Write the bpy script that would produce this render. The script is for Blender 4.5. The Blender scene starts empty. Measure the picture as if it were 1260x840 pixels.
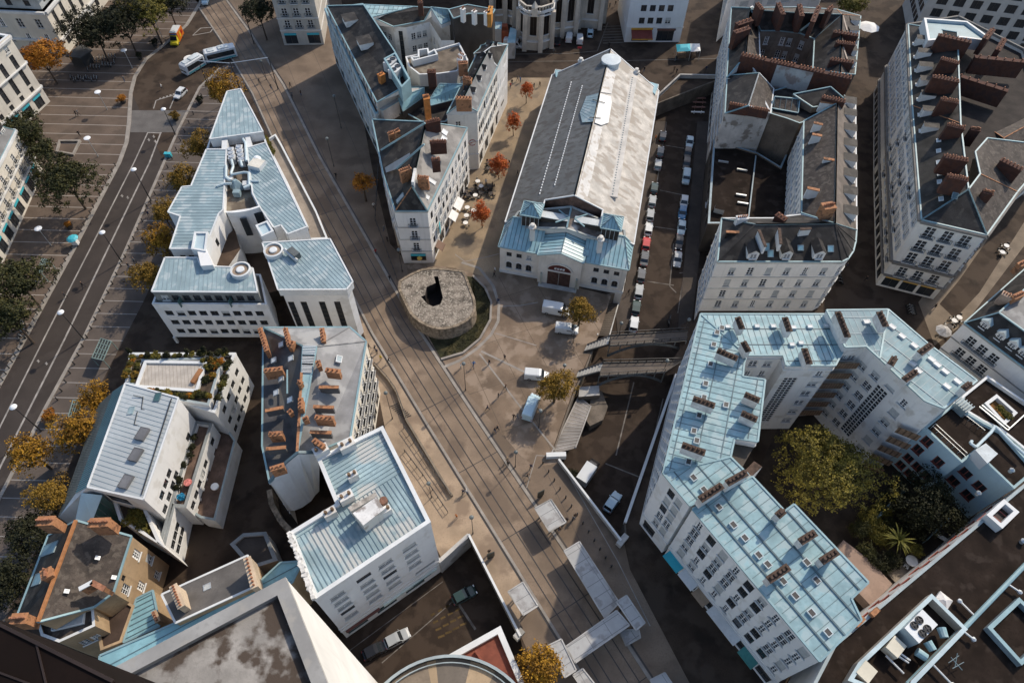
import bpy, bmesh, math, random
from mathutils import Vector, Matrix
from mathutils.geometry import tessellate_polygon
R = math.radians
rng = random.Random(7)
SC = bpy.context.scene
COL = SC.collection
# -- surveying camera
CX, CY, F, H = 630.0, 420.0, 840.0, 105.0
NX, NY = 615.0, 1010.0
_d = Vector(((NX-CX)/F, (NY-CY)/F, 1.0)).normalized()
_Z = -_d
_Y = (Vector((0, 0, 1)) - Vector((0, 0, 1)).dot(_Z)*_Z).normalized()
_X = Vector((_Y.y*_Z.z-_Y.z*_Z.y, _Y.z*_Z.x-_Y.x*_Z.z, _Y.x*_Z.y-_Y.y*_Z.x))
CAMPOS = Vector((0, 0, H))
def ray(u, v):
 r = Vector(((u-CX)/F, (v-CY)/F, 1.0))
 return Vector((r.dot(_X), r.dot(_Y), r.dot(_Z)))
def at(u, v, z=0.0):
 r = ray(u, v); t = (z-H)/r.z
 return Vector((r.x*t, r.y*t, z))
def on_plane(u, v, p0, n):
 r = ray(u, v); t = (p0-CAMPOS).dot(n)/r.dot(n)
 return CAMPOS + r*t
def rise(head, base, zb=0.0):
 """height of a vertical thing from where its foot and its top are seen"""
 b = at(base[0], base[1], zb); D = math.hypot(b.x, b.y)
 q = at(head[0], head[1], 0); D2 = math.hypot(q.x, q.y)
 return H*(1-D/D2)-zb
def PX(s, z=0.0):
 out = []
 for t in s.split():
  c = [float(x) for x in t.split(',')]
  out.append(at(c[0], c[1], c[2] if len(c) > 2 else z))
 return out
def newell(p):
 n = Vector((0, 0, 0))
 for i in range(len(p)):
  a = p[i]; b = p[(i+1) % len(p)]
  n += Vector(((a.y-b.y)*(a.z+b.z), (a.z-b.z)*(a.x+b.x), (a.x-b.x)*(a.y+b.y)))
 return n.normalized() if n.length > 1e-9 else Vector((0, 0, 1))
def ccw(p):
 s = sum(p[i].x*p[(i+1) % len(p)].y-p[(i+1) % len(p)].x*p[i].y for i in range(len(p)))
 return list(p) if s > 0 else list(reversed(p))
def centroid(p):
 c = Vector((0, 0, 0))
 for q in p: c += q
 return c/len(p)
def inset(p, d):
 """offset a ccw polygon inwards by d (keeps z)"""
 n = len(p); out = []
 for i in range(n):
  a, b, c = p[i-1], p[i], p[(i+1) % n]
  d1 = Vector((b.x-a.x, b.y-a.y)); d2 = Vector((c.x-b.x, c.y-b.y))
  if d1.length < 1e-6 or d2.length < 1e-6: out.append(b.copy()); continue
  d1.normalize(); d2.normalize()
  n1 = Vector((-d1.y, d1.x)); n2 = Vector((-d2.y, d2.x))
  m = n1+n2
  k = d/max(0.35, (1+n1.dot(n2)))
  out.append(Vector((b.x+m.x*k, b.y+m.y*k, b.z)))
 return out
# -- materials
MATS = {}
def _mat(name):
 m = bpy.data.materials.new(name); m.use_nodes = True
 nt = m.node_tree
 return m, nt, nt.nodes, nt.links, nt.nodes['Principled BSDF']
def M(name, col, rough=0.8, var=0.16, scale=0.35, fine=3.0, metal=0.0, streak=0.0, stain=None, stain_amt=0.0, stain_scale=0.25, bump=0.0, spec=0.3, joints=None, an=None):
 """uneven painted / weathered surface: two noise sizes, optional vertical streaks, stains and joints"""
 if name in MATS: return MATS[name]
 m, nt, N, L, b = _mat(name)
 geo = N.new('ShaderNodeNewGeometry')
 def noise(sc, det=4, vec=None):
  n = N.new('ShaderNodeTexNoise'); n.inputs['Scale'].default_value = sc; n.inputs['Detail'].default_value = det
  L.new(vec or geo.outputs['Position'], n.inputs['Vector']); return n.outputs['Fac']
 def mix(a, bcol, fac, mode='MIX'):
  x = N.new('ShaderNodeMix'); x.data_type = 'RGBA'; x.blend_type = mode
  for sock, val in ((x.inputs['A'], a), (x.inputs['B'], bcol), (x.inputs['Factor'], fac)):
   if isinstance(val, (tuple, list)): sock.default_value = (*val[:3], 1)
   elif isinstance(val, float): sock.default_value = val
   else: L.new(val, sock)
  return x.outputs['Result']
 def mapr(v, a, bb, c=0.0, d=1.0):
  x = N.new('ShaderNodeMapRange'); L.new(v, x.inputs[0])
  for i, q in enumerate((a, bb, c, d)): x.inputs[i+1].default_value = q
  return x.outputs[0]
 dk = tuple(c*(1-var*1.6) for c in col); lt = tuple(min(1, c*(1+var)) for c in col)
 c = mix(dk, lt, mapr(noise(scale, 5), .34, .66))
 c = mix(c, tuple(x*(1-var*1.3) for x in col), mapr(noise(fine, 3), .5, .72, 0, .8))
 if streak:
  mp = N.new('ShaderNodeMapping'); mp.inputs['Scale'].default_value = (1.6, 1.6, .09)
  L.new(geo.outputs['Position'], mp.inputs['Vector'])
  c = mix(c, tuple(x*.45 for x in col), mapr(noise(1.0, 4, mp.outputs['Vector']), .55, .8, 0, streak))
 if stain:
  sv = None
  if an:
   mq = N.new('ShaderNodeMapping'); mq.vector_type = 'TEXTURE'; mq.inputs['Rotation'].default_value = (0, 0, an[0]); mq.inputs['Scale'].default_value = (an[1], 1, 1); L.new(geo.outputs['Position'], mq.inputs['Vector']); sv = mq.outputs[0]
  c = mix(c, stain, mapr(noise(stain_scale, 8, sv), .62-stain_amt*.5, .70-stain_amt*.45))
 if joints:
  for (ang, per, wid, jc) in joints:
   sx = N.new('ShaderNodeSeparateXYZ'); L.new(geo.outputs['Position'], sx.inputs[0])
   def mth(op, a, bb):
    x = N.new('ShaderNodeMath'); x.operation = op
    for i, q in enumerate((a, bb)):
     if isinstance(q, float): x.inputs[i].default_value = q
     else: L.new(q, x.inputs[i])
    return x.outputs[0]
   q = mth('ADD', mth('MULTIPLY', sx.outputs[0], math.cos(ang)), mth('MULTIPLY', sx.outputs[1], math.sin(ang)))
   fr = mth('FRACT', mth('DIVIDE', mth('ADD', q, 5000.0), float(per)), 0.0)
   c = mix(c, jc, mth('LESS_THAN', fr, float(wid/per)))
 L.new(c, b.inputs['Base Color'])
 b.inputs['Roughness'].default_value = rough; b.inputs['Metallic'].default_value = metal
 b.inputs['Specular IOR Level'].default_value = spec
 if bump:
  bp = N.new('ShaderNodeBump'); bp.inputs['Strength'].default_value = bump; bp.inputs['Distance'].default_value = .1
  L.new(noise(fine*2, 4), bp.inputs['Height']); L.new(bp.outputs[0], b.inputs['Normal'])
 MATS[name] = m
 return m
def LEAF(name, cols):
 if name in MATS: return MATS[name]
 m, nt, N, L, b = _mat(name)
 geo = N.new('ShaderNodeNewGeometry'); r = N.new('ShaderNodeValToRGB')
 e = r.color_ramp.elements
 while len(e) < len(cols): e.new(.5)
 for i, c in enumerate(cols):
  e[i].position = i/(len(cols)-1); e[i].color = (*c, 1)
 n = N.new('ShaderNodeTexNoise'); n.inputs['Scale'].default_value = .7
 L.new(geo.outputs['Position'], n.inputs['Vector'])
 a = N.new('ShaderNodeMath'); a.operation = 'MULTIPLY_ADD'; a.inputs[1].default_value = .55
 L.new(geo.outputs['Random Per Island'], a.inputs[0])
 s = N.new('ShaderNodeMapRange'); L.new(n.outputs['Fac'], s.inputs[0]); s.inputs[1].default_value = .35; s.inputs[2].default_value = .65; s.inputs[4].default_value = .45
 L.new(s.outputs[0], a.inputs[2]); L.new(a.outputs[0], r.inputs[0]); L.new(r.outputs[0], b.inputs['Base Color'])
 b.inputs['Roughness'].default_value = .7; b.inputs['Specular IOR Level'].default_value = .2
 MATS[name] = m
 return m
def flat(name, col, rough=.5, metal=0., spec=.5):
 return M(name, col, rough, var=.05, metal=metal, spec=spec)
# -- mesh collector
class MB:
 def __init__(s): s.v = []; s.f = []; s.m = []
 def face(s, pts, mi=0):
  i = len(s.v); s.v += [tuple(p) for p in pts]; s.f.append(tuple(range(i, i+len(pts)))); s.m.append(mi)
 def poly(s, pts, mi=0, up=True):
  """concave polygon, tessellated when needed"""
  if len(pts) <= 4: s.face(pts, mi); return
  for t in tessellate_polygon([[Vector(p) for p in pts]]):
   q = [Vector(pts[k]) for k in t]
   if (newell(q).z < 0) == up and abs(newell(q).z) > 1e-4: q.reverse()
   s.face(q, mi)
 def prism(s, poly, z0, z1, ms=0, mt=0, bottom=False):
  p = ccw(poly); n = len(p)
  for i in range(n):
   a, b = p[i], p[(i+1) % n]
   s.face([(a.x, a.y, z0), (b.x, b.y, z0), (b.x, b.y, z1), (a.x, a.y, z1)], ms)
  s.poly([Vector((q.x, q.y, z1)) for q in p], mt)
  if bottom: s.poly([Vector((q.x, q.y, z0)) for q in p], ms, False)
 def ring(s, outer, inner, z0, z1, ms=0, mt=0):
  n = len(outer)
  for i in range(n):
   j = (i+1) % n; a, b, c, d = outer[i], outer[j], inner[j], inner[i]
   s.face([(a.x, a.y, z1), (b.x, b.y, z1), (c.x, c.y, z1), (d.x, d.y, z1)], mt)
   s.face([(a.x, a.y, z0), (b.x, b.y, z0), (b.x, b.y, z1), (a.x, a.y, z1)], ms)
   s.face([(c.x, c.y, z0), (d.x, d.y, z0), (d.x, d.y, z1), (c.x, c.y, z1)], ms)
 def box(s, c, sz, rz=0., mi=0, mt=None):
  x, y, z = [q/2 for q in sz]; ca, sa = math.cos(rz), math.sin(rz)
  P = []
  for dz in (-z, z):
   for (dx, dy) in ((-x, -y), (x, -y), (x, y), (-x, y)):
    P.append((c[0]+dx*ca-dy*sa, c[1]+dx*sa+dy*ca, c[2]+dz))
  for k, q in enumerate(((0, 3, 2, 1), (4, 5, 6, 7), (0, 1, 5, 4), (1, 2, 6, 5), (2, 3, 7, 6), (3, 0, 4, 7))):
   s.face([P[i] for i in q], mt if (mt is not None and k == 1) else mi)
 def beam(s, a, b, w, h, mi=0, upv=None):
  a = Vector(a); b = Vector(b); d = (b-a)
  if d.length < 1e-6: return
  d.normalize(); up = Vector(upv) if upv else (Vector((0, 0, 1)) if abs(d.z) < .95 else Vector((1, 0, 0)))
  x = d.cross(up).normalized(); y = x.cross(d).normalized()
  q = [x*(w/2)*sx+y*(h/2)*sy for sx, sy in ((-1, -1), (1, -1), (1, 1), (-1, 1))]
  A = [a+k for k in q]; B = [b+k for k in q]
  s.face(A, mi); s.face(B[::-1], mi)
  for i in range(4):
   j = (i+1) % 4; s.face([A[j], A[i], B[i], B[j]], mi)
 def tube(s, a, b, r0, r1=None, n=8, mi=0, caps=True):
  a = Vector(a); b = Vector(b); r1 = r0 if r1 is None else r1
  d = (b-a).normalized(); up = Vector((0, 0, 1)) if abs(d.z) < .9 else Vector((1, 0, 0))
  x = d.cross(up).normalized(); y = x.cross(d).normalized()
  A = [a+(x*math.cos(t)+y*math.sin(t))*r0 for t in [2*math.pi*i/n for i in range(n)]]
  B = [b+(x*math.cos(t)+y*math.sin(t))*r1 for t in [2*math.pi*i/n for i in range(n)]]
  for i in range(n):
   j = (i+1) % n; s.face([A[j], A[i], B[i], B[j]], mi)
  if caps: s.face(A, mi); s.face(B[::-1], mi)
 def lathe(s, c, prof, n=10, mi=0):
  for (r0, z0), (r1, z1) in zip(prof, prof[1:]):
   for i in range(n):
    t0, t1 = 2*math.pi*i/n, 2*math.pi*(i+1)/n
    q = [(r0, t0, z0), (r0, t1, z0), (r1, t1, z1), (r1, t0, z1)]
    pts = [(c[0]+r*math.cos(t), c[1]+r*math.sin(t), c[2]+z) for r, t, z in q]
    if r0 < 1e-6: pts = pts[1:]
    elif r1 < 1e-6: pts = pts[:3]
    s.face(pts, mi)
 def add(s, o, mat4=None, mi_map=None):
  i = len(s.v)
  s.v += [tuple((mat4 @ Vector(p)) if mat4 else p) for p in o.v]
  s.f += [tuple(k+i for k in f) for f in o.f]
  s.m += [(mi_map[k] if mi_map else k) for k in o.m]
 def mesh(s, name, mats, off=None, smooth=False, merge=False):
  me = bpy.data.meshes.new(name)
  v = s.v if off is None else [(p[0]-off.x, p[1]-off.y, p[2]-off.z) for p in s.v]
  me.from_pydata(v, [], s.f)
  for m in mats: me.materials.append(m)
  me.polygons.foreach_set('material_index', [min(k, len(mats)-1) for k in s.m])
  if merge or smooth:
   bm = bmesh.new(); bm.from_mesh(me); bmesh.ops.remove_doubles(bm, verts=bm.verts, dist=1e-4)
   if smooth:
    for f in bm.faces: f.smooth = True
   bm.to_mesh(me); bm.free()
  me.update()
  return me
# -- scene objects
def tag(o, label=None, cat=None, group=None, kind=None):
 if label: o['label'] = label
 if cat: o['category'] = cat
 if group: o['group'] = group
 if kind: o['kind'] = kind
 return o
def link(name, data, parent=None, loc=None):
 o = bpy.data.objects.new(name, data); COL.objects.link(o)
 if loc is not None: o.location = loc
 if parent: o.parent = parent
 return o
def thing(name, label, cat, loc, rz=0., group=None):
 o = link(name, None, None, loc); o.rotation_euler = (0, 0, rz); o.empty_display_size = .5
 return tag(o, label, cat, group)
def woff(o):
 w = Vector((0, 0, 0))
 while o: w += Vector(o.location); o = o.parent
 return w
def part(name, mb, mats, parent, smooth=False, label=None, world=True):
 """a child mesh; vertices are given in world space (or in the parent's space)"""
 off = woff(parent) if world else None
 o = link(name, mb.mesh(name, mats, off, smooth), parent)
 if label: o['label'] = label
 return o
def solo(name, mb, mats, label, cat, group=None, smooth=False):
 c = centroid([Vector(p) for p in mb.v]); c.z = min(p[2] for p in mb.v)
 o = link(name, mb.mesh(name, mats, c, smooth), None, c)
 return tag(o, label, cat, group)
def struct(name, mb, mats, kind='structure', smooth=False):
 return tag(link(name, mb.mesh(name, mats, None, smooth)), kind=kind)
def kids(o): return [c for c in COL.objects if c.parent == o]
CH = {}
def copy_thing(src, parts, loc, rz=0., label=None, group=None, mats=None):
 """copy a thing with its parts [(part, [sub-parts])]; mats maps material -> replacement"""
 r = src.copy(); COL.objects.link(r); r.location = loc; r.rotation_euler = (0, 0, rz)
 if label: r['label'] = label
 if group: r['group'] = group
 out = []
 for p, subs in parts:
  c = p.copy(); COL.objects.link(c); c.parent = r; ns = []
  for q in subs:
   d = q.copy(); COL.objects.link(d); d.parent = c; ns.append(d)
  out.append((c, ns))
 for o in [r]+[c for c, _ in out]+[d for _, ns in out for d in ns]:
  if mats and o.type == 'MESH':
   for i, sl in enumerate(o.material_slots):
    if sl.material in mats:
     sl.link = 'OBJECT'; sl.material = mats[sl.material]
 return r, out
SUNAZ, SUNEL, SUNPOW, SKYPOW, EXPO = 49, 40, 3.1, .15, .42
# -- palette (real base colours)
plaster   = M('white_plaster', (.66, .655, .63), .85, .06, .15, 1.2, streak=.35, stain=(.52, .50, .46), stain_amt=.1, stain_scale=.5)
plaster2  = M('old_white_plaster', (.66, .64, .59), .85, .09, .2, 1.5, streak=.45, stain=(.38, .34, .29), stain_amt=.12, stain_scale=.4)
cream     = M('cream_stone', (.56, .52, .45), .85, .09, .25, 1.8, streak=.5)
cleanwhite= M('clean_white_render', (.70, .70, .685), .8, .05, .12, .8, streak=.22, stain=(.60, .59, .56), stain_amt=.12, stain_scale=.4)
greystone = M('grey_stone', (.42, .40, .37), .85, .12, .3, 2, streak=.5)
ochre     = M('ochre_render', (.37, .265, .16), .9, .14, .3, 2, streak=.4)
palewall  = M('pale_blue_render', (.42, .58, .64), .85, .06, .12, 1.2, streak=.2)
darkwall  = M('dark_cladding_and_shade', (.055, .048, .042), .7, .2, .3, 3)  # dark cladding, also used where shade is put into a wall colour
brownwall = M('brown_render', (.16, .125, .095), .9, .2, .3, 2, streak=.4)
trim      = M('pale_trim', (.60, .60, .58), .8, .08)
zinc      = M('pale_blue_zinc', (.27, .41, .44), .6, .16, .3, 1.6, spec=.2, stain=(.315, .415, .43), stain_amt=.24, stain_scale=.6, streak=.45)
zincgrey  = M('blue_grey_metal', (.255, .34, .365), .6, .13, .3, 1.4, spec=.2, stain=(.35, .41, .42), stain_amt=.2, stain_scale=.6)
zincteal  = M('teal_copper_metal', (.22, .40, .44), .45, .14, .3, 1.3, spec=.4)
seamdark  = M('dark_seam', (.10, .15, .17), .5)
seamlight = M('roof_seam', (.24, .31, .34), .5)
slate     = M('dark_slate', (.032, .0285, .026), .65, .28, .5, 4.5, spec=.2, stain=(.055, .049, .043), stain_amt=.2, stain_scale=.6, bump=.3)
slategrey = M('grey_slate', (.155, .155, .155), .62, .16, .4, 4, stain=(.22, .22, .215), stain_amt=.15, stain_scale=.5, bump=.25)
slatebrown= M('brown_slate', (.058, .046, .038), .75, .3, .6, 5, stain=(.088, .073, .06), stain_amt=.2, stain_scale=1.3, bump=.4)
fibro     = M('weathered_fibre_cement', (.50, .47, .42), .85, .16, .5, 3, stain=(.335, .30, .255), stain_amt=.27, stain_scale=.62, bump=.3, an=(R(-12), 7))
brick     = M('orange_brick', (.41, .195, .095), .85, .22, 1.2, 6, stain=(.17, .085, .045), stain_amt=.2, stain_scale=1.2)
brickdark = M('dark_red_brick', (.10, .042, .027), .9, .25, .8, 6, stain=(.06, .03, .023), stain_amt=.28, stain_scale=.8)
claypot   = M('clay_pot', (.33, .15, .085), .8, .25, 2)
stack     = M('old_brown_stack', (.085, .056, .042), .9, .3, 1.5, 6)
gutter    = M('blue_grey_gutter', (.22, .34, .37), .5, .1)
whiteedge = M('white_coping', (.60, .615, .61), .6, .06)
darkroof  = M('dark_flat_roof', (.022, .0155, .012), .95, .22, .4, 4, spec=.1, stain=(.035, .026, .021), stain_amt=.12, stain_scale=.5)
gravel    = M('brown_gravel_roof', (.155, .125, .095), .95, .22, .5, 8, stain=(.24, .21, .16), stain_amt=.15)
frame_w   = flat('white_window_frame', (.74, .74, .72), .6)
frame_d   = flat('dark_window_frame', (.045, .042, .04), .5)
frame_r   = flat('red_window_frame', (.24, .06, .045), .6)
glass     = flat('window_glass', (.030, .034, .038), .08, spec=.6)
glassteal = flat('green_glass', (.05, .11, .11), .1, spec=.6)
blind     = M('grey_blind', (.40, .42, .42), .8, .1, 2)
rail_d    = flat('dark_iron', (.03, .029, .028), .5)
steel     = flat('pale_steel', (.5, .52, .52), .35, .5)
concrete  = M('concrete', (.42, .41, .39), .9, .14, .5, 3, stain=(.26, .25, .23), stain_amt=.2)
concrete_s= M('stained_concrete', (.29, .275, .255), .95, .16, .4, 3.5, stain=(.075, .057, .045), stain_amt=.31, stain_scale=.5, bump=.2)
wood      = M('grey_decking', (.42, .38, .33), .8, .12, .6, 3, joints=[(R(20), .55, .05, (.22, .19, .16))])
redroof   = M('rust_red_membrane', (.20, .058, .034), .7, .2, .5, 3)
awn_white = M('white_canvas', (.74, .73, .70), .8, .06, 1)
awn_red   = M('dark_red_canvas', (.17, .04, .03), .8, .12, 1)
awn_teal  = flat('teal_canvas', (.03, .34, .42), .7)
gold      = flat('yellow_sign', (.65, .40, .08), .6)
black     = flat('black_paint', (.015, .015, .016), .35)
signteal  = flat('teal_sign', (.05, .40, .48), .5)
soil      = M('soil', (.07, .05, .035), .95, .3, 1, 6)
LSILL = trim
# -- windows
WCACHE = {}
def window_mb(st, w, h):
 b = MB(); y = .17; fr = .08
 FR, GL, EX, SI = 0, 1, 2, 3
 def bar(x0, x1, z0, z1, yy=y-.05, mi=FR, d=.06): b.box(((x0+x1)/2, yy, (z0+z1)/2), (x1-x0, d, z1-z0), 0, mi)
 b.face([(-w/2, y, 0), (w/2, y, 0), (w/2, y, h), (-w/2, y, h)], GL)
 if st in ('modern', 'red', 'strip', 'grid'):
  fr = .07 if st != 'red' else .13
 for x0, x1, z0, z1 in ((-w/2, -w/2+fr, 0, h), (w/2-fr, w/2, 0, h), (-w/2+fr, w/2-fr, 0, fr), (-w/2+fr, w/2-fr, h-fr, h)): bar(x0, x1, z0, z1)
 if st in ('sash', 'balcony', 'blind', 'halfblind', 'shutters', 'curtain'):
  bar(-.05, .05, fr, h-fr)
  for k in (1, 2): bar(-w/2+fr, w/2-fr, h*k/3-.025, h*k/3+.025, y-.04)
  b.box((0, -.03, -.06), (w+.25, .3, .12), 0, SI)
 if st == 'modern': bar(-.03, .03, fr, h-fr)
 if st == 'red':
  bar(-.07, .07, fr, h-fr); bar(-w/2-.1, w/2+.1, -.12, 0, 0., FR, .2)
 if st == 'grid':
  nx = max(2, round(w/.7)); nz = max(2, round(h/.7))
  for i in range(1, nx): bar(-w/2+w*i/nx-.06, -w/2+w*i/nx+.06, 0, h, y-.08)
  for k in range(1, nz): bar(-w/2, w/2, h*k/nz-.06, h*k/nz+.06, y-.08)
 if st == 'strip':
  nz = max(2, round(h/1.2))
  for k in range(1, nz): bar(-w/2, w/2, h*k/nz-.05, h*k/nz+.05)
 if st == 'curtain':
  for sx in (-1, 1): b.box((sx*w*.36, y-.02, h*.5), (w*.2, .03, h-.1), 0, EX)
 if st == 'blind': b.box((0, y-.09, h*.5), (w-.1, .03, h-.1), 0, EX)
 if st == 'halfblind': b.box((0, y-.09, h*.74), (w-.1, .03, h*.5), 0, EX)
 if st == 'balcony':
  b.box((0, -.3, -.06), (w+.7, .62, .12), 0, SI)
  for x0 in (-1, 1): b.box((x0*(w/2+.3), -.3, .5), (.05, .55, .05), 0, EX)
  b.box((0, -.57, .95), (w+.65, .06, .07), 0, EX); b.box((0, -.57, .1), (w+.65, .05, .05), 0, EX)
  n = max(5, int(w/.22))
  for i in range(n+1): b.box((-(w+.6)/2+(w+.6)*i/n, -.57, .5), (.045, .045, .9), 0, EX)
 if st == 'shutters':
  for sx in (-1, 1): b.box((sx*(w/2+.28), -.03, h/2), (.5, .06, h), 0, EX)
 if st == 'arch':
  n = 8; r = w/2
  for sx in (-1, 1):
   pts = [(sx*r*math.cos(t), -.012, h-r+r*math.sin(t)) for t in [math.pi/2*i/n for i in range(n+1)]]
   pts = [(sx*r, -.012, h)]+pts
   for i in range(1, len(pts)-1): b.face([pts[0], pts[i], pts[i+1]] if sx < 0 else [pts[0], pts[i+1], pts[i]], EX)
  ro = r+.22
  for i in range(12):
   t0, t1 = math.pi*i/12, math.pi*(i+1)/12
   b.beam((ro*math.cos(t0), -.06, h-r+ro*math.sin(t0)), (ro*math.cos(t1), -.06, h-r+ro*math.sin(t1)), .22, .12, SI, (0, 1, 0))
  bar(-.05, .05, 0, h)
  b.box((0, -.05, -.08), (w+.3, .25, .16), 0, SI)
 if st == 'shop':
  for k in range(1, max(2, int(w/1.5))):
   x = -w/2+w*k/max(2, int(w/1.5)); bar(x-.04, x+.04, fr, h-fr)
  b.box((0, -.06, h-.3), (w-.02, .1, .55), 0, EX)
 return b
def win_mats(st, frame=None, ext=None, gl=None):
 fm = frame or {'modern': frame_d, 'strip': frame_d, 'grid': whiteedge, 'red': frame_r, 'shop': frame_d, 'arch': frame_d}.get(st, frame_w)
 ex = ext or {'balcony': rail_d, 'blind': blind, 'halfblind': blind, 'curtain': awn_white, 'shutters': blind, 'shop': frame_d}.get(st, plaster)
 return [fm, gl or glass, ex, LSILL]
# -- buildings
class Bld:
 def __init__(s, name, label, cat, ref, z0=0., group=None):
  c = centroid(ref); s.root = thing(name, label, cat, (c.x, c.y, z0), 0, group); s.wins = []; s.z0 = z0
 def p(s, name, mb, mats, smooth=False, parent=None): return part(name, mb, mats, parent or s.root, smooth)
 def walls(s, pts, z1, mat, specs=None, z0=None, bands=(), skip=(), trimm=None, name='wall', band_d=.14, base=None):
  """facades with real window openings; specs: {edge: [dict(st,z,h,w,n,m)]} (edge order as given)"""
  z0 = s.z0 if z0 is None else z0
  n = len(pts); q = ccw(pts); rev = q[0] != pts[0] or (n > 1 and q[1] != pts[1])
  mb = MB()
  for i in range(n):
   j = (n-2-i) % n if rev else i
   if j in skip or (j-n) in skip: continue
   a, b = q[i], q[(i+1) % n]; d = Vector((b.x-a.x, b.y-a.y, 0)); Ln = d.length
   if Ln < .05: continue
   d.normalize(); nrm = Vector((d.y, -d.x, 0))
   holes = []
   for sp in (specs or {}).get(j, []):
    m0, m1 = sp.get('m', (.8, .8)); cols = sp['n']; w = sp['w']; h = sp['h']
    for k in range(cols):
     if 'xs' in sp: x = sp['xs'][k]*Ln
     else: x = m0+(Ln-m0-m1)*(k+.5)/cols
     if x-w/2 < .12 or x+w/2 > Ln-.12: continue
     for ri, z in enumerate(sp['z']):
      if (ri, k) in sp.get('skip', ()): continue
      st = sp['st']
      if isinstance(st, (list, tuple)): st = rng.choice(st)
      if st == 'sash': st = rng.choice(('sash', 'sash', 'curtain', 'sash', 'curtain', 'halfblind'))
      elif st == 'modern' and h < 2: st = rng.choice(('modern', 'modern', 'modern', 'modern', 'halfblind'))
      if any(abs(x-hx) < (w+hw)/2+.05 and z < hz+hh+.05 and hz < z+h+.05 for hx, hz, hw, hh in [(g[0], g[1], g[2], g[3]) for g in holes]): continue
      holes.append((x, z, w, h))
      M4 = Matrix(((d.x, -nrm.x, 0, a.x+d.x*x), (d.y, -nrm.y, 0, a.y+d.y*x), (0, 0, 1, z), (0, 0, 0, 1)))
      s.wins.append((st, w, h, M4, sp.get('frame'), sp.get('ext'), sp.get('gl'), sp.get('name', 'window'), mat))
   xs = sorted({0., Ln} | {round(g[0]-g[2]/2, 4) for g in holes} | {round(g[0]+g[2]/2, 4) for g in holes})
   zs = sorted({z0, z1} | {round(g[1], 4) for g in holes} | {round(g[1]+g[3], 4) for g in holes})
   zs = [z for z in zs if z0 <= z <= z1]
   P = lambda x, z, o=0.: (a.x+d.x*x-nrm.x*o, a.y+d.y*x-nrm.y*o, z)
   for xa, xb in zip(xs, xs[1:]):
    run = None
    for za, zb in zip(zs, zs[1:]):
     mx, mz = (xa+xb)/2, (za+zb)/2
     hole = any(abs(mx-g[0]) < g[2]/2 and g[1] < mz < g[1]+g[3] for g in holes)
     if not hole: run = (run[0], zb) if run else (za, zb)
     if hole or zb == zs[-1]:
      if run: mb.face([P(xa, run[0]), P(xb, run[0]), P(xb, run[1]), P(xa, run[1])], 0)
      run = None
   for x, z, w, h in holes:
    D = .2; l, r, t = x-w/2, x+w/2, z+h
    mb.face([P(l, z), P(l, t), P(l, t, D), P(l, z, D)], 0); mb.face([P(r, t), P(r, z), P(r, z, D), P(r, t, D)], 0)
    mb.face([P(l, t), P(r, t), P(r, t, D), P(l, t, D)], 0); mb.face([P(r, z), P(l, z), P(l, z, D), P(r, z, D)], 0)
   for bz in bands:
    bz, bh = bz if isinstance(bz, tuple) else (bz, .22)
    A = Vector((a.x, a.y, bz))+nrm*(band_d/2-.02)-d*.02; B = Vector((b.x, b.y, bz))+nrm*(band_d/2-.02)+d*.02
    mb.beam(A, B, band_d, bh, 1)
  return s.p(name, mb, [mat, trimm or trim])
 def roof(s, faces, mats, zlow, seam=None, name='roof', eave=.26, gable=True, cap=False):
  """mats: (surface, gutter, wall, seam)"""
  mb = MB(); edges = {}
  if cap:
   for f in faces: mb.poly([Vector((p.x, p.y, zlow-.1)) for p in f], 0)
  K = lambda p: (round(p.x, 2), round(p.y, 2), round(p.z, 2))
  for f in faces:
   f = list(f)
   if newell(f).z < 0: f.reverse()
   mb.poly(f, 0)
   for i in range(len(f)):
    a, b = f[i], f[(i+1) % len(f)]; k = tuple(sorted((K(a), K(b))))
    edges.setdefault(k, []).append((a, b))
   if seam: s._seams(mb, f, seam)
  for k, l in edges.items():
   if len(l) > 1:
    a, b = l[0]
    if seam and seam.get('ridge', True): mb.beam(a+Vector((0, 0, .04)), b+Vector((0, 0, .04)), .16, .1, seam.get('rmi', 3))
    elif not seam: mb.beam(a+Vector((0, 0, .03)), b+Vector((0, 0, .03)), .2, .1, 4 if len(mats) > 4 else 1)
    continue
   a, b = l[0]
   lo = min(a.z, b.z)
   if gable and max(a.z, b.z) > zlow+.35:
    pts = [a, Vector((a.x, a.y, zlow)), Vector((b.x, b.y, zlow)), b]
    if a.z <= zlow+.02: pts = [a, Vector((b.x, b.y, zlow)), b]
    elif b.z <= zlow+.02: pts = [a, Vector((a.x, a.y, zlow)), b]
    mb.face(pts, 2)
   mb.beam(a, b, eave, eave*.8, 1)
  ms = list(mats)
  while len(ms) < 4: ms.append(seamdark)
  return s.p(name, mb, ms)
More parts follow.
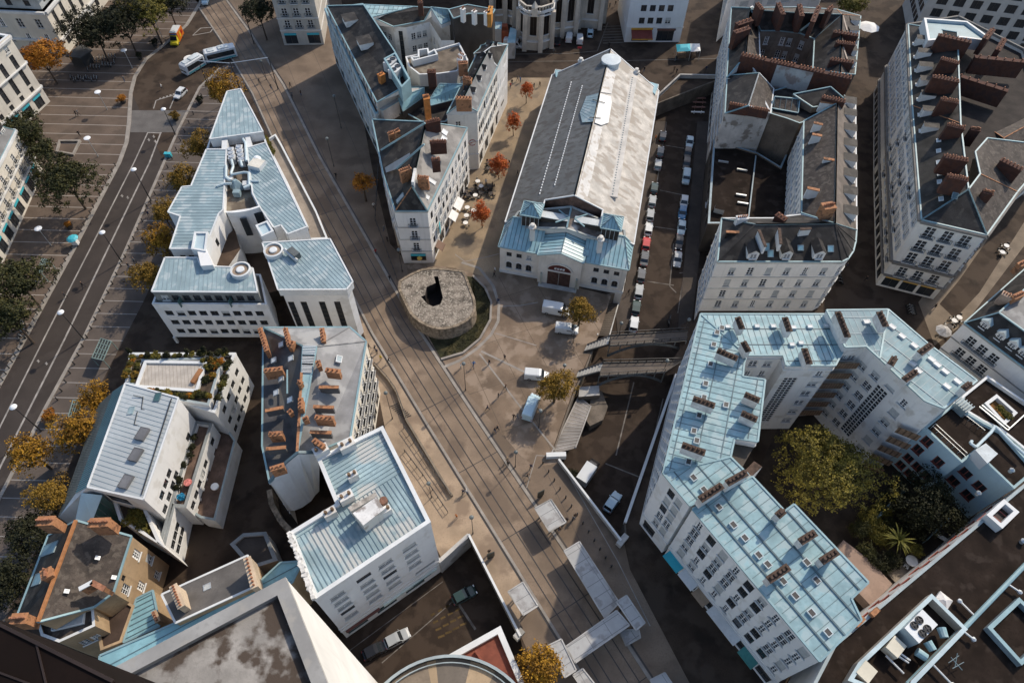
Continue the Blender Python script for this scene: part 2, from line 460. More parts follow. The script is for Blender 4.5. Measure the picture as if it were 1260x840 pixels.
 def _seams(s, mb, f, seam):
  n = newell(f); c = centroid(f)
  if 'dirv' in seam: v = seam['dirv'].copy(); v = (v-n*v.dot(n)).normalized()
  elif abs(n.z) > .9995: v = (f[1]-f[0]).normalized()
  else:
   u0 = Vector((0, 0, 1)).cross(n).normalized(); v = n.cross(u0)
  u = v.cross(n).normalized()
  for dirn, sp, w, h, mi in seam['lines']:
   A, B = (v, u) if dirn == 'down' else (u, v)   # A along the rib, B across
   P2 = [((p-c).dot(A), (p-c).dot(B)) for p in f]
   lo = min(q[1] for q in P2); hi = max(q[1] for q in P2)
   t = math.ceil((lo+.02)/sp)*sp
   while t < hi-.02:
    xs = []
    for i in range(len(P2)):
     (a0, b0), (a1, b1) = P2[i], P2[(i+1) % len(P2)]
     if (b0 > t) != (b1 > t): xs.append(a0+(a1-a0)*(t-b0)/(b1-b0))
    xs.sort()
    for x0, x1 in zip(xs[::2], xs[1::2]):
     if x1-x0 > .15: mb.beam(c+A*(x0+.05)+B*t+n*(h/2), c+A*(x1-.05)+B*t+n*(h/2), w, h, mi, n)
    t += sp
 def flat(s, pts, z, mats, par=.7, t=.4, name='roof', seam=None):
  """flat deck behind a parapet whose top is at z; mats (deck, parapet face, coping)"""
  q = ccw([Vector((p.x, p.y, z)) for p in pts]); mb = MB()
  o = inset(q, -.04); i = inset(q, t); d = [Vector((p.x, p.y, z-par)) for p in inset(q, .02)]
  mb.poly(d, 0); mb.ring(o, i, z-par, z+.06, 1, 2)
  if seam: s._seams(mb, d, seam)
  return s.p(name, mb, list(mats)+[seamdark])
 def chim(s, roof, a, b, z, drop, t=.7, mat=None, pots=5, pot=None, side=None, capm=None, name='chimney', r=.13):
  A = at(*a, z); B = at(*b, z); mb = MB(); d = (B-A); L = d.length
  if L < .3: d = Vector((1, 0, 0)); A = A-d*.35; L = .7
  d.normalize(); ang = math.atan2(d.y, d.x); c = A+d*(L/2)
  mb.box((c.x, c.y, z-.1-drop/2), (L, t, drop), ang, 0)
  mb.box((c.x, c.y, z-.02), (L+.16, t+.16, .18), ang, 1)
  for k in range(pots):
   q = A+d*(L*(k+.5)/pots); hh = rng.uniform(.35, .6)
   mb.tube((q.x, q.y, z+.05), (q.x, q.y, z+.05+hh), r*1.15, r, 7, 2)
  m = mat or brick
  return part(name, mb, [m, capm or m, pot or claypot], roof)
 def dorm(s, roof, c, out, w, h, dep, style='gable', wall=None, rf=None, win=True, name='dormer'):
  """c: world point at the front foot centre; out: outward direction"""
  o = Vector((out[0], out[1], 0)).normalized(); x = Vector((-o.y, o.x, 0)); mb = MB(); C = Vector(c)
  P = lambda u, v, z: C+x*u-o*v+Vector((0, 0, z))
  hw = w/2
  if style == 'gable':
   rz = h+w*.38
   mb.face([P(-hw, 0, 0), P(-hw, 0, h), P(0, 0, rz), P(hw, 0, h), P(hw, 0, 0)][::-1], 0)
   for sx in (-1, 1):
    mb.face([P(sx*hw, 0, 0), P(sx*hw, dep, 0), P(sx*hw, dep, h), P(sx*hw, 0, h)], 2)
    mb.face([P(sx*(hw+.18), -.2, h-.08), P(0, -.2, rz+.06), P(0, dep, rz+.06), P(sx*(hw+.18), dep, h-.08)], 1)
  else:
   b = -.25 if style == 'shed' else .05
   mb.face([P(-hw, 0, 0), P(-hw, 0, h), P(hw, 0, h), P(hw, 0, 0)][::-1], 0)
   for sx in (-1, 1): mb.face([P(sx*hw, 0, 0), P(sx*hw, dep, 0), P(sx*hw, dep, h-b), P(sx*hw, 0, h)], 2)
   mb.face([P(-hw-.15, -.2, h+.04), P(hw+.15, -.2, h+.04), P(hw+.15, dep, h-b+.06), P(-hw-.15, dep, h-b+.06)], 1)
  dm = part(name, mb, [wall or plaster, rf or slate, wall or plaster], roof)
  if win:
   ww, wh = w*.62, h*.72; wb = MB(); W = window_mb('sash', ww, wh)
   M4 = Matrix(((x.x, -o.x, 0, C.x+o.x*.2), (x.y, -o.y, 0, C.y+o.y*.2), (0, 0, 1, C.z+h*.14), (0, 0, 0, 1)))
   wb.add(W, M4)
   part('window', wb, win_mats('sash'), dm)
  return dm
 def velux(s, roof, u, v, pl, w=.9, l=1.3, frame=None, gl=None, h=.14, name='skylight', rot=0.):
  p0, n = pl; c = on_plane(u, v, p0, n)
  if abs(n.z) > .999: a = Vector((math.cos(rot), math.sin(rot), 0))
  else: a = Vector((0, 0, 1)).cross(n).normalized()
  if rot and abs(n.z) <= .999: a = (Matrix.Rotation(rot, 3, n) @ a)
  b = n.cross(a); mb = MB()
  q = [c+a*(sx*w/2)+b*(sy*l/2) for sx, sy in ((-1, -1), (1, -1), (1, 1), (-1, 1))]
  top = [p+n*h for p in q]; inn = [c+a*(sx*(w/2-.1))+b*(sy*(l/2-.1))+n*h for sx, sy in ((-1, -1), (1, -1), (1, 1), (-1, 1))]
  for i in range(4):
   j = (i+1) % 4
   mb.face([q[i]-n*.1, q[j]-n*.1, top[j], top[i]], 0); mb.face([top[i], top[j], inn[j], inn[i]], 0)
  mb.face([p-n*.03 for p in inn], 1)
  return part(name, mb, [frame or whiteedge, gl or glass], roof)
 def box(s, name, c, sz, rz, mats, parent=None):
  mb = MB(); mb.box(c, sz, rz, 0, 1 if len(mats) > 1 else 0); return s.p(name, mb, mats, parent=parent)
 def finish(s, limit=100):
  s.wins.sort(key=lambda w: (w[3].translation-CAMPOS).length)
  off = woff(s.root); rest = {}
  for i, (st, w, h, M4, fr, ex, gl, nm, wallm) in enumerate(s.wins):
   w_, h_ = round(w, 2), round(h, 2)
   mats = win_mats(st, fr, ex, gl)
   if st == 'arch' and ex is None: mats[2] = wallm
   key = (st, w_, h_)+tuple(m.name for m in mats)
   if i < limit:
    if key not in WCACHE: WCACHE[key] = window_mb(st, w_, h_).mesh('window', mats)
    o = link(nm, WCACHE[key], s.root)
    T = M4.copy(); T.translation = M4.translation-off; o.matrix_basis = T
   else:
    rest.setdefault('x', []).append((window_mb(st, w_, h_), M4, mats))
  if rest:
   mb = MB(); allm = []
   for W, M4, mats in rest['x']:
    for m in mats:
     if m not in allm: allm.append(m)
    mb.add(W, M4, {k: allm.index(m) for k, m in enumerate(mats)})
   o = part('window', mb, allm, s.root); o['kind'] = 'stuff'
  return s.root
def planar(i, z, slope, px):
 """one tilted plane rising inwards from its eave (corner i to corner i+1)"""
 q = [[float(x) for x in t.split(',')] for t in px.split()]; n = len(q); a, b = at(*q[i], z), at(*q[(i+1) % n], z); d = (b-a).normalized(); w = Vector((-d.y, d.x, 0)); c = centroid([at(*t, z) for t in q])-a
 if c.dot(w) < 0: w = -w
 nn = Vector((-w.x*slope, -w.y*slope, 1)).normalized()
 return [on_plane(t[0], t[1], a, nn) for t in q]
def plane(f):
 n = newell(f);
 return (f[0], n if n.z > 0 else -n)
# -- trees
bark = M('bark', (.085, .062, .045), .95, .3, 1.5, 8, bump=.4)
GOLD = LEAF('golden_leaves', [(.07, .036, .007), (.17, .085, .010), (.32, .165, .016), (.50, .29, .03)])
OCHR = LEAF('ochre_leaves', [(.07, .045, .010), (.14, .085, .014), (.22, .13, .018), (.30, .18, .022)])
ORNG = LEAF('orange_leaves', [(.13, .05, .010), (.27, .10, .012), (.38, .15, .015), (.42, .2, .02)])
REDL = LEAF('red_leaves', [(.22, .045, .015), (.40, .08, .02), (.52, .12, .025), (.50, .17, .04)])
GREEN= LEAF('green_leaves', [(.014, .016, .007), (.026, .029, .010), (.046, .046, .013), (.085, .072, .018)])
OLIVE= LEAF('olive_leaves', [(.050, .050, .012), (.090, .082, .018), (.15, .125, .022), (.22, .17, .03)])
DARKG= LEAF('dark_leaves', [(.010, .011, .006), (.016, .018, .008), (.026, .027, .010), (.040, .038, .014)])
def leaves(mb, c, rx, rz, dens=1., leaf=.34, seed=1, flatb=.75):
 r = random.Random(seed)
 lob = [(r.uniform(0, 6.28), r.uniform(-.6, .9), r.uniform(.12, .5)) for _ in range(11)]
 def edge(d):
  k = .66
  for a, e, s in lob:
   q = Vector((math.cos(a)*math.cos(e), math.sin(a)*math.cos(e), math.sin(e)))
   k += s*max(0, d.dot(q)-.72)*3.2
  return min(k, 1.2)
 n = int(37*dens*max(1, rx)**1.6)
 for _ in range(n):
  d = Vector((r.gauss(0, 1), r.gauss(0, 1), r.gauss(.25, 1)))
  if d.length < 1e-3: continue
  d.normalize()
  if d.z < -.35: d.z *= -.6; d.normalize()
  k = edge(d)*(r.random()**.38)
  cl = Vector((c[0]+d.x*rx*k, c[1]+d.y*rx*k, c[2]+d.z*rz*k)); cr = r.uniform(.35, .75)*min(1, rx/2.5)
  for _ in range(int(r.uniform(14, 26))):
   p = cl+Vector((r.gauss(0, .5), r.gauss(0, .5), r.gauss(0, .38)))*cr
   nn = (d*.8+Vector((r.gauss(0, .7), r.gauss(0, .7), r.gauss(.35, .7)))).normalized()
   u = nn.orthogonal().normalized(); u.rotate(Matrix.Rotation(r.uniform(0, 6.28), 3, nn)); v = nn.cross(u)
   s = leaf*r.uniform(.55, 1.25)
   mb.face([p-u*s*.5, p+v*s*.32, p+u*s*.5, p-v*s*.32])
def tree(name, label, u, v, hc, rx, rz, lm, group=None, dens=1., leaf=.34, z0=0., trunk=.2, cat='tree'):
 c = at(u, v, hc); sd = int(u*7+v*13)
 r = random.Random(sd); root = thing(name, label, cat, (c.x, c.y, z0), 0, group)
 mb = MB(); base = Vector((c.x, c.y, z0)); fork = Vector((c.x+r.uniform(-.2, .2), c.y+r.uniform(-.2, .2), z0+(hc-z0-rz*.75)*.95+.3))
 mb.tube(base, fork, trunk*1.25, trunk*.8, 8)
 for k in range(6):
  a = k*1.05+r.uniform(-.3, .3); e = r.uniform(.5, 1.1)
  q = fork+Vector((math.cos(a)*math.cos(e)*rx*.75, math.sin(a)*math.cos(e)*rx*.75, math.sin(e)*rz*1.0))
  m = fork.lerp(q, .5)+Vector((0, 0, rz*.12))
  mb.tube(fork, m, trunk*.55, trunk*.35, 6, 0, False); mb.tube(m, q, trunk*.35, trunk*.1, 5, 0, False)
  for j in range(2):
   b = a+r.uniform(-.9, .9); q2 = m+Vector((math.cos(b)*rx*.4, math.sin(b)*rx*.4, rz*r.uniform(.2, .6)))
   mb.tube(m, q2, trunk*.25, trunk*.06, 4, 0, False)
 part('trunk', mb, [bark], root)
 lb = MB(); leaves(lb, c, rx, rz, dens, leaf, sd)
 part('crown', lb, [lm], root)
 return root
def shrub(name, label, c, rx, rz, lm, dens=1., leaf=.22, group=None, cat='shrub', parent=None):
 lb = MB(); leaves(lb, c, rx, rz, dens*2.2, leaf, int(abs(c[0]*31+c[1]*17)*10))
 if parent: return part(name, lb, [lm], parent)
 return solo(name, lb, [lm], label, cat, group)
# -- people
skin = M('skin', (.42, .25, .17), .6, .05)
CLOTH = {k: M(k+'_cloth', c, .9, .12, 2) for k, c in dict(
 black=(.018, .018, .02), navy=(.025, .035, .07), grey=(.15, .15, .15), brown=(.09, .055, .035), red=(.30, .03, .03), white=(.62, .61, .58),
 blue=(.04, .14, .32), beige=(.35, .27, .18), green=(.04, .09, .05), orange=(.45, .14, .03), yellow=(.5, .36, .05), denim=(.06, .09, .16), charcoal=(.04, .04, .045)).items()}
HAIR = {'dark': M('dark_hair', (.02, .014, .01), .7), 'brown': M('brown_hair', (.07, .04, .02), .7), 'fair': M('fair_hair', (.28, .18, .08), .7)}
def body_mesh(pose):
 """one continuous skinned figure 1.72 m tall; faces +y"""
 V = []; E = []; Rr = []
 def add(p, r, to=None):
  V.append(p); Rr.append(r); i = len(V)-1
  if to is not None: E.append((to, i))
  return i
 st = {'walk': .27, 'stride': .38, 'stand': .03, 'sit': 0}[pose]
 hz = .92 if pose != 'sit' else .50
 pel = add((0, 0, hz), (.145, .11)); wa = add((0, .01, hz+.18), (.125, .095), pel); ch = add((0, .02, hz+.38), (.155, .11), wa)
 nk = add((0, .03, hz+.545), (.06, .06), ch); jw = add((0, .05, hz+.62), (.075, .085), nk); hd = add((0, .045, hz+.72), (.085, .10), jw); add((0, .03, hz+.785), (.06, .07), hd)
 for sx in (-1, 1):
  f = st*sx
  hp = add((.09*sx, 0, hz-.06), (.092, .095), pel)
  if pose == 'sit':
   kn = add((.11*sx, .42, .50), (.066, .066), hp); an = add((.11*sx, .45, .10), (.045, .045), kn); add((.11*sx, .60, .045), (.045, .035), an)
  else:
   kn = add((.095*sx, f*.55+.03, .48), (.062, .066), hp); an = add((.095*sx, f-.02, .085+max(0, -f)*.15), (.042, .045), kn)
   add((.10*sx, f+.14, .04+max(0, -f)*.05), (.045, .035), an)
  sh = add((.19*sx, .02, hz+.45), (.062, .062), ch); el = add((.245*sx, -.02-f*.45+(.02 if pose == 'stand' else .03), hz+.19), (.046, .046), sh)
  wr = add((.235*sx, .10-f*.75+(.1 if pose == 'sit' else 0), hz-.02+abs(f)*.12), (.034, .032), el); add((.225*sx, .13-f*.85, hz-.12+abs(f)*.14), (.04, .024), wr)
 me = bpy.data.meshes.new('body'); me.from_pydata(V, E, []); o = bpy.data.objects.new('body', me); COL.objects.link(o)
 md = o.modifiers.new('s', 'SKIN'); sv = me.skin_vertices[0].data
 for i, r in enumerate(Rr): sv[i].radius = r; sv[i].use_root = (i == 0)
 o.modifiers.new('d', 'SUBSURF').levels = 1
 dg = bpy.context.evaluated_depsgraph_get(); out = bpy.data.meshes.new_from_object(o.evaluated_get(dg))
 bpy.data.objects.remove(o);
 for k in range(5): out.materials.append(None)
 for p in out.polygons:
  p.use_smooth = True; c = p.center; ax = abs(c.x)
  hand = ax > .17 and c.z < hz+.03
  if c.z > hz+.69 and (c.y < .075 or c.z > hz+.77): k = 4      # hair
  elif c.z > hz+.56 or (hand and pose != 'sit') : k = 3           # head, hands
  elif c.z > hz-.10 : k = 1                                     # coat
  elif c.z < .09: k = 0                                         # shoes
  else: k = 2
  p.material_index = k
 out.update(); return out
BODY = {}
def person(u, v, label, coat='black', legs='denim', hair='dark', pose='walk', rz=None, z=0., group=None):
 if pose not in BODY: BODY[pose] = body_mesh(pose)
 key = (pose, coat, legs, hair)
 if key not in BODY:
  m = BODY[pose].copy()
  for i, mt in enumerate((black, CLOTH[coat], CLOTH[legs], skin, HAIR[hair])): m.materials[i] = mt
  BODY[key] = m
 o = link('person', BODY[key], None, at(u, v, z)); o.rotation_euler = (0, 0, rng.uniform(0, 6.28) if rz is None else rz)
 s = rng.uniform(.98, 1.08); o.scale = (s, s, s)
 return tag(o, label, 'person', group)
# -- vehicles
tyre = flat('tyre_rubber', (.012, .012, .012), .8); rimm = flat('wheel_rim', (.35, .35, .36), .35, .7)
lampm = flat('headlight_glass', (.75, .76, .76), .2); tailm = flat('tail_light', (.30, .015, .012), .3); plastic = flat('dark_plastic', (.02, .02, .02), .6)
carglass = flat('car_glass', (.018, .022, .026), .06, spec=.7)
def paint(n, c): return M('car_paint_'+n, c, .28, .03, spec=.6)
PAINT = {k: paint(k, c) for k, c in dict(white=(.58, .60, .60), silver=(.33, .35, .36), black=(.012, .012, .014), grey=(.09, .095, .10), red=(.42, .035, .03), blue=(.02, .16, .33), pale=(.42, .56, .62), green=(.025, .05, .043)).items()}
def wheel_mb(x, y, r=.31, w=.2):
 b = MB(); b.tube((x-w/2, y, r), (x+w/2, y, r), r, r, 14, 0); s = 1 if x > 0 else -1
 b.tube((x+s*w/2, y, r), (x+s*(w/2+.012), y, r), r*.62, r*.55, 10, 1); return b
def loft(rows, mi=0):
 """rows: cross sections (lists of points, same count, closed)"""
 b = MB(); n = len(rows[0])
 for A, B in zip(rows, rows[1:]):
  for i in range(n):
   j = (i+1) % n; b.face([A[i], A[j], B[j], B[i]], mi)
 b.face(rows[0][::-1], mi); b.face(rows[-1], mi); return b
def sect(y, hw, z0, z1, ch=.10, top=1.):
 return [(-hw*.96, y, z0), (hw*.96, y, z0), (hw, y, z0+.22), (hw, y, (z0+z1)/2+.1), (hw*top-ch*.3, y, z1-ch*.6), (hw*top-ch*1.6, y, z1), (-hw*top+ch*1.6, y, z1), (-hw*top+ch*.3, y, z1-ch*.6), (-hw, y, (z0+z1)/2+.1), (-hw, y, z0+.22)]
def make_car(name, L=4.0, W=1.74, Hh=1.46, body=None, kind='hatch'):
 hl = L/2; hw = W/2; bl = .86
 root = thing(name, None, 'car', (0, 0, 0)); P = []
 def pt(n, mb, mats, parent=root, sm=False):
  o = part(n, mb, mats, parent, sm, world=False); return o
 ys = [(-hl, .72, .35, .66), (-hl+.10, .90, .24, .80), (-hl+.55, .98, .2, bl), (-.5, 1, .2, bl), (.45, 1, .2, bl-.01), (hl-1.0, .99, .2, bl-.07), (hl-.35, .94, .22, bl-.15), (hl-.08, .84, .26, .62), (hl, .70, .33, .54)]
 bd = pt('body', loft([sect(y, hw*k, a, z) for y, k, a, z in ys]), [PAINT[body]])
 if kind == 'hatch': prof = [(-hl+.22, bl-.04, .90), (-hl+.50, Hh-.04, .78), (-.1, Hh, .80), (.35, Hh-.07, .80), (hl-1.12, bl-.09, .90)]
 else: prof = [(-hl+.75, bl-.03, .90), (-hl+1.25, Hh-.05, .78), (-.1, Hh, .80), (.3, Hh-.06, .80), (hl-1.2, bl-.09, .90)]
 g = MB(); rows = []
 lo = lambda y: [( -hw*.95, y, bl-.08), (hw*.95, y, bl-.08)]
 for i in range(len(prof)-1):
  (y0, z0, k0), (y1, z1, k1) = prof[i], prof[i+1]
  A = [(-hw*k0, y0, z0), (hw*k0, y0, z0)]; B = [(-hw*k1, y1, z1), (hw*k1, y1, z1)]
  g.face([A[0], A[1], B[1], B[0]]); b0 = lo(y0); b1 = lo(y1)
  g.face([b0[0], A[0], B[0], b1[0]]); g.face([A[1], b0[1], b1[1], B[1]])
 gl = pt('window_glass', g, [carglass]);
 rf = MB(); (ya, za, ka), (yb, zb, kb), (yc, zc, kc) = prof[1], prof[2], prof[3]
 for (y0, z0, k0), (y1, z1, k1) in ((prof[1], prof[2]), (prof[2], prof[3])):
  rf.face([(-hw*k0*.97, y0, z0+.02), (hw*k0*.97, y0, z0+.02), (hw*k1*.97, y1, z1+.02), (-hw*k1*.97, y1, z1+.02)])
 for sx in (-1, 1):
  for i in range(4):
   if i in (1, 2) : continue
   (y0, z0, k0), (y1, z1, k1) = prof[i], prof[i+1]
   rf.beam((sx*hw*k0, y0, z0), (sx*hw*k1, y1, z1), .08, .06)
  rf.beam((sx*hw*.80, prof[1][0], Hh-.04), (sx*hw*.81, prof[3][0], Hh-.07), .07, .07)
  rf.beam((sx*hw*.955, -.25, bl-.08), (sx*hw*.82, -.2, Hh-.03), .08, .07)
 rfo = pt('roof', rf, [PAINT[body]])
 kidsl = [(bd, []), (gl, []), (rfo, [])]
 for sx in (-1, 1):
  for y in (-hl+.78, hl-.80): kidsl.append((pt('wheel', wheel_mb(sx*(hw-.1), y), [tyre, rimm]), []))
  b = MB(); b.box((sx*hw*.66, hl-.06, .60), (.34, .16, .14)); kidsl.append((pt('headlight', b, [lampm]), []))
  b = MB(); b.box((sx*hw*.70, -hl+.06, .70), (.24, .12, .18)); kidsl.append((pt('tail_light', b, [tailm]), []))
  b = MB(); b.box((sx*(hw+.07), .62, .90), (.16, .10, .12)); kidsl.append((pt('mirror', b, [PAINT[body]]), []))
 return root, kidsl
def make_van(name, L=5.2, W=1.95, Hh=2.15, body=None, box=None):
 hl = L/2; hw = W/2; root = thing(name, None, 'van', (0, 0, 0)); kl = []
 pt = lambda n, mb, mats: kl.append((part(n, mb, mats, root, world=False), []))
 ys = [(-hl, .92, .4, Hh-.1), (-hl+.12, .99, .3, Hh), (hl-1.75, 1, .3, Hh), (hl-1.45, .99, .3, Hh-.08), (hl-.85, .97, .3, 1.25), (hl-.2, .92, .32, 1.0), (hl, .8, .36, .72)]
 pt('body', loft([sect(y, hw*k, a, z, .12, .93) for y, k, a, z in ys]), [PAINT[body]])
 g = MB(); g.face([(-hw*.80, hl-1.42, Hh-.14), (hw*.80, hl-1.42, Hh-.14), (hw*.86, hl-.87, 1.30), (-hw*.86, hl-.87, 1.30)])
 g.v = [(x, y+.03, z+.03) for x, y, z in g.v]
 for sx in (-1, 1): g.face([(sx*(hw+.012), hl-2.2, 1.25), (sx*(hw+.012), hl-1.1, 1.25), (sx*(hw+.004), hl-1.45, Hh-.40), (sx*(hw+.004), hl-2.2, Hh-.40)])
 pt('window_glass', g, [carglass])
 b = MB()
 for k in range(7): b.box((0, -hl+.5+k*.42, Hh+.01), (W*.74, .05, .03))
 pt('roof_rib', b, [PAINT[body]])
 for sx in (-1, 1):
  for y in (-hl+.95, hl-.95): pt('wheel', wheel_mb(sx*(hw-.1), y, .34), [tyre, rimm])
  b = MB(); b.box((sx*hw*.66, hl-.05, .78), (.3, .16, .2)); pt('headlight', b, [lampm])
  b = MB(); b.box((sx*hw*.86, -hl+.02, 1.0), (.14, .1, .5)); pt('tail_light', b, [tailm])
  b = MB(); b.box((sx*(hw+.1), hl-1.15, 1.25), (.2, .1, .26)); pt('mirror', b, [plastic])
 return root, kl
def heading(p, q, z=0.):
 a = at(*p, z); b = at(*q, z); return math.atan2(b.y-a.y, b.x-a.x)-math.pi/2
PROTO = {}
def place(kind, u, v, z, rz, col, label, group=None, cat=None):
 """the first of each kind is built, every later one is copied with all its parts"""
 if kind not in PROTO:
  r, k = {'hatch': lambda: make_car('parked_car', 3.95, body='silver'), 'sedan': lambda: make_car('saloon_car', 4.4, body='silver', kind='sedan', Hh=1.42), 'van': lambda: make_van('parked_van', 5.3, 2.0, 2.25, 'silver'), 'smallvan': lambda: make_van('small_van', 4.4, 1.8, 1.85, 'silver')}[kind]()
  PROTO[kind] = (r, k); first = True
  old = PAINT['silver']
  r.location = at(u, v, z); r.rotation_euler = (0, 0, rz); tag(r, label, cat or r['category'], group)
  for o, _ in k:
   for sl in o.material_slots:
    if sl.material == old: sl.link = 'OBJECT'; sl.material = PAINT[col]
  return r
 r, k = PROTO[kind]
 n, parts = copy_thing(r, k, at(u, v, z), rz, label, group)
 if cat: n['category'] = cat
 for o, _ in parts:
  for sl in o.material_slots:
   if sl.material and sl.material.name.startswith('car_paint'): sl.link = 'OBJECT'; sl.material = PAINT[col]
 if not group and 'group' in n: del n['group']
 return n
# -- street furniture
lampwhite = flat('white_lamp_shade', (.74, .76, .76), .4)
def lamp_disc(head, base, label, group, z0=0.):
 b = at(base[0], base[1], z0); h = rise(head, base, z0); root = thing('street_lamp', label, 'street lamp', b, 0, group)
 mb = MB(); mb.tube((0, 0, 0), (0, 0, .5), .13, .11, 8); mb.tube((0, 0, .5), (0, 0, h-.25), .085, .06, 8)
 part('pole', mb, [steel], root, world=False)
 mb = MB(); mb.lathe((0, 0, h-.9), [(.06, 0), (.16, .08), (.16, .5), (.07, .62)], 10); part('lamp_head', mb, [lampwhite], root, world=False)
 mb = MB(); mb.lathe((0, 0, h-.16), [(0, .12), (.35, .10), (.72, .02), (.75, -.03), (.5, -.06), (0, -.04)], 18); part('reflector', mb, [lampwhite], root, world=False)
def lamp_tall(head, base, label, group, z0=0.):
 b = at(base[0], base[1], z0); h = rise(head, base, z0); root = thing('street_lamp', label, 'street lamp', b, 0, group)
 mb = MB(); mb.tube((0, 0, 0), (0, 0, h*.35), .14, .11, 8); mb.tube((0, 0, h*.35), (0, 0, h-.1), .10, .05, 8); part('pole', mb, [rail_d], root, world=False)
 mb = MB(); mb.lathe((0, 0, h-.15), [(0, .3), (.3, .25), (.55, .08), (.58, 0), (.3, -.1), (0, -.1)], 14); part('lamp_head', mb, [lampwhite], root, world=False)
def lamp_ball(head, base, label, group, z0=0., ball=None):
 b = at(base[0], base[1], z0); h = min(9, max(3, rise(head, base, z0))); root = thing('street_lamp', label, 'street lamp', b, 0, group)
 mb = MB(); mb.tube((0, 0, 0), (0, 0, .6), .12, .09, 8); mb.tube((0, 0, .6), (0, 0, h-.3), .06, .05, 8); part('pole', mb, [rail_d], root, world=False)
 mb = MB(); mb.lathe((0, 0, h-.3), [(0, .62), (.24, .55), (.36, .32), (.3, .1), (.12, 0), (0, 0)], 12); part('lamp_globe', mb, [ball or M('grey_globe', (.13, .15, .15), .4)], root, world=False)
# -- ground, roads, sunken street
LOW = -4.0
asphalt  = M('asphalt', (.040, .0265, .0175), .92, .28, .3, 5, stain=(.056, .039, .027), stain_amt=.32, bump=.1)
asphalt2 = M('newer_asphalt', (.046, .037, .032), .9, .14, .2, 5, stain=(.038, .030, .026), stain_amt=.15)
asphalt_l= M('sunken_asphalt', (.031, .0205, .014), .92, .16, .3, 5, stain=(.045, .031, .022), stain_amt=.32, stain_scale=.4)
pavdark  = M('pavement_slabs', (.098, .079, .066), .9, .14, .25, 4, joints=[(R(90), 3.1, .16, (.26, .24, .22))])
pavleft  = M('square_slabs', (.112, .083, .063), .9, .16, .2, 4, stain=(.088, .066, .05), stain_amt=.15, joints=[(R(90), 3.45, .18, (.30, .27, .24))])
cobble   = M('cobbles', (.185, .135, .095), .92, .22, .18, 5, stain=(.25, .19, .14), stain_amt=.25, stain_scale=.3, bump=.3, joints=[(R(24), 6.3, .09, (.105, .08, .058)), (R(114), 9.1, .09, (.105, .08, .058))])
tram     = M('tram_slabs', (.205, .153, .110), .88, .18, .2, 4, stain=(.135, .10, .073), stain_amt=.22, stain_scale=.16)
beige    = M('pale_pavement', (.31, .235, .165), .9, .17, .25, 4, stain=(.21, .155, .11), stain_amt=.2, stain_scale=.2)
square   = M('square_gravel', (.27, .205, .135), .92, .18, .2, 5, stain=(.18, .14, .10), stain_amt=.2)
kerbm    = M('kerb_stone', (.27, .245, .215), .85, .14, .6, 4)
lightline= M('white_paint', (.30, .28, .255), .8, .2, .8, 5)
railm    = flat('rail_steel', (.055, .048, .042), .4, .4)
grass    = M('grass', (.030, .030, .013), .95, .35, .8, 7, stain=(.055, .047, .02), stain_amt=.2, stain_scale=.4, bump=.5)
oldstone = M('old_rubble_stone', (.27, .215, .155), .95, .28, 1.4, 9, stain=(.13, .105, .075), stain_amt=.2, stain_scale=1.6, bump=.5)
moss     = M('mossy_stone_top', (.205, .175, .142), .95, .4, .6, 4.5, stain=(.34, .30, .245), stain_amt=.2, stain_scale=3, bump=.5)
def hw(u, v, z, k=0.):
 p = at(u, v, z); return Vector((p.x, p.y, 0))
def sheet(name, pts, z, m, kind='structure'):
 mb = MB(); mb.poly([Vector((p.x, p.y, z)) for p in pts], 0); return struct(name, mb, [m], kind)
HFL, HFR, HBL, HBR = [hw(*q) for q in ((615, 302.5, 7.5), (772.5, 330.8, 7.5), (683, 86, 7.5), (810, 104, 7.5))]
hx = (HFR-HFL).normalized(); hy = (HBR-HFR).normalized()
B5R, B5L = hw(529.8, 641.7, 17.5), hw(387, 737, 17.5)
b5n = (B5R-B5L).normalized(); b5n = Vector((-b5n.y, b5n.x, 0))
def p0(*l): return [at(u, v, 0) for u, v in l]
RIM_R = [HBR-hx*1.0+hy*2.0] + [HFR-hx*1.0+hy*.6] + p0((741, 364), (731, 415), (729, 428), (718, 458), (708, 476), (678, 561), (687, 568), (763, 668), (771, 660), (770, 642), (833, 460), (846, 408), (862, 380)) + [at(905, 120, 0), at(906, 97, 0), at(884, 97, 0)]
RIM_L = p0((577, 660), (640, 784)) + [at(668, 900, 0), at(600, 985, 0), at(440, 985, 0)] + [B5L-b5n*-.8+(B5L-B5R).normalized()*6, B5R+b5n*.8-(B5R-B5L).normalized()*.3, B5R-(B5R-B5L).normalized()*.2]
def build_ground():
 mb = MB(); o = [Vector(p) for p in ((-1600, -1600, 0), (1600, -1600, 0), (1600, 3000, 0), (-1600, 3000, 0))]
 loops = [o, [p.copy() for p in RIM_R], [p.copy() for p in RIM_L]]
 allp = [p for l in loops for p in l]
 for t in tessellate_polygon(loops):
  q = [allp[i] for i in t]
  if newell(q).z < 0: q.reverse()
  mb.face(q, 0)
 struct('ground', mb, [asphalt])
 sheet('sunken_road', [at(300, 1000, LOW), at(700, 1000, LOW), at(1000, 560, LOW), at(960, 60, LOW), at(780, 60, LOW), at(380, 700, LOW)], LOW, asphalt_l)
build_ground()
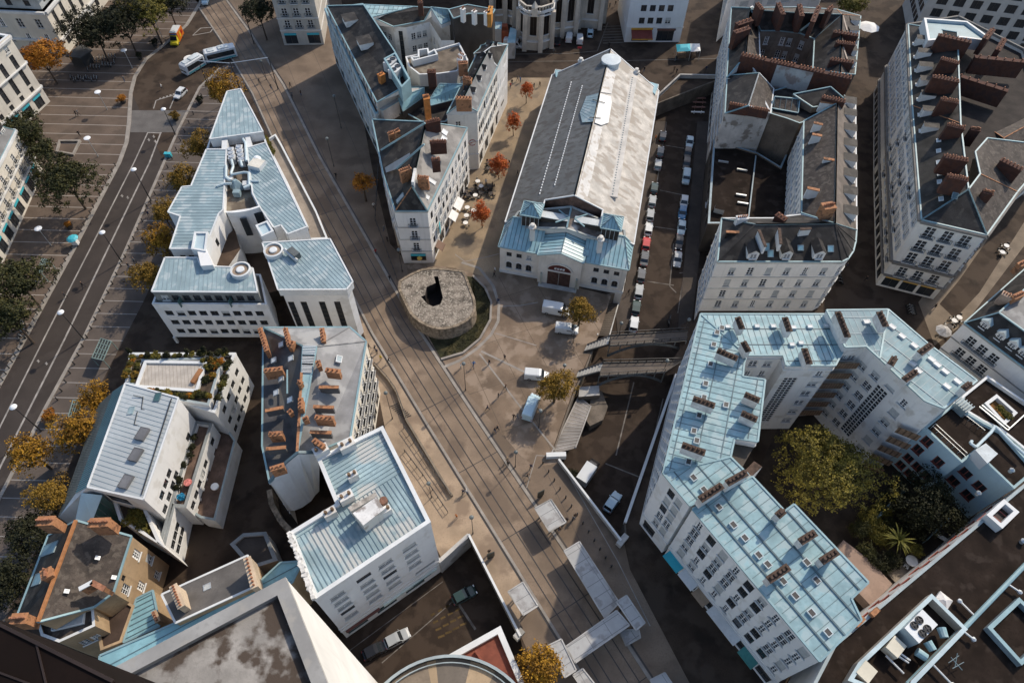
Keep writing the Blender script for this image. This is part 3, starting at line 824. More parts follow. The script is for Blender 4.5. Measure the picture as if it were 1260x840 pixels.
def wallrun(name, pts, z0, z1, t, mats, label, cat='retaining wall', cap=.0, closed=False):
 mb = MB()
 n = len(pts)
 for i in range(n if closed else n-1):
  a, b = pts[i], pts[(i+1) % n]
  d = (b-a); d.z = 0
  if d.length < .05: continue
  mb.beam((a.x, a.y, (z0+z1)/2), (b.x, b.y, (z0+z1)/2), t, z1-z0, 0)
  if cap:
   e = d.normalized()*.02
   mb.beam(Vector((a.x, a.y, z1+.07))-e, Vector((b.x, b.y, z1+.07))+e, t+cap, .14, 1)
 return solo(name, mb, mats, label, cat)
Z1, Z2, Z3, Z4 = .012, .024, .036, .048
LCURB = [(33, 412), (90, 308), (147, 200), (156, 175), (159, 150), (161, 115), (166, 95), (179, 74), (210, 49), (230, 31), (246, 5), (262, -40)]
LCURB0 = [(-140, 730), (-60, 580), (-10, 490)] + LCURB
RCURB = [(-40, 690), (0, 612), (56, 502), (103.7, 415), (153, 312), (202, 200), (220, 159), (246, 107.5), (271, 84)]
sheet('town_square', p0(*LCURB0, (-60, -60), (-260, 100), (-260, 500)), Z1, pavleft)
sheet('pavement', p0(*RCURB, (300, 66), (300, 112), (262, 190), (224, 270), (176, 372), (120, 480), (60, 640), (-10, 800)), Z1, pavdark)
sheet('road', p0(*[(u+1.2, v) for u, v in LCURB0[:9]], (202, 200), (153, 312), (103.7, 415), (56, 502), (0, 612), (-40, 690)), Z1, asphalt2)
sheet('raised_crossing', p0((160, 163), (162, 136), (232, 136), (219, 163)), Z2, M('pale_crossing', (.12, .112, .105), .9, .14))
def ribbon(pts, w, z, mb, h=.0, mi=0):
 P = [at(u, v, 0) for u, v in pts]
 for a, b in zip(P, P[1:]):
  d = (b-a).normalized(); n = Vector((-d.y, d.x, 0))*(w/2)
  if h: mb.beam((a.x, a.y, z+h/2), (b.x, b.y, z+h/2), w, h, mi)
  else: mb.face([a-n+Vector((0, 0, z)), b-n+Vector((0, 0, z)), b+n+Vector((0, 0, z)), a+n+Vector((0, 0, z))][::1], mi)
mb = MB(); ribbon(LCURB0, .9, 0, mb, .13); struct('kerb', mb, [kerbm])
mb = MB(); ribbon(RCURB, .6, 0, mb, .13); struct('kerb', mb, [kerbm])
mb = MB()
ribbon([(182, 163), (165, 200), (110, 308), (55, 415), (-10, 545), (-60, 650)], .28, Z2, mb); ribbon([(198, 163), (184, 200), (130, 312), (80.6, 415), (20, 535), (-40, 655)], .34, Z2, mb)
ribbon([(182, 163.5), (199, 164)], .3, Z3, mb)
ribbon([(189, 134), (192, 124), (218, 116)], .25, Z3, mb); ribbon([(209, 134), (216, 117)], .25, Z3, mb)
ribbon([(237, 44), (247, 35), (263, 34)], .25, Z3, mb); ribbon([(237, 44), (259, 40), (263, 34)], .25, Z3, mb)
for i in range(7): ribbon([(196+i*4.2, 122-i*1.4), (198.4+i*4.2, 121.2-i*1.4)], .5, Z3, mb)
for i in range(12): ribbon([(250+i*3, 106-i*2.4), (251.6+i*3, 104.8-i*2.4)], .16, Z3, mb)
for (u, v) in ((183, 172), (189, 168), (191, 174), (150, 241), (157, 243), (47, 444), (57, 447)):
 ribbon([(u, v-1.6), (u+.6, v+2)], .22, Z3, mb); ribbon([(u-1.6, v), (u+2, v+.6)], .18, Z4, mb)
struct('road_markings', mb, [lightline])
CL = [(262, 5), (290, 45), (330, 110), (373, 200), (428, 300), (482, 400), (551, 510), (635, 640), (727, 783), (800, 900)]
CW = [at(u, v, 0) for u, v in CL]
def side(off, z=0.):
 out = []
 for i, p in enumerate(CW):
  a = CW[max(0, i-1)]; b = CW[min(len(CW)-1, i+1)]; d = (b-a).normalized(); out.append(Vector((p.x+d.y*off, p.y-d.x*off, z)))
 return out
def strip(name, o0, o1, z, m):
 A, B = side(o0), side(o1); mb = MB()
 for i in range(len(A)-1): mb.face([(A[i].x, A[i].y, z), (A[i+1].x, A[i+1].y, z), (B[i+1].x, B[i+1].y, z), (B[i].x, B[i].y, z)])
 return struct(name, mb, [m])
sheet('pedestrian_street', p0((240, 0), (420, 0), (458, 208), (480, 300), (500, 322), (512, 400), (545, 445), (690, 566), (768, 668), (775, 700), (880, 900), (700, 920), (642, 784), (577, 660), (545, 690), (534, 668), (474, 528), (455, 425), (440, 398), (405, 296), (340, 160), (300, 66)), Z1, M('street_slabs', (.18, .134, .097), .9, .19, .16, 4, stain=(.125, .092, .066), stain_amt=.2, stain_scale=.14, joints=[(R(24), 7.5, .1, (.10, .08, .065))]))
strip('tram_track_bed', -3.7, 3.7, Z2, tram)
mb = MB()
for o in (-2.45, -1.02, 1.02, 2.45):
 P = side(o, Z3)
 for a, b in zip(P, P[1:]): mb.beam(a, b, .16, .02)
struct('tram_rails', mb, [railm])
mb = MB()
for o, w in ((-3.95, .5), (3.95, .4)):
 P = side(o, Z2)
 for a, b in zip(P, P[1:]): mb.beam(a+Vector((0, 0, .04)), b+Vector((0, 0, .04)), w, .1)
struct('track_kerb', mb, [kerbm])
mb = MB(); A, B = side(-3.7), side(3.7); acc = 0
for i in range(len(A)-1):
 L = (CW[i+1]-CW[i]).length; k = 0
 while acc < L:
  t = acc/L; a = A[i].lerp(A[i+1], t); b = B[i].lerp(B[i+1], t); mb.beam((a.x, a.y, Z3), (b.x, b.y, Z3), .13, .01); acc += 13.5
 acc -= L
for o in (4.35, -4.4):
 P = side(o, Z2)
 for a, b in zip(P, P[1:]): mb.beam(a, b, .25, .015)
struct('paving_joints', mb, [railm])
sheet('pale_forecourt', p0((444, 398), (452, 396), (600, 628), (640, 690), (640, 780), (577, 660), (545, 690), (534, 668), (474, 528), (457, 440)), Z1+.006, beige)  # forecourt of light-coloured beige paving
sheet('cobbled_square', p0((500, 325), (560, 312), (615, 330), (752, 364), (737, 412), (728, 430), (716, 458), (706, 478), (678, 558), (690, 568), (660, 575), (640, 560), (545, 447), (512, 400)), Z2, cobble)
sheet('market_square', p0((498, 322), (560, 250), (590, 175), (623, 102), (632, 96), (690, 96), (640, 250), (612, 345), (560, 330)), Z3, square)
mb = MB()
ribbon([(568, 323), (590, 330), (607, 352), (614, 375), (613, 395), (604, 412), (588, 428), (567, 443), (545, 452)], .55, .056, mb)
ribbon([(614, 377), (640, 376), (662, 372)], .22, Z4, mb); ribbon([(592, 432), (640, 455), (655, 462)], .4, Z4, mb); ribbon([(590, 435), (640, 500), (690, 562)], .3, Z4, mb)
ribbon([(610, 410), (660, 425)], .2, Z4, mb); ribbon([(560, 313), (572, 322), (600, 316), (615, 312)], .18, Z4, mb)
ribbon([(648, 600), (660, 560), (690, 562)], .15, Z4, mb); ribbon([(690, 568), (760, 690), (800, 770)], .15, Z4, mb)
struct('paving_lines', mb, [kerbm])
mb = MB()
ribbon([(600, 100), (680, 98)], .3, Z1, mb); ribbon([(625, 67), (700, 66), (735, 63), (748, 28)], .25, Z1, mb); ribbon([(625, 76), (745, 75)], .25, Z1, mb); ribbon([(762, 75), (890, 72)], .3, Z1, mb)
for i in range(7): ribbon([(742, 33+i*3.4), (768, 32+i*3.4)], .35, Z1, mb)
struct('street_lines', mb, [M('faint_line', (.13, .115, .10), .9)])
sheet('side_street_pavement', p0((1130, 372), (1160, 330), (1245, 240), (1260, 230), (1300, 250), (1190, 395), (1150, 425)), Z1, M('side_pavement', (.19, .15, .11), .9, .15))
sheet('side_road', p0((1156, 374), (1180, 345), (1255, 238), (1275, 250), (1205, 360), (1175, 392)), Z2, asphalt)
def psz(z, *l): return [at(u, v, z) for u, v in l]
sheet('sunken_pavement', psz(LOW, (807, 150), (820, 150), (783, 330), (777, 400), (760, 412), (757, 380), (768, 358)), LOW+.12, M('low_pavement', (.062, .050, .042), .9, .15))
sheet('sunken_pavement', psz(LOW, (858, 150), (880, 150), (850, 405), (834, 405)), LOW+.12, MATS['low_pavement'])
mb = MB()
def lrib(pts, w, z=LOW+.012, mi=0):
 P = [at(u, v, LOW) for u, v in pts]
 for a, b in zip(P, P[1:]):
  d = (b-a).normalized(); n = Vector((-d.y, d.x, 0))*(w/2); k = Vector((0, 0, z-LOW)); mb.face([a-n+k, b-n+k, b+n+k, a+n+k], mi)
for q in ([(819, 179), (843, 183)], [(812, 234), (840, 240)], [(806, 279), (834, 283)], [(796, 346), (829, 351)], [(836, 336), (842, 335), (834, 385)], [(829, 300), (824, 352), (832, 360)], [(820, 150), (806, 240), (775, 405)], [(745, 570), (808, 595)], [(780, 470), (758, 560)], [(816, 490), (790, 600)]): lrib(q, .22)
lrib([(558, 733), (585, 774)], .35)
for i in range(4):
 for k in range(4): lrib([(530+i*9-k*1+k*4, 757-i*5+k*9), (535+i*9+k*4, 754-i*5+k*9)], .3, LOW+.012, 1)
lrib([(470, 815), (560, 737)], .15); lrib([(430, 800), (545, 715)], .12)
struct('road_markings', mb, [M('worn_white_paint', (.16, .145, .13), .9, .3, .8, 4), M('faded_yellow_paint', (.085, .055, .02), .9, .3)])
rw = M('retaining_wall_stone', (.15, .125, .10), .92, .22, .5, 3, streak=.5)
n = len(RIM_R)
wallrun('retaining_wall', RIM_R[1:9], LOW, -.02, .5, [rw], 'rough brown retaining wall below the cobbled square beside the lower street')
wallrun('retaining_wall', RIM_R[10:14], LOW, -.02, .5, [rw], 'dark retaining wall under the pavement of the pale zinc-roofed block')
wallrun('retaining_wall', [RIM_R[-2], RIM_R[-1], RIM_R[0]], LOW, -.02, .6, [rw], 'dark retaining wall under the upper street at the top end of the row of parked cars')
wallrun('retaining_wall', [RIM_L[-1], RIM_L[0]], LOW, 1.0, .6, [concrete], 'grey concrete wall closing the sunken car park beside the white corner building')
wallrun('parapet', p0((577, 660), (640, 784)), -.9, 1.05, .28, [M('parapet_panel', (.19, .17, .15), .8, .2), whiteedge], 'parapet with white top rail above the sunken car park beside the tram stop', 'parapet', .06)
wallrun('parapet', p0((643, 776), (634, 786)), -.3, 1.0, .9, [concrete], 'stubby concrete end block of the parapet near the rust-red roof', 'parapet')
wallrun('parapet', p0((687, 568), (763, 667)), -.9, 1.0, .28, [concrete, whiteedge], 'long white-topped parapet between the bollards and the blue car below', 'parapet', .05)
wallrun('parapet', p0((770, 660), (760, 672)), -.3, 1.0, .9, [concrete], 'stubby concrete end block of the parapet near the dark road', 'parapet')
wallrun('parapet', p0((769, 643), (832, 461)), -.8, .35, .45, [whiteedge], 'low white kerb wall along the pavement of the pale zinc-roofed block', 'parapet')
wallrun('parapet', [at(884, 97, 0), at(836, 96, 0), HBR-hx*1.0+hy*2.0], 0, .95, .3, [concrete], 'pale railing wall at the top end of the row of parked cars', 'parapet', .1)
wallrun('parapet', p0((696, 561), (672, 562)), -.4, .9, .8, [whiteedge], 'thick white block at the foot of the wide stairs', 'parapet')
def bastion():
 zt = 3.1
 def smooth(p):
  for _ in range(1): p = [q for i in range(len(p)) for q in (p[i].lerp(p[(i+1) % len(p)], .25), p[i].lerp(p[(i+1) % len(p)], .75))]
  return p
 out = PX('488,349 505,338 525,330 563,333 571,335 578,355 584,370 584,383 577,393 560,402 540,405 522,399 507,388 500,374', zt)
 hole = PX('534,340 539,340 545,366 542,374 533,377 526,374 518,365 523,363 525,353 536,348', zt)
 root = thing('bastion', 'round-ended old rubble-stone bastion with a dark hole in its top', 'bastion', (*centroid(out).xy, 0))
 o = smooth(ccw(out)); hl = ccw(hole); mb = MB()
 allp = o+hl
 for t in tessellate_polygon([o, hl]):
  q = [allp[i] for i in t]
  if newell(q).z < 0: q.reverse()
  mb.face(q, 0)
 part('top', mb, [moss], root)
 mb = MB(); low = inset(o, -.35)
 for i in range(len(o)):
  j = (i+1) % len(o); mb.face([(low[i].x, low[i].y, -.5), (low[j].x, low[j].y, -.5), o[j], o[i]], 0)
 part('wall', mb, [oldstone], root)
 mb = MB()
 for i in range(len(o)): mb.beam(o[i]+Vector((0, 0, .04)), o[(i+1) % len(o)]+Vector((0, 0, .04)), .5, .2, 0)
 part('rim', mb, [oldstone], root)
 mb = MB(); z = .4
 for i in range(len(hl)):
  j = (i+1) % len(hl); mb.face([hl[i], hl[j], (hl[j].x, hl[j].y, z), (hl[i].x, hl[i].y, z)], 0)
 mb.poly([Vector((p.x, p.y, z)) for p in hl], 0)
 part('pit', mb, [M('dark_pit', (.022, .016, .014), .95, .2)], root)
bastion()
sheet('lawn', p0((574, 340), (583, 341), (597, 356), (604, 372), (603, 394), (590, 417), (570, 434), (543, 442), (527, 414), (520, 400), (583, 395)), Z4, grass)
mb = MB(); ribbon([(582, 340), (597, 355), (604.5, 372), (603.5, 394), (590.5, 417.5), (570, 434.5), (543, 442.5)], .4, 0, mb, .35); struct('kerb', mb, [kerbm])
mb = MB(); g = random.Random(4)
lp = [at(u, v, Z4) for u, v in ((583, 341), (597, 356), (604, 372), (603, 394), (590, 417), (570, 434), (543, 442), (560, 410), (585, 395), (584, 370))]
for k in range(2600):
 i = g.randrange(len(lp)); a, b = lp[i], lp[(i+1) % len(lp)]; c = at(578, 400, Z4).lerp(a.lerp(b, g.random()), g.random()**.5)
 t = g.uniform(0, 6.3); d = Vector((math.cos(t), math.sin(t), 0))*.12; mb.face([c-d, c+d, c+Vector((g.uniform(-.1, .1), g.uniform(-.1, .1), g.uniform(.05, .13)))])
struct('grass', mb, [LEAF('grass_blades', [(.02, .02, .008), (.045, .042, .014), (.08, .065, .02)])], 'stuff')
def flight(name, label, a0, a1, b0, b1, z0, z1, n, mats, cat='stairs', rails=None, wallm=None):
 """steps from edge a0-a1 (height z0) to edge b0-b1 (height z1)"""
 A0, A1 = at(*a0, z0), at(*a1, z0); B0, B1 = at(*b0, z1), at(*b1, z1)
 c = (A0+A1+B0+B1)/4; root = thing(name, label, cat, (c.x, c.y, min(z0, z1))); mb = MB()
 for i in range(n):
  t0, t1 = i/n, (i+1)/n; z = z0+(z1-z0)*(i+(.0 if z1 < z0 else 1))/n
  P = [A0.lerp(B0, t0), A1.lerp(B1, t0), A1.lerp(B1, t1), A0.lerp(B0, t1)]
  mb.face([(p.x, p.y, z) for p in P], 0)
  q = (P[3], P[2]) if z1 < z0 else (P[0], P[1]); dz = abs(z1-z0)/n
  mb.face([(q[0].x, q[0].y, z-dz), (q[1].x, q[1].y, z-dz), (q[1].x, q[1].y, z), (q[0].x, q[0].y, z)], 1)
  e = (q[0]-q[1]).normalized()*.0
  mb.beam(Vector((q[0].x, q[0].y, z+.02))+e, Vector((q[1].x, q[1].y, z+.02)), .1, .04, 2)
 part('steps', mb, mats, root)
 for X0, X1 in ((A0, B0), (A1, B1)):
  mb = MB(); mb.beam(X0+Vector((0, 0, .1)), X1+Vector((0, 0, .1)), .22, .35, 0); part('side_wall', mb, [wallm or concrete], root)
 return root
stepm = M('stair_stone', (.20, .175, .15), .9, .18, .6, 4); riser = M('stair_riser', (.09, .075, .06), .9); nose = M('stair_nosing', (.30, .28, .26), .8)
flight('stairway', 'long narrow dark stairs going down beside the market hall to the lower street', (735, 413), (750, 413), (749, 366), (763, 366), -.1, LOW, 22, [M('dark_stair', (.085, .068, .052), .9, .2), riser, M('dark_nosing', (.16, .13, .10), .9)], wallm=concrete)
flight('stairway', 'short striped steps up to the farther footbridge', (718.5, 433), (722.5, 424.5), (748, 424.5), (751, 413), 0., 1.2, 8, [M('striped_step', (.30, .30, .28), .8), riser, nose], wallm=rail_d)
flight('stairway', 'short striped steps up to the nearer footbridge', (708, 465.5), (712, 457), (738, 457.5), (742, 446.5), 0., 1.2, 8, [MATS['striped_step'], riser, nose], wallm=rail_d)
flight('stairway', 'wide pale fan of stairs with light edges leading down beside the white-topped parapet', (678, 559), (708, 551), (712, 488), (727, 500), -.05, -2.4, 15, [M('pale_stair', (.24, .22, .20), .85, .2), riser, M('pale_nosing', (.40, .38, .36), .8)], wallm=M('pale_stair_wall', (.30, .285, .27), .9, .15))
mb = MB(); q = PX('713,476 737,474 738,486 712,488', -1.2); mb.prism(q, LOW, -1.2, 0, 1); q2 = PX('727,490 740,480 748,500 742,516 726,524 722,518', -2.4); mb.prism(q2, LOW, -2.4, 0, 0)
solo('landing', mb, [rw, concrete], 'small concrete landing block at the head of the wide stairs', 'landing')
def bridge(label, quad, zt):
 P = PX(quad, zt); c = centroid(P); root = thing('footbridge', label, 'footbridge', (c.x, c.y, LOW))
 A0, B0, B1, A1 = P     # far-left, far-right, near-right, near-left
 mb = MB(); mb.prism(P, zt-.28, zt, 0, 1, True); part('deck', mb, [concrete, M('bridge_deck', (.115, .096, .080), .9, .16, .3, 4)], root)
 for X, Y in ((A0, B0), (A1, B1)):
  mb = MB(); L = (Y-X).length; d = (Y-X)/L; n = int(L/1.6)
  mb.beam(X+Vector((0, 0, 1.05)), Y+Vector((0, 0, 1.05)), .09, .09); mb.beam(X+Vector((0, 0, .12)), Y+Vector((0, 0, .12)), .16, .2)
  for i in range(n+1): mb.beam(X+d*(L*i/n), X+d*(L*i/n)+Vector((0, 0, 1.05)), .09, .09)
  for i in range(n*5): mb.beam(X+d*(L*(i+.5)/(n*5))+Vector((0, 0, .1)), X+d*(L*(i+.5)/(n*5))+Vector((0, 0, 1.0)), .025, .025)
  part('railing', mb, [rail_d], root)
  mb = MB(); N = 14; prev = None
  for i in range(N+1):
   t = i/N; z = zt-.45-2.9*(2*t-1)**2; p = X.lerp(Y, t); p = Vector((p.x, p.y, z))
   if prev: mb.beam(prev, p, .35, .32)
   if i % 2 == 0: mb.beam(p, Vector((p.x, p.y, zt-.2)), .16, .16)
   prev = p
  part('arch', mb, [M('bridge_iron', (.16, .17, .165), .7, .2)], root)
bridge('farther footbridge with pale deck and arched iron ribs over the lower street', '751.7,412.5 846,407 845,418.5 750,425.5', 1.2)
bridge('nearer footbridge with iron arch, between the striped steps and the zinc-roofed block', '741.7,446.5 838,444 818,457.5 737.5,462.5', 1.2)
sheet('bridge_landing', p0((838, 400), (852, 392), (850, 440), (836, 460), (814, 462), (836, 430)), .05, asphalt)
def rows(z, st, n): return [z+st*i for i in range(n)]
SEAM1 = lambda sp=.85, w=.09, mi=3: dict(lines=[('down', sp, w, .05, mi)], rmi=mi)
SEAM2 = lambda a=2.6, b=.9: dict(lines=[('across', a, .13, .08, 3), ('down', b, .07, .04, 3)], rmi=3)
ZM = [zinc, gutter, plaster, seamdark]
# -- B13 zinc-roofed block round the courtyard
def zinc_block():
 zo, zi = 19.2, 20.6
 W = planar(0, zo, .09, '862,386 815.7,582 899,562 904,539 932.4,543 941.6,467 914,463 915.7,447 919,437')
 Np = planar(6, zo, .09, '862,386.2 919,437 964,437 967.5,449.5 1028,449.5 1040,427 1017.5,386.4')
 Np = planar(0, zo, .09, '1017.5,386.4 862,386.2 919,437 964,437 967.5,449.5 1028,449.5 1040,427'); Np = Np[1:]+Np[:1]
 z2, z3 = 20.6, 21.6
 E1 = planar(0, z2, .09, '1093,380.7 1017,381.5 1040,427 1066,426 1082.5,441'); E1 = E1[1:]+E1[:1]
 E2 = planar(5, z2, .09, '1093,380.7 1082.5,441 1113,470 1138,493 1161,502 1202,468 1143,423.6')
 S0 = planar(0, zo, .09, '815.7,582 849,622 921,584 899,562')
 S1 = planar(0, zo-.3, .08, '852,626 1008.6,813.3 1060,762 1047.6,736 1068.6,716 977,620 965.7,628.6 925.7,586')
 b = Bld('apartment_block', 'big white apartment block with pale blue zinc roofs wrapped around a courtyard tree', 'apartment block', PX('862,386 816,582 1008,813 1202,468 965,628', 19));
 st5 = rows(5.0, 2.85, 5)
 west = {0: [dict(st=['sash', 'halfblind'], z=rows(4.6, 2.9, 5), h=1.9, w=1.15, n=15, m=(1, 1)), dict(st='shop', z=[.4], h=2.9, w=2.6, n=9, m=(1, 1), name='shopfront', ext=frame_d)],
   4: [dict(st=['sash'], z=rows(8, 2.9, 4), h=1.5, w=1.2, n=2, m=(.6, .6))]}
 s_in = [dict(st='sash', z=rows(2.5, 2.9, 6), h=1.45, w=1.5, n=1, xs=[.80]), dict(st='grid', z=[2.6], h=14.0, w=2.1, n=1, xs=[.27], frame=trim)]
 b.walls(W, zo, plaster, {**west, 5: [dict(st='sash', z=rows(2.5, 2.9, 6), h=1.5, w=1.2, n=2)], 8: []}, bands=[(3.9, .3), (18.9, .3)])
 b.walls(Np, zo, plaster, {2: [], 3: s_in, 1: [dict(st='sash', z=rows(8.2, 2.9, 4), h=1.5, w=1.3, n=2, m=(.5, .5))], 6: [dict(st='sash', z=rows(8, 2.9, 4), h=1.6, w=1.1, n=9)]}, bands=[(18.9, .3)])
 b.walls(E1, z2, plaster, {1: [dict(st='sash', z=[17.6], h=1.3, w=1.1, n=2, m=(.4, .4))], 2: [dict(st='halfblind', z=rows(2.4, 2.9, 6), h=1.5, w=1.4, n=1, xs=[.5])]})
 b.walls(E2, z2, plaster, {1: [dict(st=['sash', 'sash', 'halfblind'], z=rows(2.6, 2.95, 6), h=1.5, w=1.5, n=1, xs=[.22]), dict(st='grid', z=[3], h=14.2, w=2.0, n=1, xs=[.66], frame=trim), dict(st='blind', z=[18.1], h=.7, w=1.6, n=1, xs=[.80])],
        2: [dict(st=['sash', 'halfblind', 'blind'], z=rows(2.6, 2.95, 6), h=1.5, w=1.5, n=1, xs=[.5])], 5: [dict(st='sash', z=rows(6, 2.95, 5), h=1.6, w=1.1, n=7)], 6: [dict(st='sash', z=rows(6, 2.95, 5), h=1.6, w=1.1, n=6)]})
 f5 = [dict(st=['sash', 'modern', 'sash', 'blind'], z=rows(4.9, 2.72, 5), h=2.05, w=1.2, n=2, m=(1.6, .8)), dict(st='shop', z=[.5], h=2.7, w=2.4, n=2, name='shopfront')]
 b.walls(S0, zo, cleanwhite, {0: f5}, bands=[(4.1, .25)])
 b.walls(S1, zo-.3, cleanwhite, {0: [dict(st=['sash', 'sash', 'modern', 'sash', 'modern', 'blind'], z=rows(4.9, 2.72, 5), h=2.2, w=1.3, n=9, m=(.8, .4)), dict(st='shop', z=[.5], h=2.7, w=2.3, n=11, name='shopfront')],
         6: [dict(st='sash', z=rows(3, 2.8, 5), h=1.5, w=1.2, n=3)], 3: [dict(st='sash', z=rows(4, 2.8, 5), h=1.5, w=1.2, n=4)], 5: []}, bands=[(4.1, .3), (3.4, .2)])
 rw_ = b.roof([W], ZM, zo, SEAM2(3.1, 1.05), cap=True); rn = b.roof([Np], ZM, zo, SEAM2(3.2, .95), cap=True)
 re = b.roof([E1, E2], [M('bright_zinc', (.225, .32, .345), .7, .12, .3, 1.4, spec=.15, stain=(.215, .28, .30), stain_amt=.25, streak=.3), gutter, plaster, seamlight], z2, SEAM2(3.4, 1.0), cap=True)
 rs0 = b.roof([S0], ZM, zo, SEAM2(3.2, 1.2), cap=True); rs = b.roof([S1], ZM, zo-.3, dict(lines=[('across', 2.7, .22, .14, 3), ('down', 1.25, .06, .04, 3)], rmi=3), cap=True)
 pw, pn, pe, pe1, ps, ps0 = plane(W), plane(Np), plane(E2), plane(E1), plane(S1), plane(S0)
 C = lambda r, a, c, z, d=1.7, t=.8, p=0: b.chim(r, a, c, z, d, t, M('white_chimney_side', (.62, .60, .57), .9, .15, .8), max(4, int((at(*a, z)-at(*c, z)).length/.55)), stack, capm=stack, r=.2)
 for a, c in (((883, 431), (907, 441)), ((853.5, 490), (879, 499)), ((840, 547), (867, 557)), ((917, 485), (934, 492.5)), ((913, 508), (931, 516))): C(rw_, a, c, 22)
 for a, c in (((908, 391), (913, 404)), ((966, 391), (971.5, 407)), ((990, 429), (996, 447)), ((915, 421), (921, 432))): C(rn, a, c, 22)
 for a, c in (((1031, 384), (1043, 414)), ((1082, 384), (1090, 401)), ((1096, 448), (1101, 440)), ((1113, 467), (1127, 457)), ((1132, 434), (1146, 424)), ((1186, 478), (1194, 472))): C(re, a, c, 23.4)
 for a, c in (((862, 614), (888, 597)), ((895, 594), (918, 581))): C(rs0, a, c, 22, 2.2)
 for a, c in (((946, 713), (970, 697)), ((985, 666), (1003, 655)), ((1011, 690), (1030, 678)), ((957, 634), (964, 628))): C(rs, a, c, 21.8)
 k = M('skylight_box', (.46, .52, .54), .6, .1)
 for r, pl, l in ((rw_, pw, [(882, 410), (878, 425), (874, 449), (868, 473), (866, 490), (860, 512), (853.5, 531), (857, 543), (847, 569), (893, 499), (888, 384.5+20)]), (rs0, ps0, [(853, 588), (866, 603)]), (rs, ps, [(884, 624), (902, 646), (916, 662), (933, 683), (944, 694.5), (963, 715), (978, 733), (998, 754), (1018, 778), (992, 692), (1004, 714)])):
  for u, v in l: b.velux(r, u, v, pl, .95, .8, k, frame_d, .35)
 for u, v in ((895, 403), (931, 402.5), (951, 402.5), (976, 404), (996, 403), (1016, 402), (974, 425), (985, 423)): b.velux(rn, u, v, pn, .8, .7, k, whiteedge, .4)
 for u, v in ((1066, 397), (1097, 403), (1109, 414.5), (1124, 426), (1122, 448), (1145, 443), (1152, 449.5), (1162, 458), (1177, 470), (1164, 476), (1129, 457)): b.velux(re, u, v, pe if u > 1090 else pe1, 1.0, .8, whiteedge, whiteedge, .35)
 lg = M('brown_slats', (.20, .13, .085), .85, .2, 1.5, 5, joints=[(R(38), .35, .1, (.08, .05, .03))])
 for z in rows(2.3, 2.95, 6):
  P = [at(1042, 430, z3), at(1063, 430, z3)]; A, B_ = Vector((P[0].x, P[0].y, z)), Vector((P[1].x, P[1].y, z)); n = Vector((0, -1, 0))
  mb = MB(); mb.beam(A+n*.35+Vector((-1.6, 0, .5)), B_+n*.25+Vector((.8, 0, .5)), .12, 1.5, 0)
  b.p('balcony', mb, [lg, plaster])
 for z in rows(2.3, 2.95, 5):
  P = at(1150, 503, z3); d = (at(1161, 502, z3)-at(1138, 493, z3)).normalized()
  mb = MB(); c = Vector((P.x, P.y, z)); o = Vector((d.y, -d.x, 0)); mb.beam(c-d*1.7+o*.12, c+d*1.5+o*.12, .1, 1.5, 0); b.p('balcony', mb, [lg, plaster])
 A, B_ = S1[0], S1[1]; d = (B_-A).normalized(); nrm = Vector((-d.y, d.x, 0))
 if nrm.dot(Vector((-1, -1, 0))) < 0: nrm = -nrm
 for (t0, t1, m, z) in ((.02, .16, awn_teal, 3.3), (.17, .30, whiteedge, 3.5), (.31, .42, M('faded_canvas', (.30, .22, .15), .8), 3.2), (.45, .70, trim, 3.45), (.74, .86, M('green_sign', (.06, .22, .20), .7), 3.2)):
  mb = MB(); p, q = A.lerp(B_, t0)+nrm*.8, A.lerp(B_, t1)+nrm*.8; mb.beam((p.x, p.y, z), (q.x, q.y, z), 1.5, .14); b.p('awning', mb, [m])
 q = PX('904,541 930,546 914,574 901,562', 19.0); mb = MB(); mb.prism(q, 14, 18.4, 0, 1); b.p('roof_terrace', mb, [M('pale_cream_wall', (.62, .56, .45), .85), M('dark_terrace', (.09, .075, .06), .9)])
 q = PX('917,578 928,567 938,574 925,586', 17); mb = MB(); mb.prism(q, 10, 17, 0, 1); b.p('chimney', mb, [plaster, stack])
 b.finish()
zinc_block()
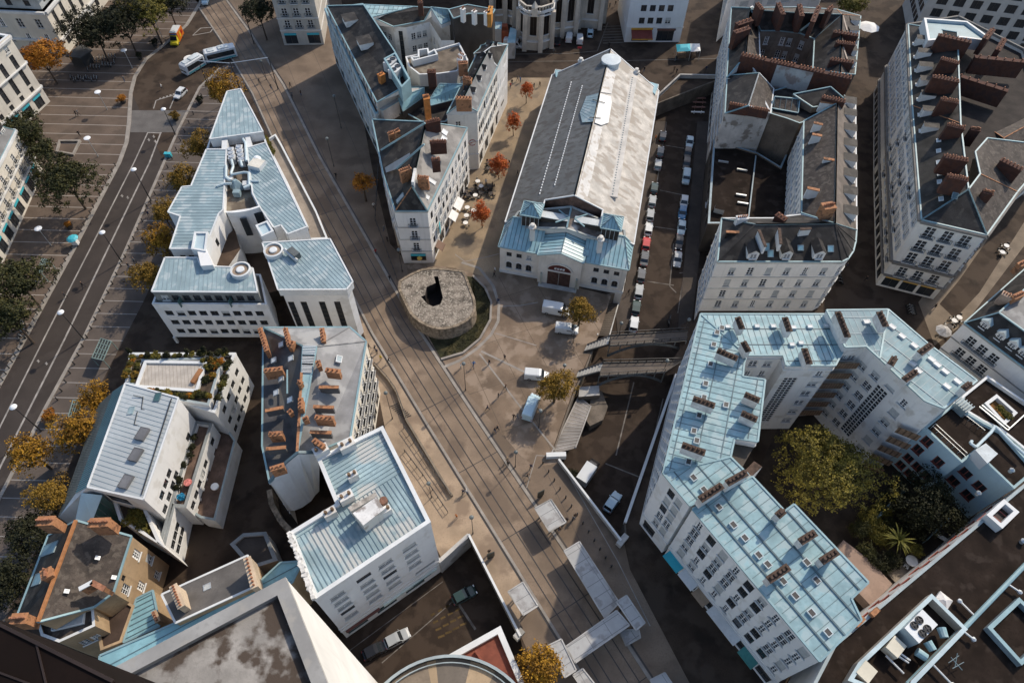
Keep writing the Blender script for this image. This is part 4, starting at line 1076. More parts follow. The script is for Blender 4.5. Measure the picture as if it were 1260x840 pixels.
# -- B15 pale blue painted house
def blue_house():
 z = 12.0
 P = PX('1137.5,526 1183.5,569 1200,555.5 1247.8,601 1275,578 1232,530 1211,520 1172.8,497', z)
 b = Bld('painted_house', 'pale blue painted house with red-framed windows and dark flat roof', 'house', P)
 b.walls(P, z, palewall, {0: [dict(st='red', z=[9.2, 6.4], h=1.9, w=1.5, n=2, xs=[.24, .46]), dict(st='red', z=[7.6], h=1.9, w=1.5, n=1, xs=[.70]), dict(st='red', z=[3.4, .8], h=1.7, w=1.4, n=3)],
        2: [dict(st='red', z=[6.3], h=1.8, w=1.7, n=2, xs=[.22, .60]), dict(st='red', z=[3.0], h=1.8, w=1.7, n=2, xs=[.2, .6])]})
 r = b.flat(P, z, [darkroof, palewall, gutter], .5, .3)
 mb = MB()
 for (a, c) in (((1148, 524), (1188, 561)), ((1151, 521), (1190, 557)), ((1176, 501), (1212, 529))):
  A, B_ = at(*a, z+.35), at(*c, z+.35); mb.beam(A, B_, .05, .05)
  for k in range(7): p = A.lerp(B_, k/6); mb.beam((p.x, p.y, z-.5), (p.x, p.y, z+.35), .06, .06)
 b.p('roof_railing', mb, [steel])
 q = PX('1200,553 1213,545 1228,558 1215,570', z+1.6); mb = MB(); mb.prism(q, z-.5, z+1.6, 0, 1); b.p('roof_box', mb, [whiteedge, M('light_panel', (.42, .47, .49), .5, .12, .6)])
 q = PX('1176,494 1184,487 1199,500 1190,507', z+1.2)
 mb = MB(); A, B_, C_, D_ = q
 for k in range(6):
  t = k/5; mb.beam(A.lerp(D_, t), B_.lerp(C_, t), .12, .25)
 mb.prism(q, z-.5, z+.95, 0, 0); b.p('roof_light', mb, [seamlight, zincgrey])
 mb = MB(); prev = None
 for (u, v) in ((1196, 542), (1194, 545), (1201, 550), (1220, 531), (1224, 524), (1232, 532), (1246, 546), (1262, 560)):
  p = at(u, v, z+.9)
  if prev: mb.tube(prev, p, .22, .22, 8)
  prev = p
 b.p('duct', mb, [M('pale_duct', (.50, .60, .63), .5, .1)])
 b.finish()
 P = PX('1172.8,496 1211,519 1232,529 1270,560 1300,520 1215,462', 11); b = Bld('low_flat_building', 'low dark flat-roofed building with a small planted patio behind the pale blue house', 'building', P)
 b.walls(P, 11, plaster, {}); r = b.flat(P, 11, [darkroof, plaster, whiteedge], .6, .35)
 q = PX('1211,496 1226,485 1252,508 1236,523', 11.2); mb = MB(); o = ccw(q); mb.ring(o, inset(o, .5), 10.2, 11.3, 0, 0); mb.poly([Vector((p.x, p.y, 10.55)) for p in o], 1); b.p('patio', mb, [whiteedge, M('rust_patio', (.24, .115, .035), .9, .3, 1, 5)])
 mb = MB()
 for u, v in ((1231, 503), (1236, 509), (1240, 512)): leaves(mb, at(u, v, 11.2), .7, .6, 2, .2, int(u))
 b.p('patio_plants', mb, [OLIVE])
 mb = MB()
 for (a, c) in (((1205, 500), (1240, 529)), ((1208, 498), (1243, 527)), ((1240, 529), (1275, 497))): mb.beam(at(*a, 11.6), at(*c, 11.6), .14, .14)
 b.p('roof_railing', mb, [steel]); b.finish()
blue_house()
# -- B14 white house with dark mansard, right edge
def mansard_house():
 z = 13.0
 P = PX('1186.5,397 1260,452 1330,505 1345,420 1262,330', z); b = Bld('mansard_house', 'white house with dark mansard roof and arched dormers at the right edge', 'house', P)
 b.walls(P, z, M('off_white_front', (.74, .72, .68), .85, .07, .2, 1.4, streak=.3), {0: [dict(st='balcony', z=[9.6, 6.2, 2.9], h=2.0, w=1.5, n=5, m=(2.2, 3.5))]}, bands=[(8.9, .22), (5.5, .22), (12.8, .3)], trimm=M('grey_band', (.30, .29, .27), .9))
 A, B_, C_, D_, E_ = P; zt = 16.6
 q = [Vector((p.x, p.y, zt)) for p in inset(ccw(P), 2.6)]; P2 = ccw(P)
 f = [[P2[i], P2[(i+1) % 5], q[(i+1) % 5], q[i]] for i in range(5)]
 r = b.roof(f, [slate, gutter, plaster, seamdark], z, gable=False);
 mb = MB(); mb.poly(q, 0); b.p('roof', mb, [slategrey])
 d = (B_-A).normalized(); o = Vector((d.y, -d.x, 0))
 if o.dot(Vector((-1, -1, 0))) < 0: o = -o
 for t, rf in ((.22, zincgrey), (.48, zincgrey), (.68, zincgrey), (.85, zincgrey)):
  p = A.lerp(B_, t)-o*.8; b.dorm(r, (p.x, p.y, z+.55), o, 1.5, 1.5, 2.2, 'gable', plaster, rf)
 b.chim(r, (1247, 366), (1260, 360), 18, 2, .8, brick, 5); b.chim(r, (1254, 326), (1262, 322), 18, 2, .8, brick, 4); b.chim(r, (1234, 360), (1246, 366), 17.6, 2.2, 1, M('buff_chimney', (.42, .30, .22), .9, .2), 4)
 for t in (.3, .55, .8):
  p = at(1188+70*t, 396-92*t, z);
 b.finish()
 solo_rail = MB()
mansard_house()
# -- B16 big dark flat roof bottom right
def big_flat_roof():
 z = 12.5
 P = PX('1262,594 1026,792 1000,842 985,900 1290,930 1420,700', z); b = Bld('flat_roofed_hall', 'huge dark flat-roofed building with rooftop fan unit and pipes in the bottom right corner', 'building', P)
 wl = M('white_wall_red_marks', (.70, .69, .67), .85, .06)
 b.walls(P, z, wl, {0: [dict(st='red', z=[9.4, 6.4], h=1.8, w=2.0, n=9, m=(1, 1), frame=M('brick_red_frame', (.26, .07, .05), .8))]})
 r = b.flat(P, z, [darkroof, wl, M('pale_grey_coping', (.30, .35, .36), .7, .1)], .35, .35)
 pit = [at(u, v, z) for u, v in ((1140.5, 735), (1182, 776), (1118, 842), (1108, 866), (1040, 838), (1052, 818))]
 mb = MB(); o = ccw(pit); mb.ring(inset(o, -.15), inset(o, .35), z-.35, z+1.3, 0, 1); b.p('plant_screen', mb, [M('buff_screen', (.42, .37, .31), .8, .15), M('screen_top', (.40, .50, .53), .5, .1)])
 q = PX('1135,749 1154,768 1131,791 1113,772', z+2.6); mb = MB(); mb.prism(q, z-.3, z+2.6, 0, 1); fu = b.p('fan_unit', mb, [M('unit_side', (.36, .43, .46), .5, .1), M('unit_top', (.62, .64, .64), .5, .06)])
 for u, v in ((1131, 762.5), (1125, 769), (1141, 773), (1135, 779)):
  c = at(u, v, z+2.62); mb = MB(); mb.lathe((c.x, c.y, z+2.6), [(.5, 0), (.5, .15), (.4, .15), (.4, .02), (0, .02)], 16)
  for k in range(4): a = k*math.pi/2+.3; mb.beam((c.x, c.y, z+2.7), (c.x+math.cos(a)*.4, c.y+math.sin(a)*.4, z+2.68), .14, .03)
  part('fan', mb, [black], fu)
 for (a, c) in (((1158, 772), (1162, 784)), ((1141, 789), (1148, 800)), ((1128, 801), (1140, 809))): mb = MB(); mb.tube(at(*a, z+.9), at(*c, z+.9), .55, .5, 10); b.p('duct', mb, [zinc])
 for c, s in (((1103, 795), 2.1), ((1067, 826), 2.1)): p = at(*c, z+1.4); b.box('vent_box', (p.x, p.y, z+.6), (s, s*.8, 1.6), R(42), [M('cream_vent', (.60, .56, .45), .7, .08)])
 for a, c in (((1100, 803), (1118, 815)), ((1103, 800), (1120, 812)), ((1090, 806), (1112, 828))): mb = MB(); mb.tube(at(*a, z+.5), at(*c, z+.5), .14, .14, 6); b.p('pipe', mb, [steel])
 mb = MB(); mb.tube(at(1262, 694, z+.5), at(1181, 778, z+.5), .3, .3, 8); mb.tube(at(1181, 778, z+.5), at(1117, 842, z+.5), .36, .36, 8); b.p('pipe', mb, [gutter])
 for a, c in (((1198, 756), (1181, 739)), ((1183, 774), (1198, 786)), ((1237, 716), (1255, 728)), ((1148, 817), (1172, 842))):
  mb = MB(); mb.tube(at(*a, z+.4), at(*c, z+.4), .14, .14, 6); p = at(*c, z+.4); mb.lathe((p.x, p.y, z+.2), [(.3, 0), (.3, .3), (0, .45)], 8); b.p('pipe', mb, [steel])
 p = at(1160, 739, z); mb = MB(); mb.lathe((p.x, p.y, z-.3), [(1.25, 0), (1.25, .5), (.2, 1.0), (0, 1.0)], 4); b.p('roof_dome', mb, [M('dome_plastic', (.62, .60, .57), .4)])
 for q in (PX('1215.5,771 1254.8,734 1300,778 1258,818', z+.8),):
  mb = MB(); o = ccw(q); mb.ring(o, inset(o, .5), z-.3, z+.7, 0, 1); b.p('roof_kerb', mb, [M('kerb_side', (.20, .25, .27), .6), gutter])
 q = PX('1214,633 1235.5,613.5 1254.5,629.5 1233.5,650', z+1.3); mb = MB(); o = ccw(q); mb.ring(o, inset(o, .55), z-.3, z+1.3, 0, 1); b.p('roof_kerb', mb, [whiteedge, whiteedge])
 mb = MB(); mb.poly([Vector((p.x, p.y, z+.15)) for p in inset(o, .5)], 0)
 for t in (.33, .66): mb.beam(o[0].lerp(o[1], t)+Vector((0, 0, -.9)), o[3].lerp(o[2], t)+Vector((0, 0, -.9)), .12, .12, 1)
 b.p('skylight', mb, [M('brown_glass', (.06, .04, .03), .2), frame_r])
 for u, v, s in ((1203, 607, .28), (1244, 579, .3), (1258, 666, .3)): p = at(u, v, z); mb = MB(); mb.lathe((p.x, p.y, z-.3), [(s, 0), (s, .6), (s*1.3, .65), (0, 1.0)], 8); b.p('roof_vent', mb, [steel])
 for a, c in (((1052, 770), (1062, 760)), ((1072, 757), (1080, 749))): mb = MB(); mb.beam(at(*a, z+.4), at(*c, z+.4), .6, .7); b.p('chimney', mb, [brick])
 mb = MB(); g = random.Random(3)
 for a, c in (((1167, 815), (1180, 806)), ((1172, 822), (1186, 814)), ((1170, 808), (1184, 824)), ((1178, 803), (1175, 820))): mb.tube(at(*a, z+.5), at(*c, z+.5), .05, .05, 5)
 b.p('antenna', mb, [seamdark]); b.finish()
 P = PX('1062,762 1048,776 1040,800 995,842 1020,870 1045,818 1062,795 1075,775', 8); b = Bld('low_annexe', 'small dark annexe with white window box squeezed between zinc block and flat roof', 'annexe', P)
 b.walls(P, 8, M('dim_wall', (.16, .13, .10), .9, .2), {}); b.flat(P, 8, [darkroof, MATS['dim_wall'], gutter], .4, .3)
 q = PX('1038,790 1048,780 1062,795 1050,806', 9.2); mb = MB(); mb.prism(q, 7, 9.2, 0, 1); b.p('roof_box', mb, [plaster, whiteedge]); b.finish()
big_flat_roof()
# -- B5 white corner building, front centre
def corner_building():
 z = 17.5
 P = PX('471,524 529.8,641.7 387,737.3 355.7,654.8 413,619.5 389.7,563', z)[::-1]
 P = PX('389.7,563 413,619.5 355.7,654.8 387,737.3 529.8,641.7 471,524', z)
 b = Bld('corner_building', 'white corner building with ribbed pale metal roof above the sunken car park', 'building', P, LOW)
 hb = ['halfblind', 'blind', 'halfblind', 'modern']; ww = cleanwhite
 fs = [dict(st=hb, z=rows(3.2, 2.5, 5), h=1.35, w=2.1, n=1, xs=[.14]), dict(st=hb, z=rows(3.2, 2.5, 5), h=1.35, w=2.1, n=1, xs=[.37]), dict(st=hb, z=rows(3.2, 2.5, 5), h=1.35, w=2.1, n=3, xs=[.56, .67, .78], skip={(0, 1), (0, 2)}),
   dict(st='blind', z=[2.2], h=.7, w=3.4, n=1, xs=[.86]), dict(st='shop', z=[-3.4], h=2.9, w=3.3, n=6, m=(1, 1), name='shopfront', ext=trim, gl=glassteal)]
 b.walls(P, z, ww, {3: fs, 4: [dict(st='sash', z=rows(3, 3, 4), h=1.6, w=1.3, n=5)], 2: [dict(st='sash', z=rows(2, 3, 4), h=1.3, w=1, n=2)]}, z0=LOW, bands=[(-.1, .35), (1.3, .2)])
 r = b.flat(P, z, [M('ribbed_pale_metal', (.28, .38, .41), .6, .16, .22, 1.4, spec=.2, stain=(.44, .45, .43), stain_amt=.25), ww, whiteedge], .45, .5)
 d1 = (P[4]-P[3]).normalized(); d2 = Vector((-d1.y, d1.x, 0)); q = [Vector((p.x, p.y, z-.4)) for p in inset(ccw(P), .5)]
 sp = at(444, 612, z-.4)
 mb = MB()
 def clip(poly, A, B_, lo, hi, spc, w):
  Q = [((p-sp).dot(A), (p-sp).dot(B_)) for p in poly]; t = lo
  while t < hi:
   xs = []
   for i in range(len(Q)):
    (a0, b0), (a1, b1) = Q[i], Q[(i+1) % len(Q)]
    if (b0 > t) != (b1 > t): xs.append(a0+(a1-a0)*(t-b0)/(b1-b0))
   xs.sort()
   for x0, x1 in zip(xs[::2], xs[1::2]): yield t, x0, x1
   t += spc
 for t, x0, x1 in clip(q, d2, d1, -30, 30, .62, .1):      # lower half: ribs run towards the street front
  m = min(x1, 0)
  if m-x0 > .2: mb.beam(sp+d2*x0+d1*t+Vector((0, 0, .05)), sp+d2*m+d1*t+Vector((0, 0, .03)), .06, .05, 0)
 for t, x0, x1 in clip(q, d1, d2, 0.05, 30, .62, .1): mb.beam(sp+d1*x0+d2*t+Vector((0, 0, .05)), sp+d1*x1+d2*t+Vector((0, 0, .03)), .06, .05, 0)
 part('seams', mb, [M('metal_rib', (.20, .28, .31), .5)], r)
 q = PX('434,631 463,611 473,626 447,646', z+2.2); mb = MB(); mb.prism(q, z-.5, z+2.2, 0, 1); mb.prism(PX('428,624 462,605 464,610 432,629', z+1.5), z-.5, z+1.5, 0, 2); part('plant_room', mb, [plaster2, M('stained_white_top', (.62, .61, .59), .8, .12, .6, 3, stain=(.25, .22, .2), stain_amt=.25, stain_scale=.8), M('lichen_top', (.38, .35, .31), .95, .3, 1, 5)], r)
 for c, s in (((433, 583), 1.1), ((425, 609), 1.5), ((405, 629), 1.3), ((394, 552), 1.6), ((426, 545), 1.7), ((474, 626), 1.1)):
  p = at(*c, z+1.2); mb = MB(); mb.box((p.x, p.y, z+.3), (s*1.3, s*.8, 1.8), R(33), 0)
  for k in (-1, 1): mb.tube((p.x+k*s*.3, p.y+k*s*.18, z+1.2), (p.x+k*s*.3, p.y+k*s*.18, z+1.8), .24, .2, 8, 1)
  part('chimney', mb, [plaster, M('terracotta_cap', (.20, .13, .08), .9, .25)], r)
 p = at(472, 616, z); mb = MB(); mb.lathe((p.x, p.y, z-.4), [(.55, 0), (.55, .7), (.3, .75), (0, .7)], 12); part('roof_vent', mb, [M('rusty_vent', (.25, .13, .09), .8, .3)], r)
 d = (P[4]-P[3]).normalized(); o = Vector((d.y, -d.x, 0)); A = P[3]; L = (P[4]-P[3]).length
 for t0, t1, zz, hh, m in ((.40, .95, -.55, .55, M('pale_green_fascia', (.50, .58, .56), .6)), (.03, .36, -.6, .5, M('brown_fascia', (.14, .06, .05), .7))):
  mb = MB(); p, q2 = A+d*L*t0+o*.25, A+d*L*t1+o*.25; mb.beam((p.x, p.y, zz), (q2.x, q2.y, zz), .3, hh); b.p('shop_fascia', mb, [m])
 mb = MB(); g = random.Random(2)
 for k in range(22):
  p = A+d*(L*(.70+.0085*k))+o*.42; mb.beam((p.x, p.y, -.65), (p.x+d.x*.1, p.y+d.y*.1, -.42), .12, .05)
 b.p('fascia_lettering', mb, [M('dark_letters', (.05, .12, .12), .6)])
 mb = MB()
 for k in range(16):
  p = P[2].lerp(P[3], (k+.5)/16); s = rng.uniform(.5, .9); mb.box((p.x, p.y, z+.3), (s, s*.7, rng.uniform(.5, .9)), rng.uniform(0, 3))
 part('parapet_stones', mb, [M('pale_stones', (.62, .60, .56), .9, .2, 2)], r)
 b.finish()
corner_building()
# -- B4 grey slate house with orange chimneys
def slate_house():
 ze, zr = 16.0, 19.0
 v = dict(a='324,403', b='430.5,402.5', c='450.5,420', d='431,538.5', e='393,554', f='367,556.6', g='332,594', h='322.6,548.6')
 E = {k: PX(s, ze)[0] for k, s in v.items()}
 R1, R2, R3 = at(373, 426, zr), at(389.5, 426.5, zr), at(366, 556, zr-.1)
 P = [E[k] for k in 'ahgfedcb']
 b = Bld('slate_house', 'cream house with grey slate roof crowded with orange brick chimneys', 'house', P)
 b.walls(P, ze, M('cream_front', (.68, .62, .51), .85, .06, .2, 1.4, streak=.3), {6: [dict(st='shutters', z=[12.2, 8.8, 5.4], h=1.9, w=1.1, n=1)], 5: [dict(st='balcony', z=[12.4, 9.0, 5.6], h=2.1, w=1.3, n=7), dict(st='shop', z=[.5], h=3, w=2.4, n=5, name='shopfront')], 7: []}, bands=[(8.3, .25), (4.7, .3), (15.7, .35)], skip=(2, 3))
 mb = MB(); A = E['g']; B_ = Vector((E['e'].x, E['e'].y, ze)); top = R3; N = 12; pts = []
 c0 = [at(331.7, 593, ze), at(340, 583, ze+.9), at(352, 569, ze+2), at(367, 556.6, zr), at(380, 556.8, ze+2.2), at(393, 556.8, ze+1.0)]
 low = [at(354, 628, 5.2), at(362, 628, 5.2), at(372, 624, 4.2), at(383, 616, 3.2), at(388, 609, 2.2), at(393, 604, 1.6)]
 for i in range(5): mb.face([c0[i], low[i], low[i+1], c0[i+1]])
 b.p('party_wall', mb, [M('smooth_white_wall', (.66, .68, .68), .8, .06, .15, 1, streak=.25)])
 mb = MB()
 for i in range(5): mb.beam(c0[i]+Vector((0, 0, .1)), c0[i+1]+Vector((0, 0, .1)), .4, .25)
 b.p('coping', mb, [seamdark])
 G = [M('sun_side_slate', (.24, .24, .24), .62, .14, .5, 5, stain=(.30, .30, .295), stain_amt=.15, bump=.2), gutter, plaster, seamdark, slategrey]; SL = [M('shade_side_slate', (.062, .06, .062), .6, .25, .5, 4, stain=(.085, .083, .08), stain_amt=.2, bump=.25), gutter, plaster, seamdark, brick]  # one slate roof: sun-facing slopes painted pale, shaded left slope painted dark
 rt = b.roof([[E['a'], R1, R2, E['b']], [E['b'], R2, E['c']], [E['c'], R2, R3, E['f'], E['e'], E['d']]], G, ze, gable=False)
 rl = b.roof([[E['a'], E['h'], E['g'], E['f'], R3, R1]], SL, ze, gable=False)
 mb = MB(); mb.face([R1, R3, R2]); part('roof_valley', mb, [zinc], rt)
 mb = MB(); mb.beam(R1.lerp(R3, .27)+Vector((0, 0, .1)), R3+Vector((0, 0, .12)), .35, .2); part('ridge_tiles', mb, [brick], rl)
 q = [R1, R2, R2.lerp(R3, .27), R1.lerp(R3, .27)]; mb = MB()
 for i, (t0, t1) in enumerate(((.0, .10), (.10, .19), (.19, .27))):
  u0, u1 = R1.lerp(R3, t0), R1.lerp(R3, t1); w0, w1 = R2.lerp(R3, t0), R2.lerp(R3, t1); n = Vector((0, 0, .12)); mb.face([u0+n, u1+n, w1+n, w0+n], 0 if i == 0 else 1)
  for k in range(7): a, c = u0.lerp(u1, k/6), w0.lerp(w1, k/6); mb.beam(a+n*1.5, c+n*1.5, .1, .1, 2)
 part('roof_lantern', mb, [zinc, M('dark_glazing', (.05, .06, .065), .2), whiteedge], rt)
 pl, pr = plane([E['a'], E['h'], E['g'], R3, R1]), plane([E['c'], R2, R3, E['d']])
 cs = M('chimney_slate_back', (.12, .12, .12), .8)
 for a, c, zt, dr in (((320, 404), (328, 431), 18.4, 2.3), ((351, 404), (356, 425), 19.2, 2.0), ((357, 427), (361, 420), 19.3, 1.8), ((396, 404), (398, 420), 19.0, 2.2), ((325, 456), (347, 453), 19.2, 2.4), ((391, 444), (393, 451), 19.8, 1.4), ((401, 455), (418, 457), 20.0, 2.0), ((370, 490), (370, 503), 20.4, 1.4), ((355, 508), (359, 505), 20.0, 1.2), ((373, 516), (379, 514), 20.2, 1.2), ((388, 513), (410, 514.5), 20.0, 2.2), ((331, 534), (347, 533), 19.3, 2.2), ((386, 541), (398, 549), 19.6, 2.2), ((333, 577), (349, 572), 18.8, 2.3), ((367, 470), (371, 472), 20.3, 1.2)):
  b.chim(rl if a[0] < 372 else rt, a, c, zt, dr*.85, .6, brick, max(2, int((at(*a, zt)-at(*c, zt)).length/.55)))
 for a, c, zt in (((393, 476), (416, 476), 18.7), ((386, 500), (410, 501), 18.7), ((382, 531), (407, 532), 18.6), ((327, 505), (348, 501), 18.5), ((328, 552), (351, 550), 18.4)):
  b.chim(rl if a[0] < 372 else rt, a, c, zt, 1.5, .35, cs, 0, capm=brick)
 for u, v in ((346, 424), (358, 441), (337, 443), (340, 483), (357, 492), (346, 466)): b.velux(rl, u, v, pl, .9, .9, steel, whiteedge)
 b.velux(rt, 417, 442, pr, 1.2, .9, whiteedge, seamlight, .2)
 mb = MB(); mb.beam(at(353.5, 455, 17.9), at(353.5, 484, 17.9), .2, .15); part('flashing', mb, [gutter], rl)
 b.finish()
 mb = MB(); pts = [at(u, v, 3.5) for u, v in ((331, 602), (334, 620), (345, 640), (360, 655), (366, 668))]
 for a, c in zip(pts, pts[1:]): mb.beam((a.x, a.y, 1.7), (c.x, c.y, 1.7), .8, 3.5)
 solo('garden_wall', mb, [oldstone], 'curved old stone wall at the foot of the white party wall', 'wall')
slate_house()
# -- B2 office building with grey-blue metal roofs
def office():
 b = Bld('office_building', 'white office building with ribbed blue-grey metal roofs and a narrow wedge end', 'office building', PX('186,358 317,359 430,347 288,110', 14))
 w = cleanwhite; GM = [zincgrey, whiteedge, w, seamlight]
 z = 14.0
 F = PX('203,317 243,317 247,327 311,330 317,359.5 186.7,358.6', z)
 attic = M('ribbed_grey_cladding', (.17, .18, .175), .7, .1, .4, 3)
 b.walls(F, z, attic, {4: [dict(st='modern', z=[11.55], h=1.5, w=1.25, n=9, m=(.7, .7))]}, z0=11)
 B_ = [Vector((p.x, p.y, 11)) for p in inset(ccw(F), -.75)]
 o5 = [i for i in range(6)]
 Bp = B_[::1]
 def front_edge(P): return min(range(len(P)), key=lambda i: (P[i].y+P[(i+1) % len(P)].y))
 fe = front_edge(Bp)
 b.walls(Bp, 11, w, {fe: [dict(st=['modern', 'modern', 'halfblind'], z=[8.3, 5.6, 2.95], h=1.35, w=1.35, n=9, m=(1.0, 1.0), frame=frame_d)]}, z0=1.8)
 b.walls([Vector((p.x, p.y, 2)) for p in inset(ccw(F), 1.2)], 1.9, darkwall, {}, z0=0)  # dark wall colour stands in for the shaded void under the block
 mb = MB(); mb.ring(inset(ccw(Bp), -.02), inset(ccw(Bp), .3), 10.9, 11.6, 0, 0); b.p('balustrade', mb, [w])
 mb = MB(); mb.poly([Vector((p.x, p.y, 11.02)) for p in Bp], 0); mb.poly([Vector((p.x, p.y, 1.8)) for p in Bp], 0, False); b.p('terrace', mb, [M('terrace_paving', (.16, .14, .12), .9)])
 for u in (222, 284):
  p = at(u, 371, 12); mb = MB(); mb.box((p.x, p.y, 11.9), (.12, 1.2, 1.7)); b.p('balcony_screen', mb, [glassteal])
 mb = MB(); p = at(222, 424, 0); t = Bp[fe];
 for q in (Bp[fe], Bp[(fe+1) % 6]): mb.beam((q.x, q.y, 0), (q.x, q.y, 1.8), .4, .4)
 b.p('pillar', mb, [w])
 r = b.roof([F], GM, z, dict(lines=[('down', .75, .08, .05, 3)], dirv=(at(260, 359, z)-at(262, 325, z)).normalized()))
 p = at(295.5, 331, z+.5)
 def turret(u, v, zz, R_):
  p = at(u, v, zz+.9); mb = MB(); mb.lathe((p.x, p.y, zz-.3), [(R_, 0), (R_, 1.2), (R_*.84, 1.25), (R_*.84, .9), (0, .9)], 24); t = b.p('roof_turret', mb, [whiteedge])
  mb = MB(); mb.lathe((p.x, p.y, zz+.6), [(R_*.8, .04), (0, .06)], 20); part('turret_deck', mb, [M('brown_deck', (.26, .20, .15), .9)], t)
  mb = MB(); mb.lathe((p.x, p.y, zz+.65), [(R_*.4, 0), (R_*.4, .25), (R_*.3, .3), (0, .3)], 16); part('turret_cap', mb, [whiteedge], t)
 turret(295.5, 331, z, 1.75);
 zt = 14.6; T = PX('327,301 404,296.6 430.6,346.8 425,353.8 345,354.2', zt)
 strip = [dict(st='strip', z=[1.2], h=9.6, w=1.1, n=4, xs=[.07, .27, .56, .80], gl=glass)]
 b.walls(T, zt-1.6, w, {3: strip, 2: [dict(st='grid', z=[.8], h=10.6, w=2.0, n=1, xs=[.5], frame=M('bronze_mullion', (.16, .13, .09), .6))], 1: [dict(st='grid', z=[.6], h=10.8, w=3.2, n=3, m=(.6, 3), frame=MATS['bronze_mullion'])]}, z0=0)
 b.walls([Vector((p.x, p.y, zt)) for p in inset(ccw(T), -.45)], zt, whiteedge, {}, z0=zt-1.55)
 r2 = b.roof([[Vector((p.x, p.y, zt+.05)) for p in inset(ccw(T), -.45)]], GM, zt, dict(lines=[('down', .62, .09, .05, 3)], dirv=(at(404, 346, zt)-at(362, 303, zt)).normalized()))
 turret(336, 307, zt, 1.7)
 mb = MB(); mb.tube(at(350, 307, zt+1), at(366, 321, zt+.5), .35, .35, 8); mb.box((*at(362, 313, zt+.5).xy, zt+.7), (2.2, 1.2, 1.2), R(-40), 1); part('roof_machine', mb, [steel, M('dark_machine', (.10, .11, .11), .6)], r2)
 L_ = PX('254,184 278.6,184 274.5,258 269,263 252,306 209,306 222,266 206.7,261 224,230 235,229', z)
 b.walls(L_, z, w, {4: [dict(st='modern', z=[4, 7.5, 10.8], h=1.5, w=1, n=3)], 3: [dict(st='modern', z=[5, 10], h=1.8, w=1, n=1)], 7: [dict(st='modern', z=[10.5], h=1.4, w=1.4, n=1)], 5: [dict(st='modern', z=[3, 6, 9], h=1.4, w=1.3, n=4)], 9: [dict(st='modern', z=[3, 6, 9, 11.5], h=1.4, w=1.2, n=8)]})
 dl = (at(248, 240, z)-at(220, 240, z)).normalized()
 rl = b.roof([L_], GM, z, dict(lines=[('down', .8, .08, .05, 3)], dirv=dl))
 Rr = PX('304,182 327,175.7 378,279 354,288 346,277 337,280 320,255 311,238', z)
 b.walls(Rr, z, w, {1: [dict(st='modern', z=[3, 6, 9, 11.4], h=1.5, w=1.3, n=14)]})
 rr = b.roof([Rr], GM, z, dict(lines=[('down', .62, .08, .05, 3)], dirv=(at(350, 268, z)-at(318, 240, z)).normalized()))
 Wd = PX('279.5,112.7 296,109.6 323.8,162.3 258,171.3', z+.4)
 b.walls(Wd, z+.4, w, {1: [dict(st='modern', z=[3, 6, 9, 11.8], h=1.5, w=1.3, n=7)], 3: [dict(st='modern', z=[3, 6, 9, 11.8], h=1.5, w=1.3, n=7)]})
 b.roof([Wd], GM, z+.4, dict(lines=[('down', .85, .09, .05, 3)], dirv=(at(287, 112, z)-at(290, 166, z)).normalized()))
 D = PX('258,172 323.8,163 328,176 304,182.5 311,238 320,256 279,262 274,258 278.6,184 254,184', 12.6)
 b.walls(D, 12.6, w, {}); dk = b.flat(D, 12.6, [gravel, w, whiteedge], .3, .3)
 for q in ('273,172 280,172 278.5,184 272.5,184', '301.5,168 307.5,167.5 310,181 304,182'): mb = MB(); mb.prism(PX(q, 14), 12, 14, 0, 0); part('deck_wall', mb, [whiteedge], dk)
 for i, (u, v) in enumerate(((283, 184), (284, 188.5), (285, 193), (294, 181), (295, 186), (296, 191), (297, 196))):
  p = at(u, v, 14); mb = MB(); mb.box((p.x, p.y, 13.3), (1.3, 1.3, 1.5), .1, 0); mb.lathe((p.x, p.y, 14.05), [(.5, 0), (.5, .15), (.3, .15), (0, .1)], 12, 1); part('cooling_unit', mb, [M('unit_white', (.55, .56, .55), .6), steel], dk)
 mb = MB()
 for path in ([(285, 197), (287, 205), (284, 214)], [(296, 198), (298, 205)], [(284, 215), (300, 212), (306, 212.5), (307, 228), (300, 231)], [(267, 229), (276, 226), (285, 226)], [(278, 204), (278, 218), (283, 222)], [(307, 223), (319, 223)], [(299, 171), (302, 176), (303, 198)]):
  for a, c in zip(path, path[1:]): mb.tube(at(*a, 14.2), at(*c, 14.2), .26, .26, 7)
 part('duct', mb, [M('pale_duct_metal', (.46, .54, .56), .4, .1)], dk)
 mb = MB(); c = at(291, 227, 13.5); mb.lathe((c.x, c.y, 12.5), [(1.5, 0), (1.5, .6), (.4, 2.1), (0, 2.1)], 4); mb.box((*at(291, 236, 13.4).xy, 13), (1.3, 1, 1.2)); part('roof_hood', mb, [zincgrey], dk)
 for u, v in ((283, 221), (303, 227)): p = at(u, v, 13.5); mb = MB(); mb.box((p.x, p.y, 13.3), (1.2, 1.2, 1.3), .2); part('roof_machine', mb, [MATS['unit_white']], dk)
 p = at(316, 202, z+.6); mb = MB(); mb.box((p.x, p.y, z+.45), (2.6, 2.4, 1.0), -.3, 0, 1); part('roof_box', mb, [whiteedge, M('pale_top', (.60, .57, .49), .8)], rr)
 p = at(315, 193, z+1); mb = MB(); mb.lathe((p.x, p.y, z), [(.9, 0), (.8, .6), (.4, 1.0), (0, 1.1)], 14); part('roof_dome', mb, [lampwhite], rr)
 mb = MB(); prev = None
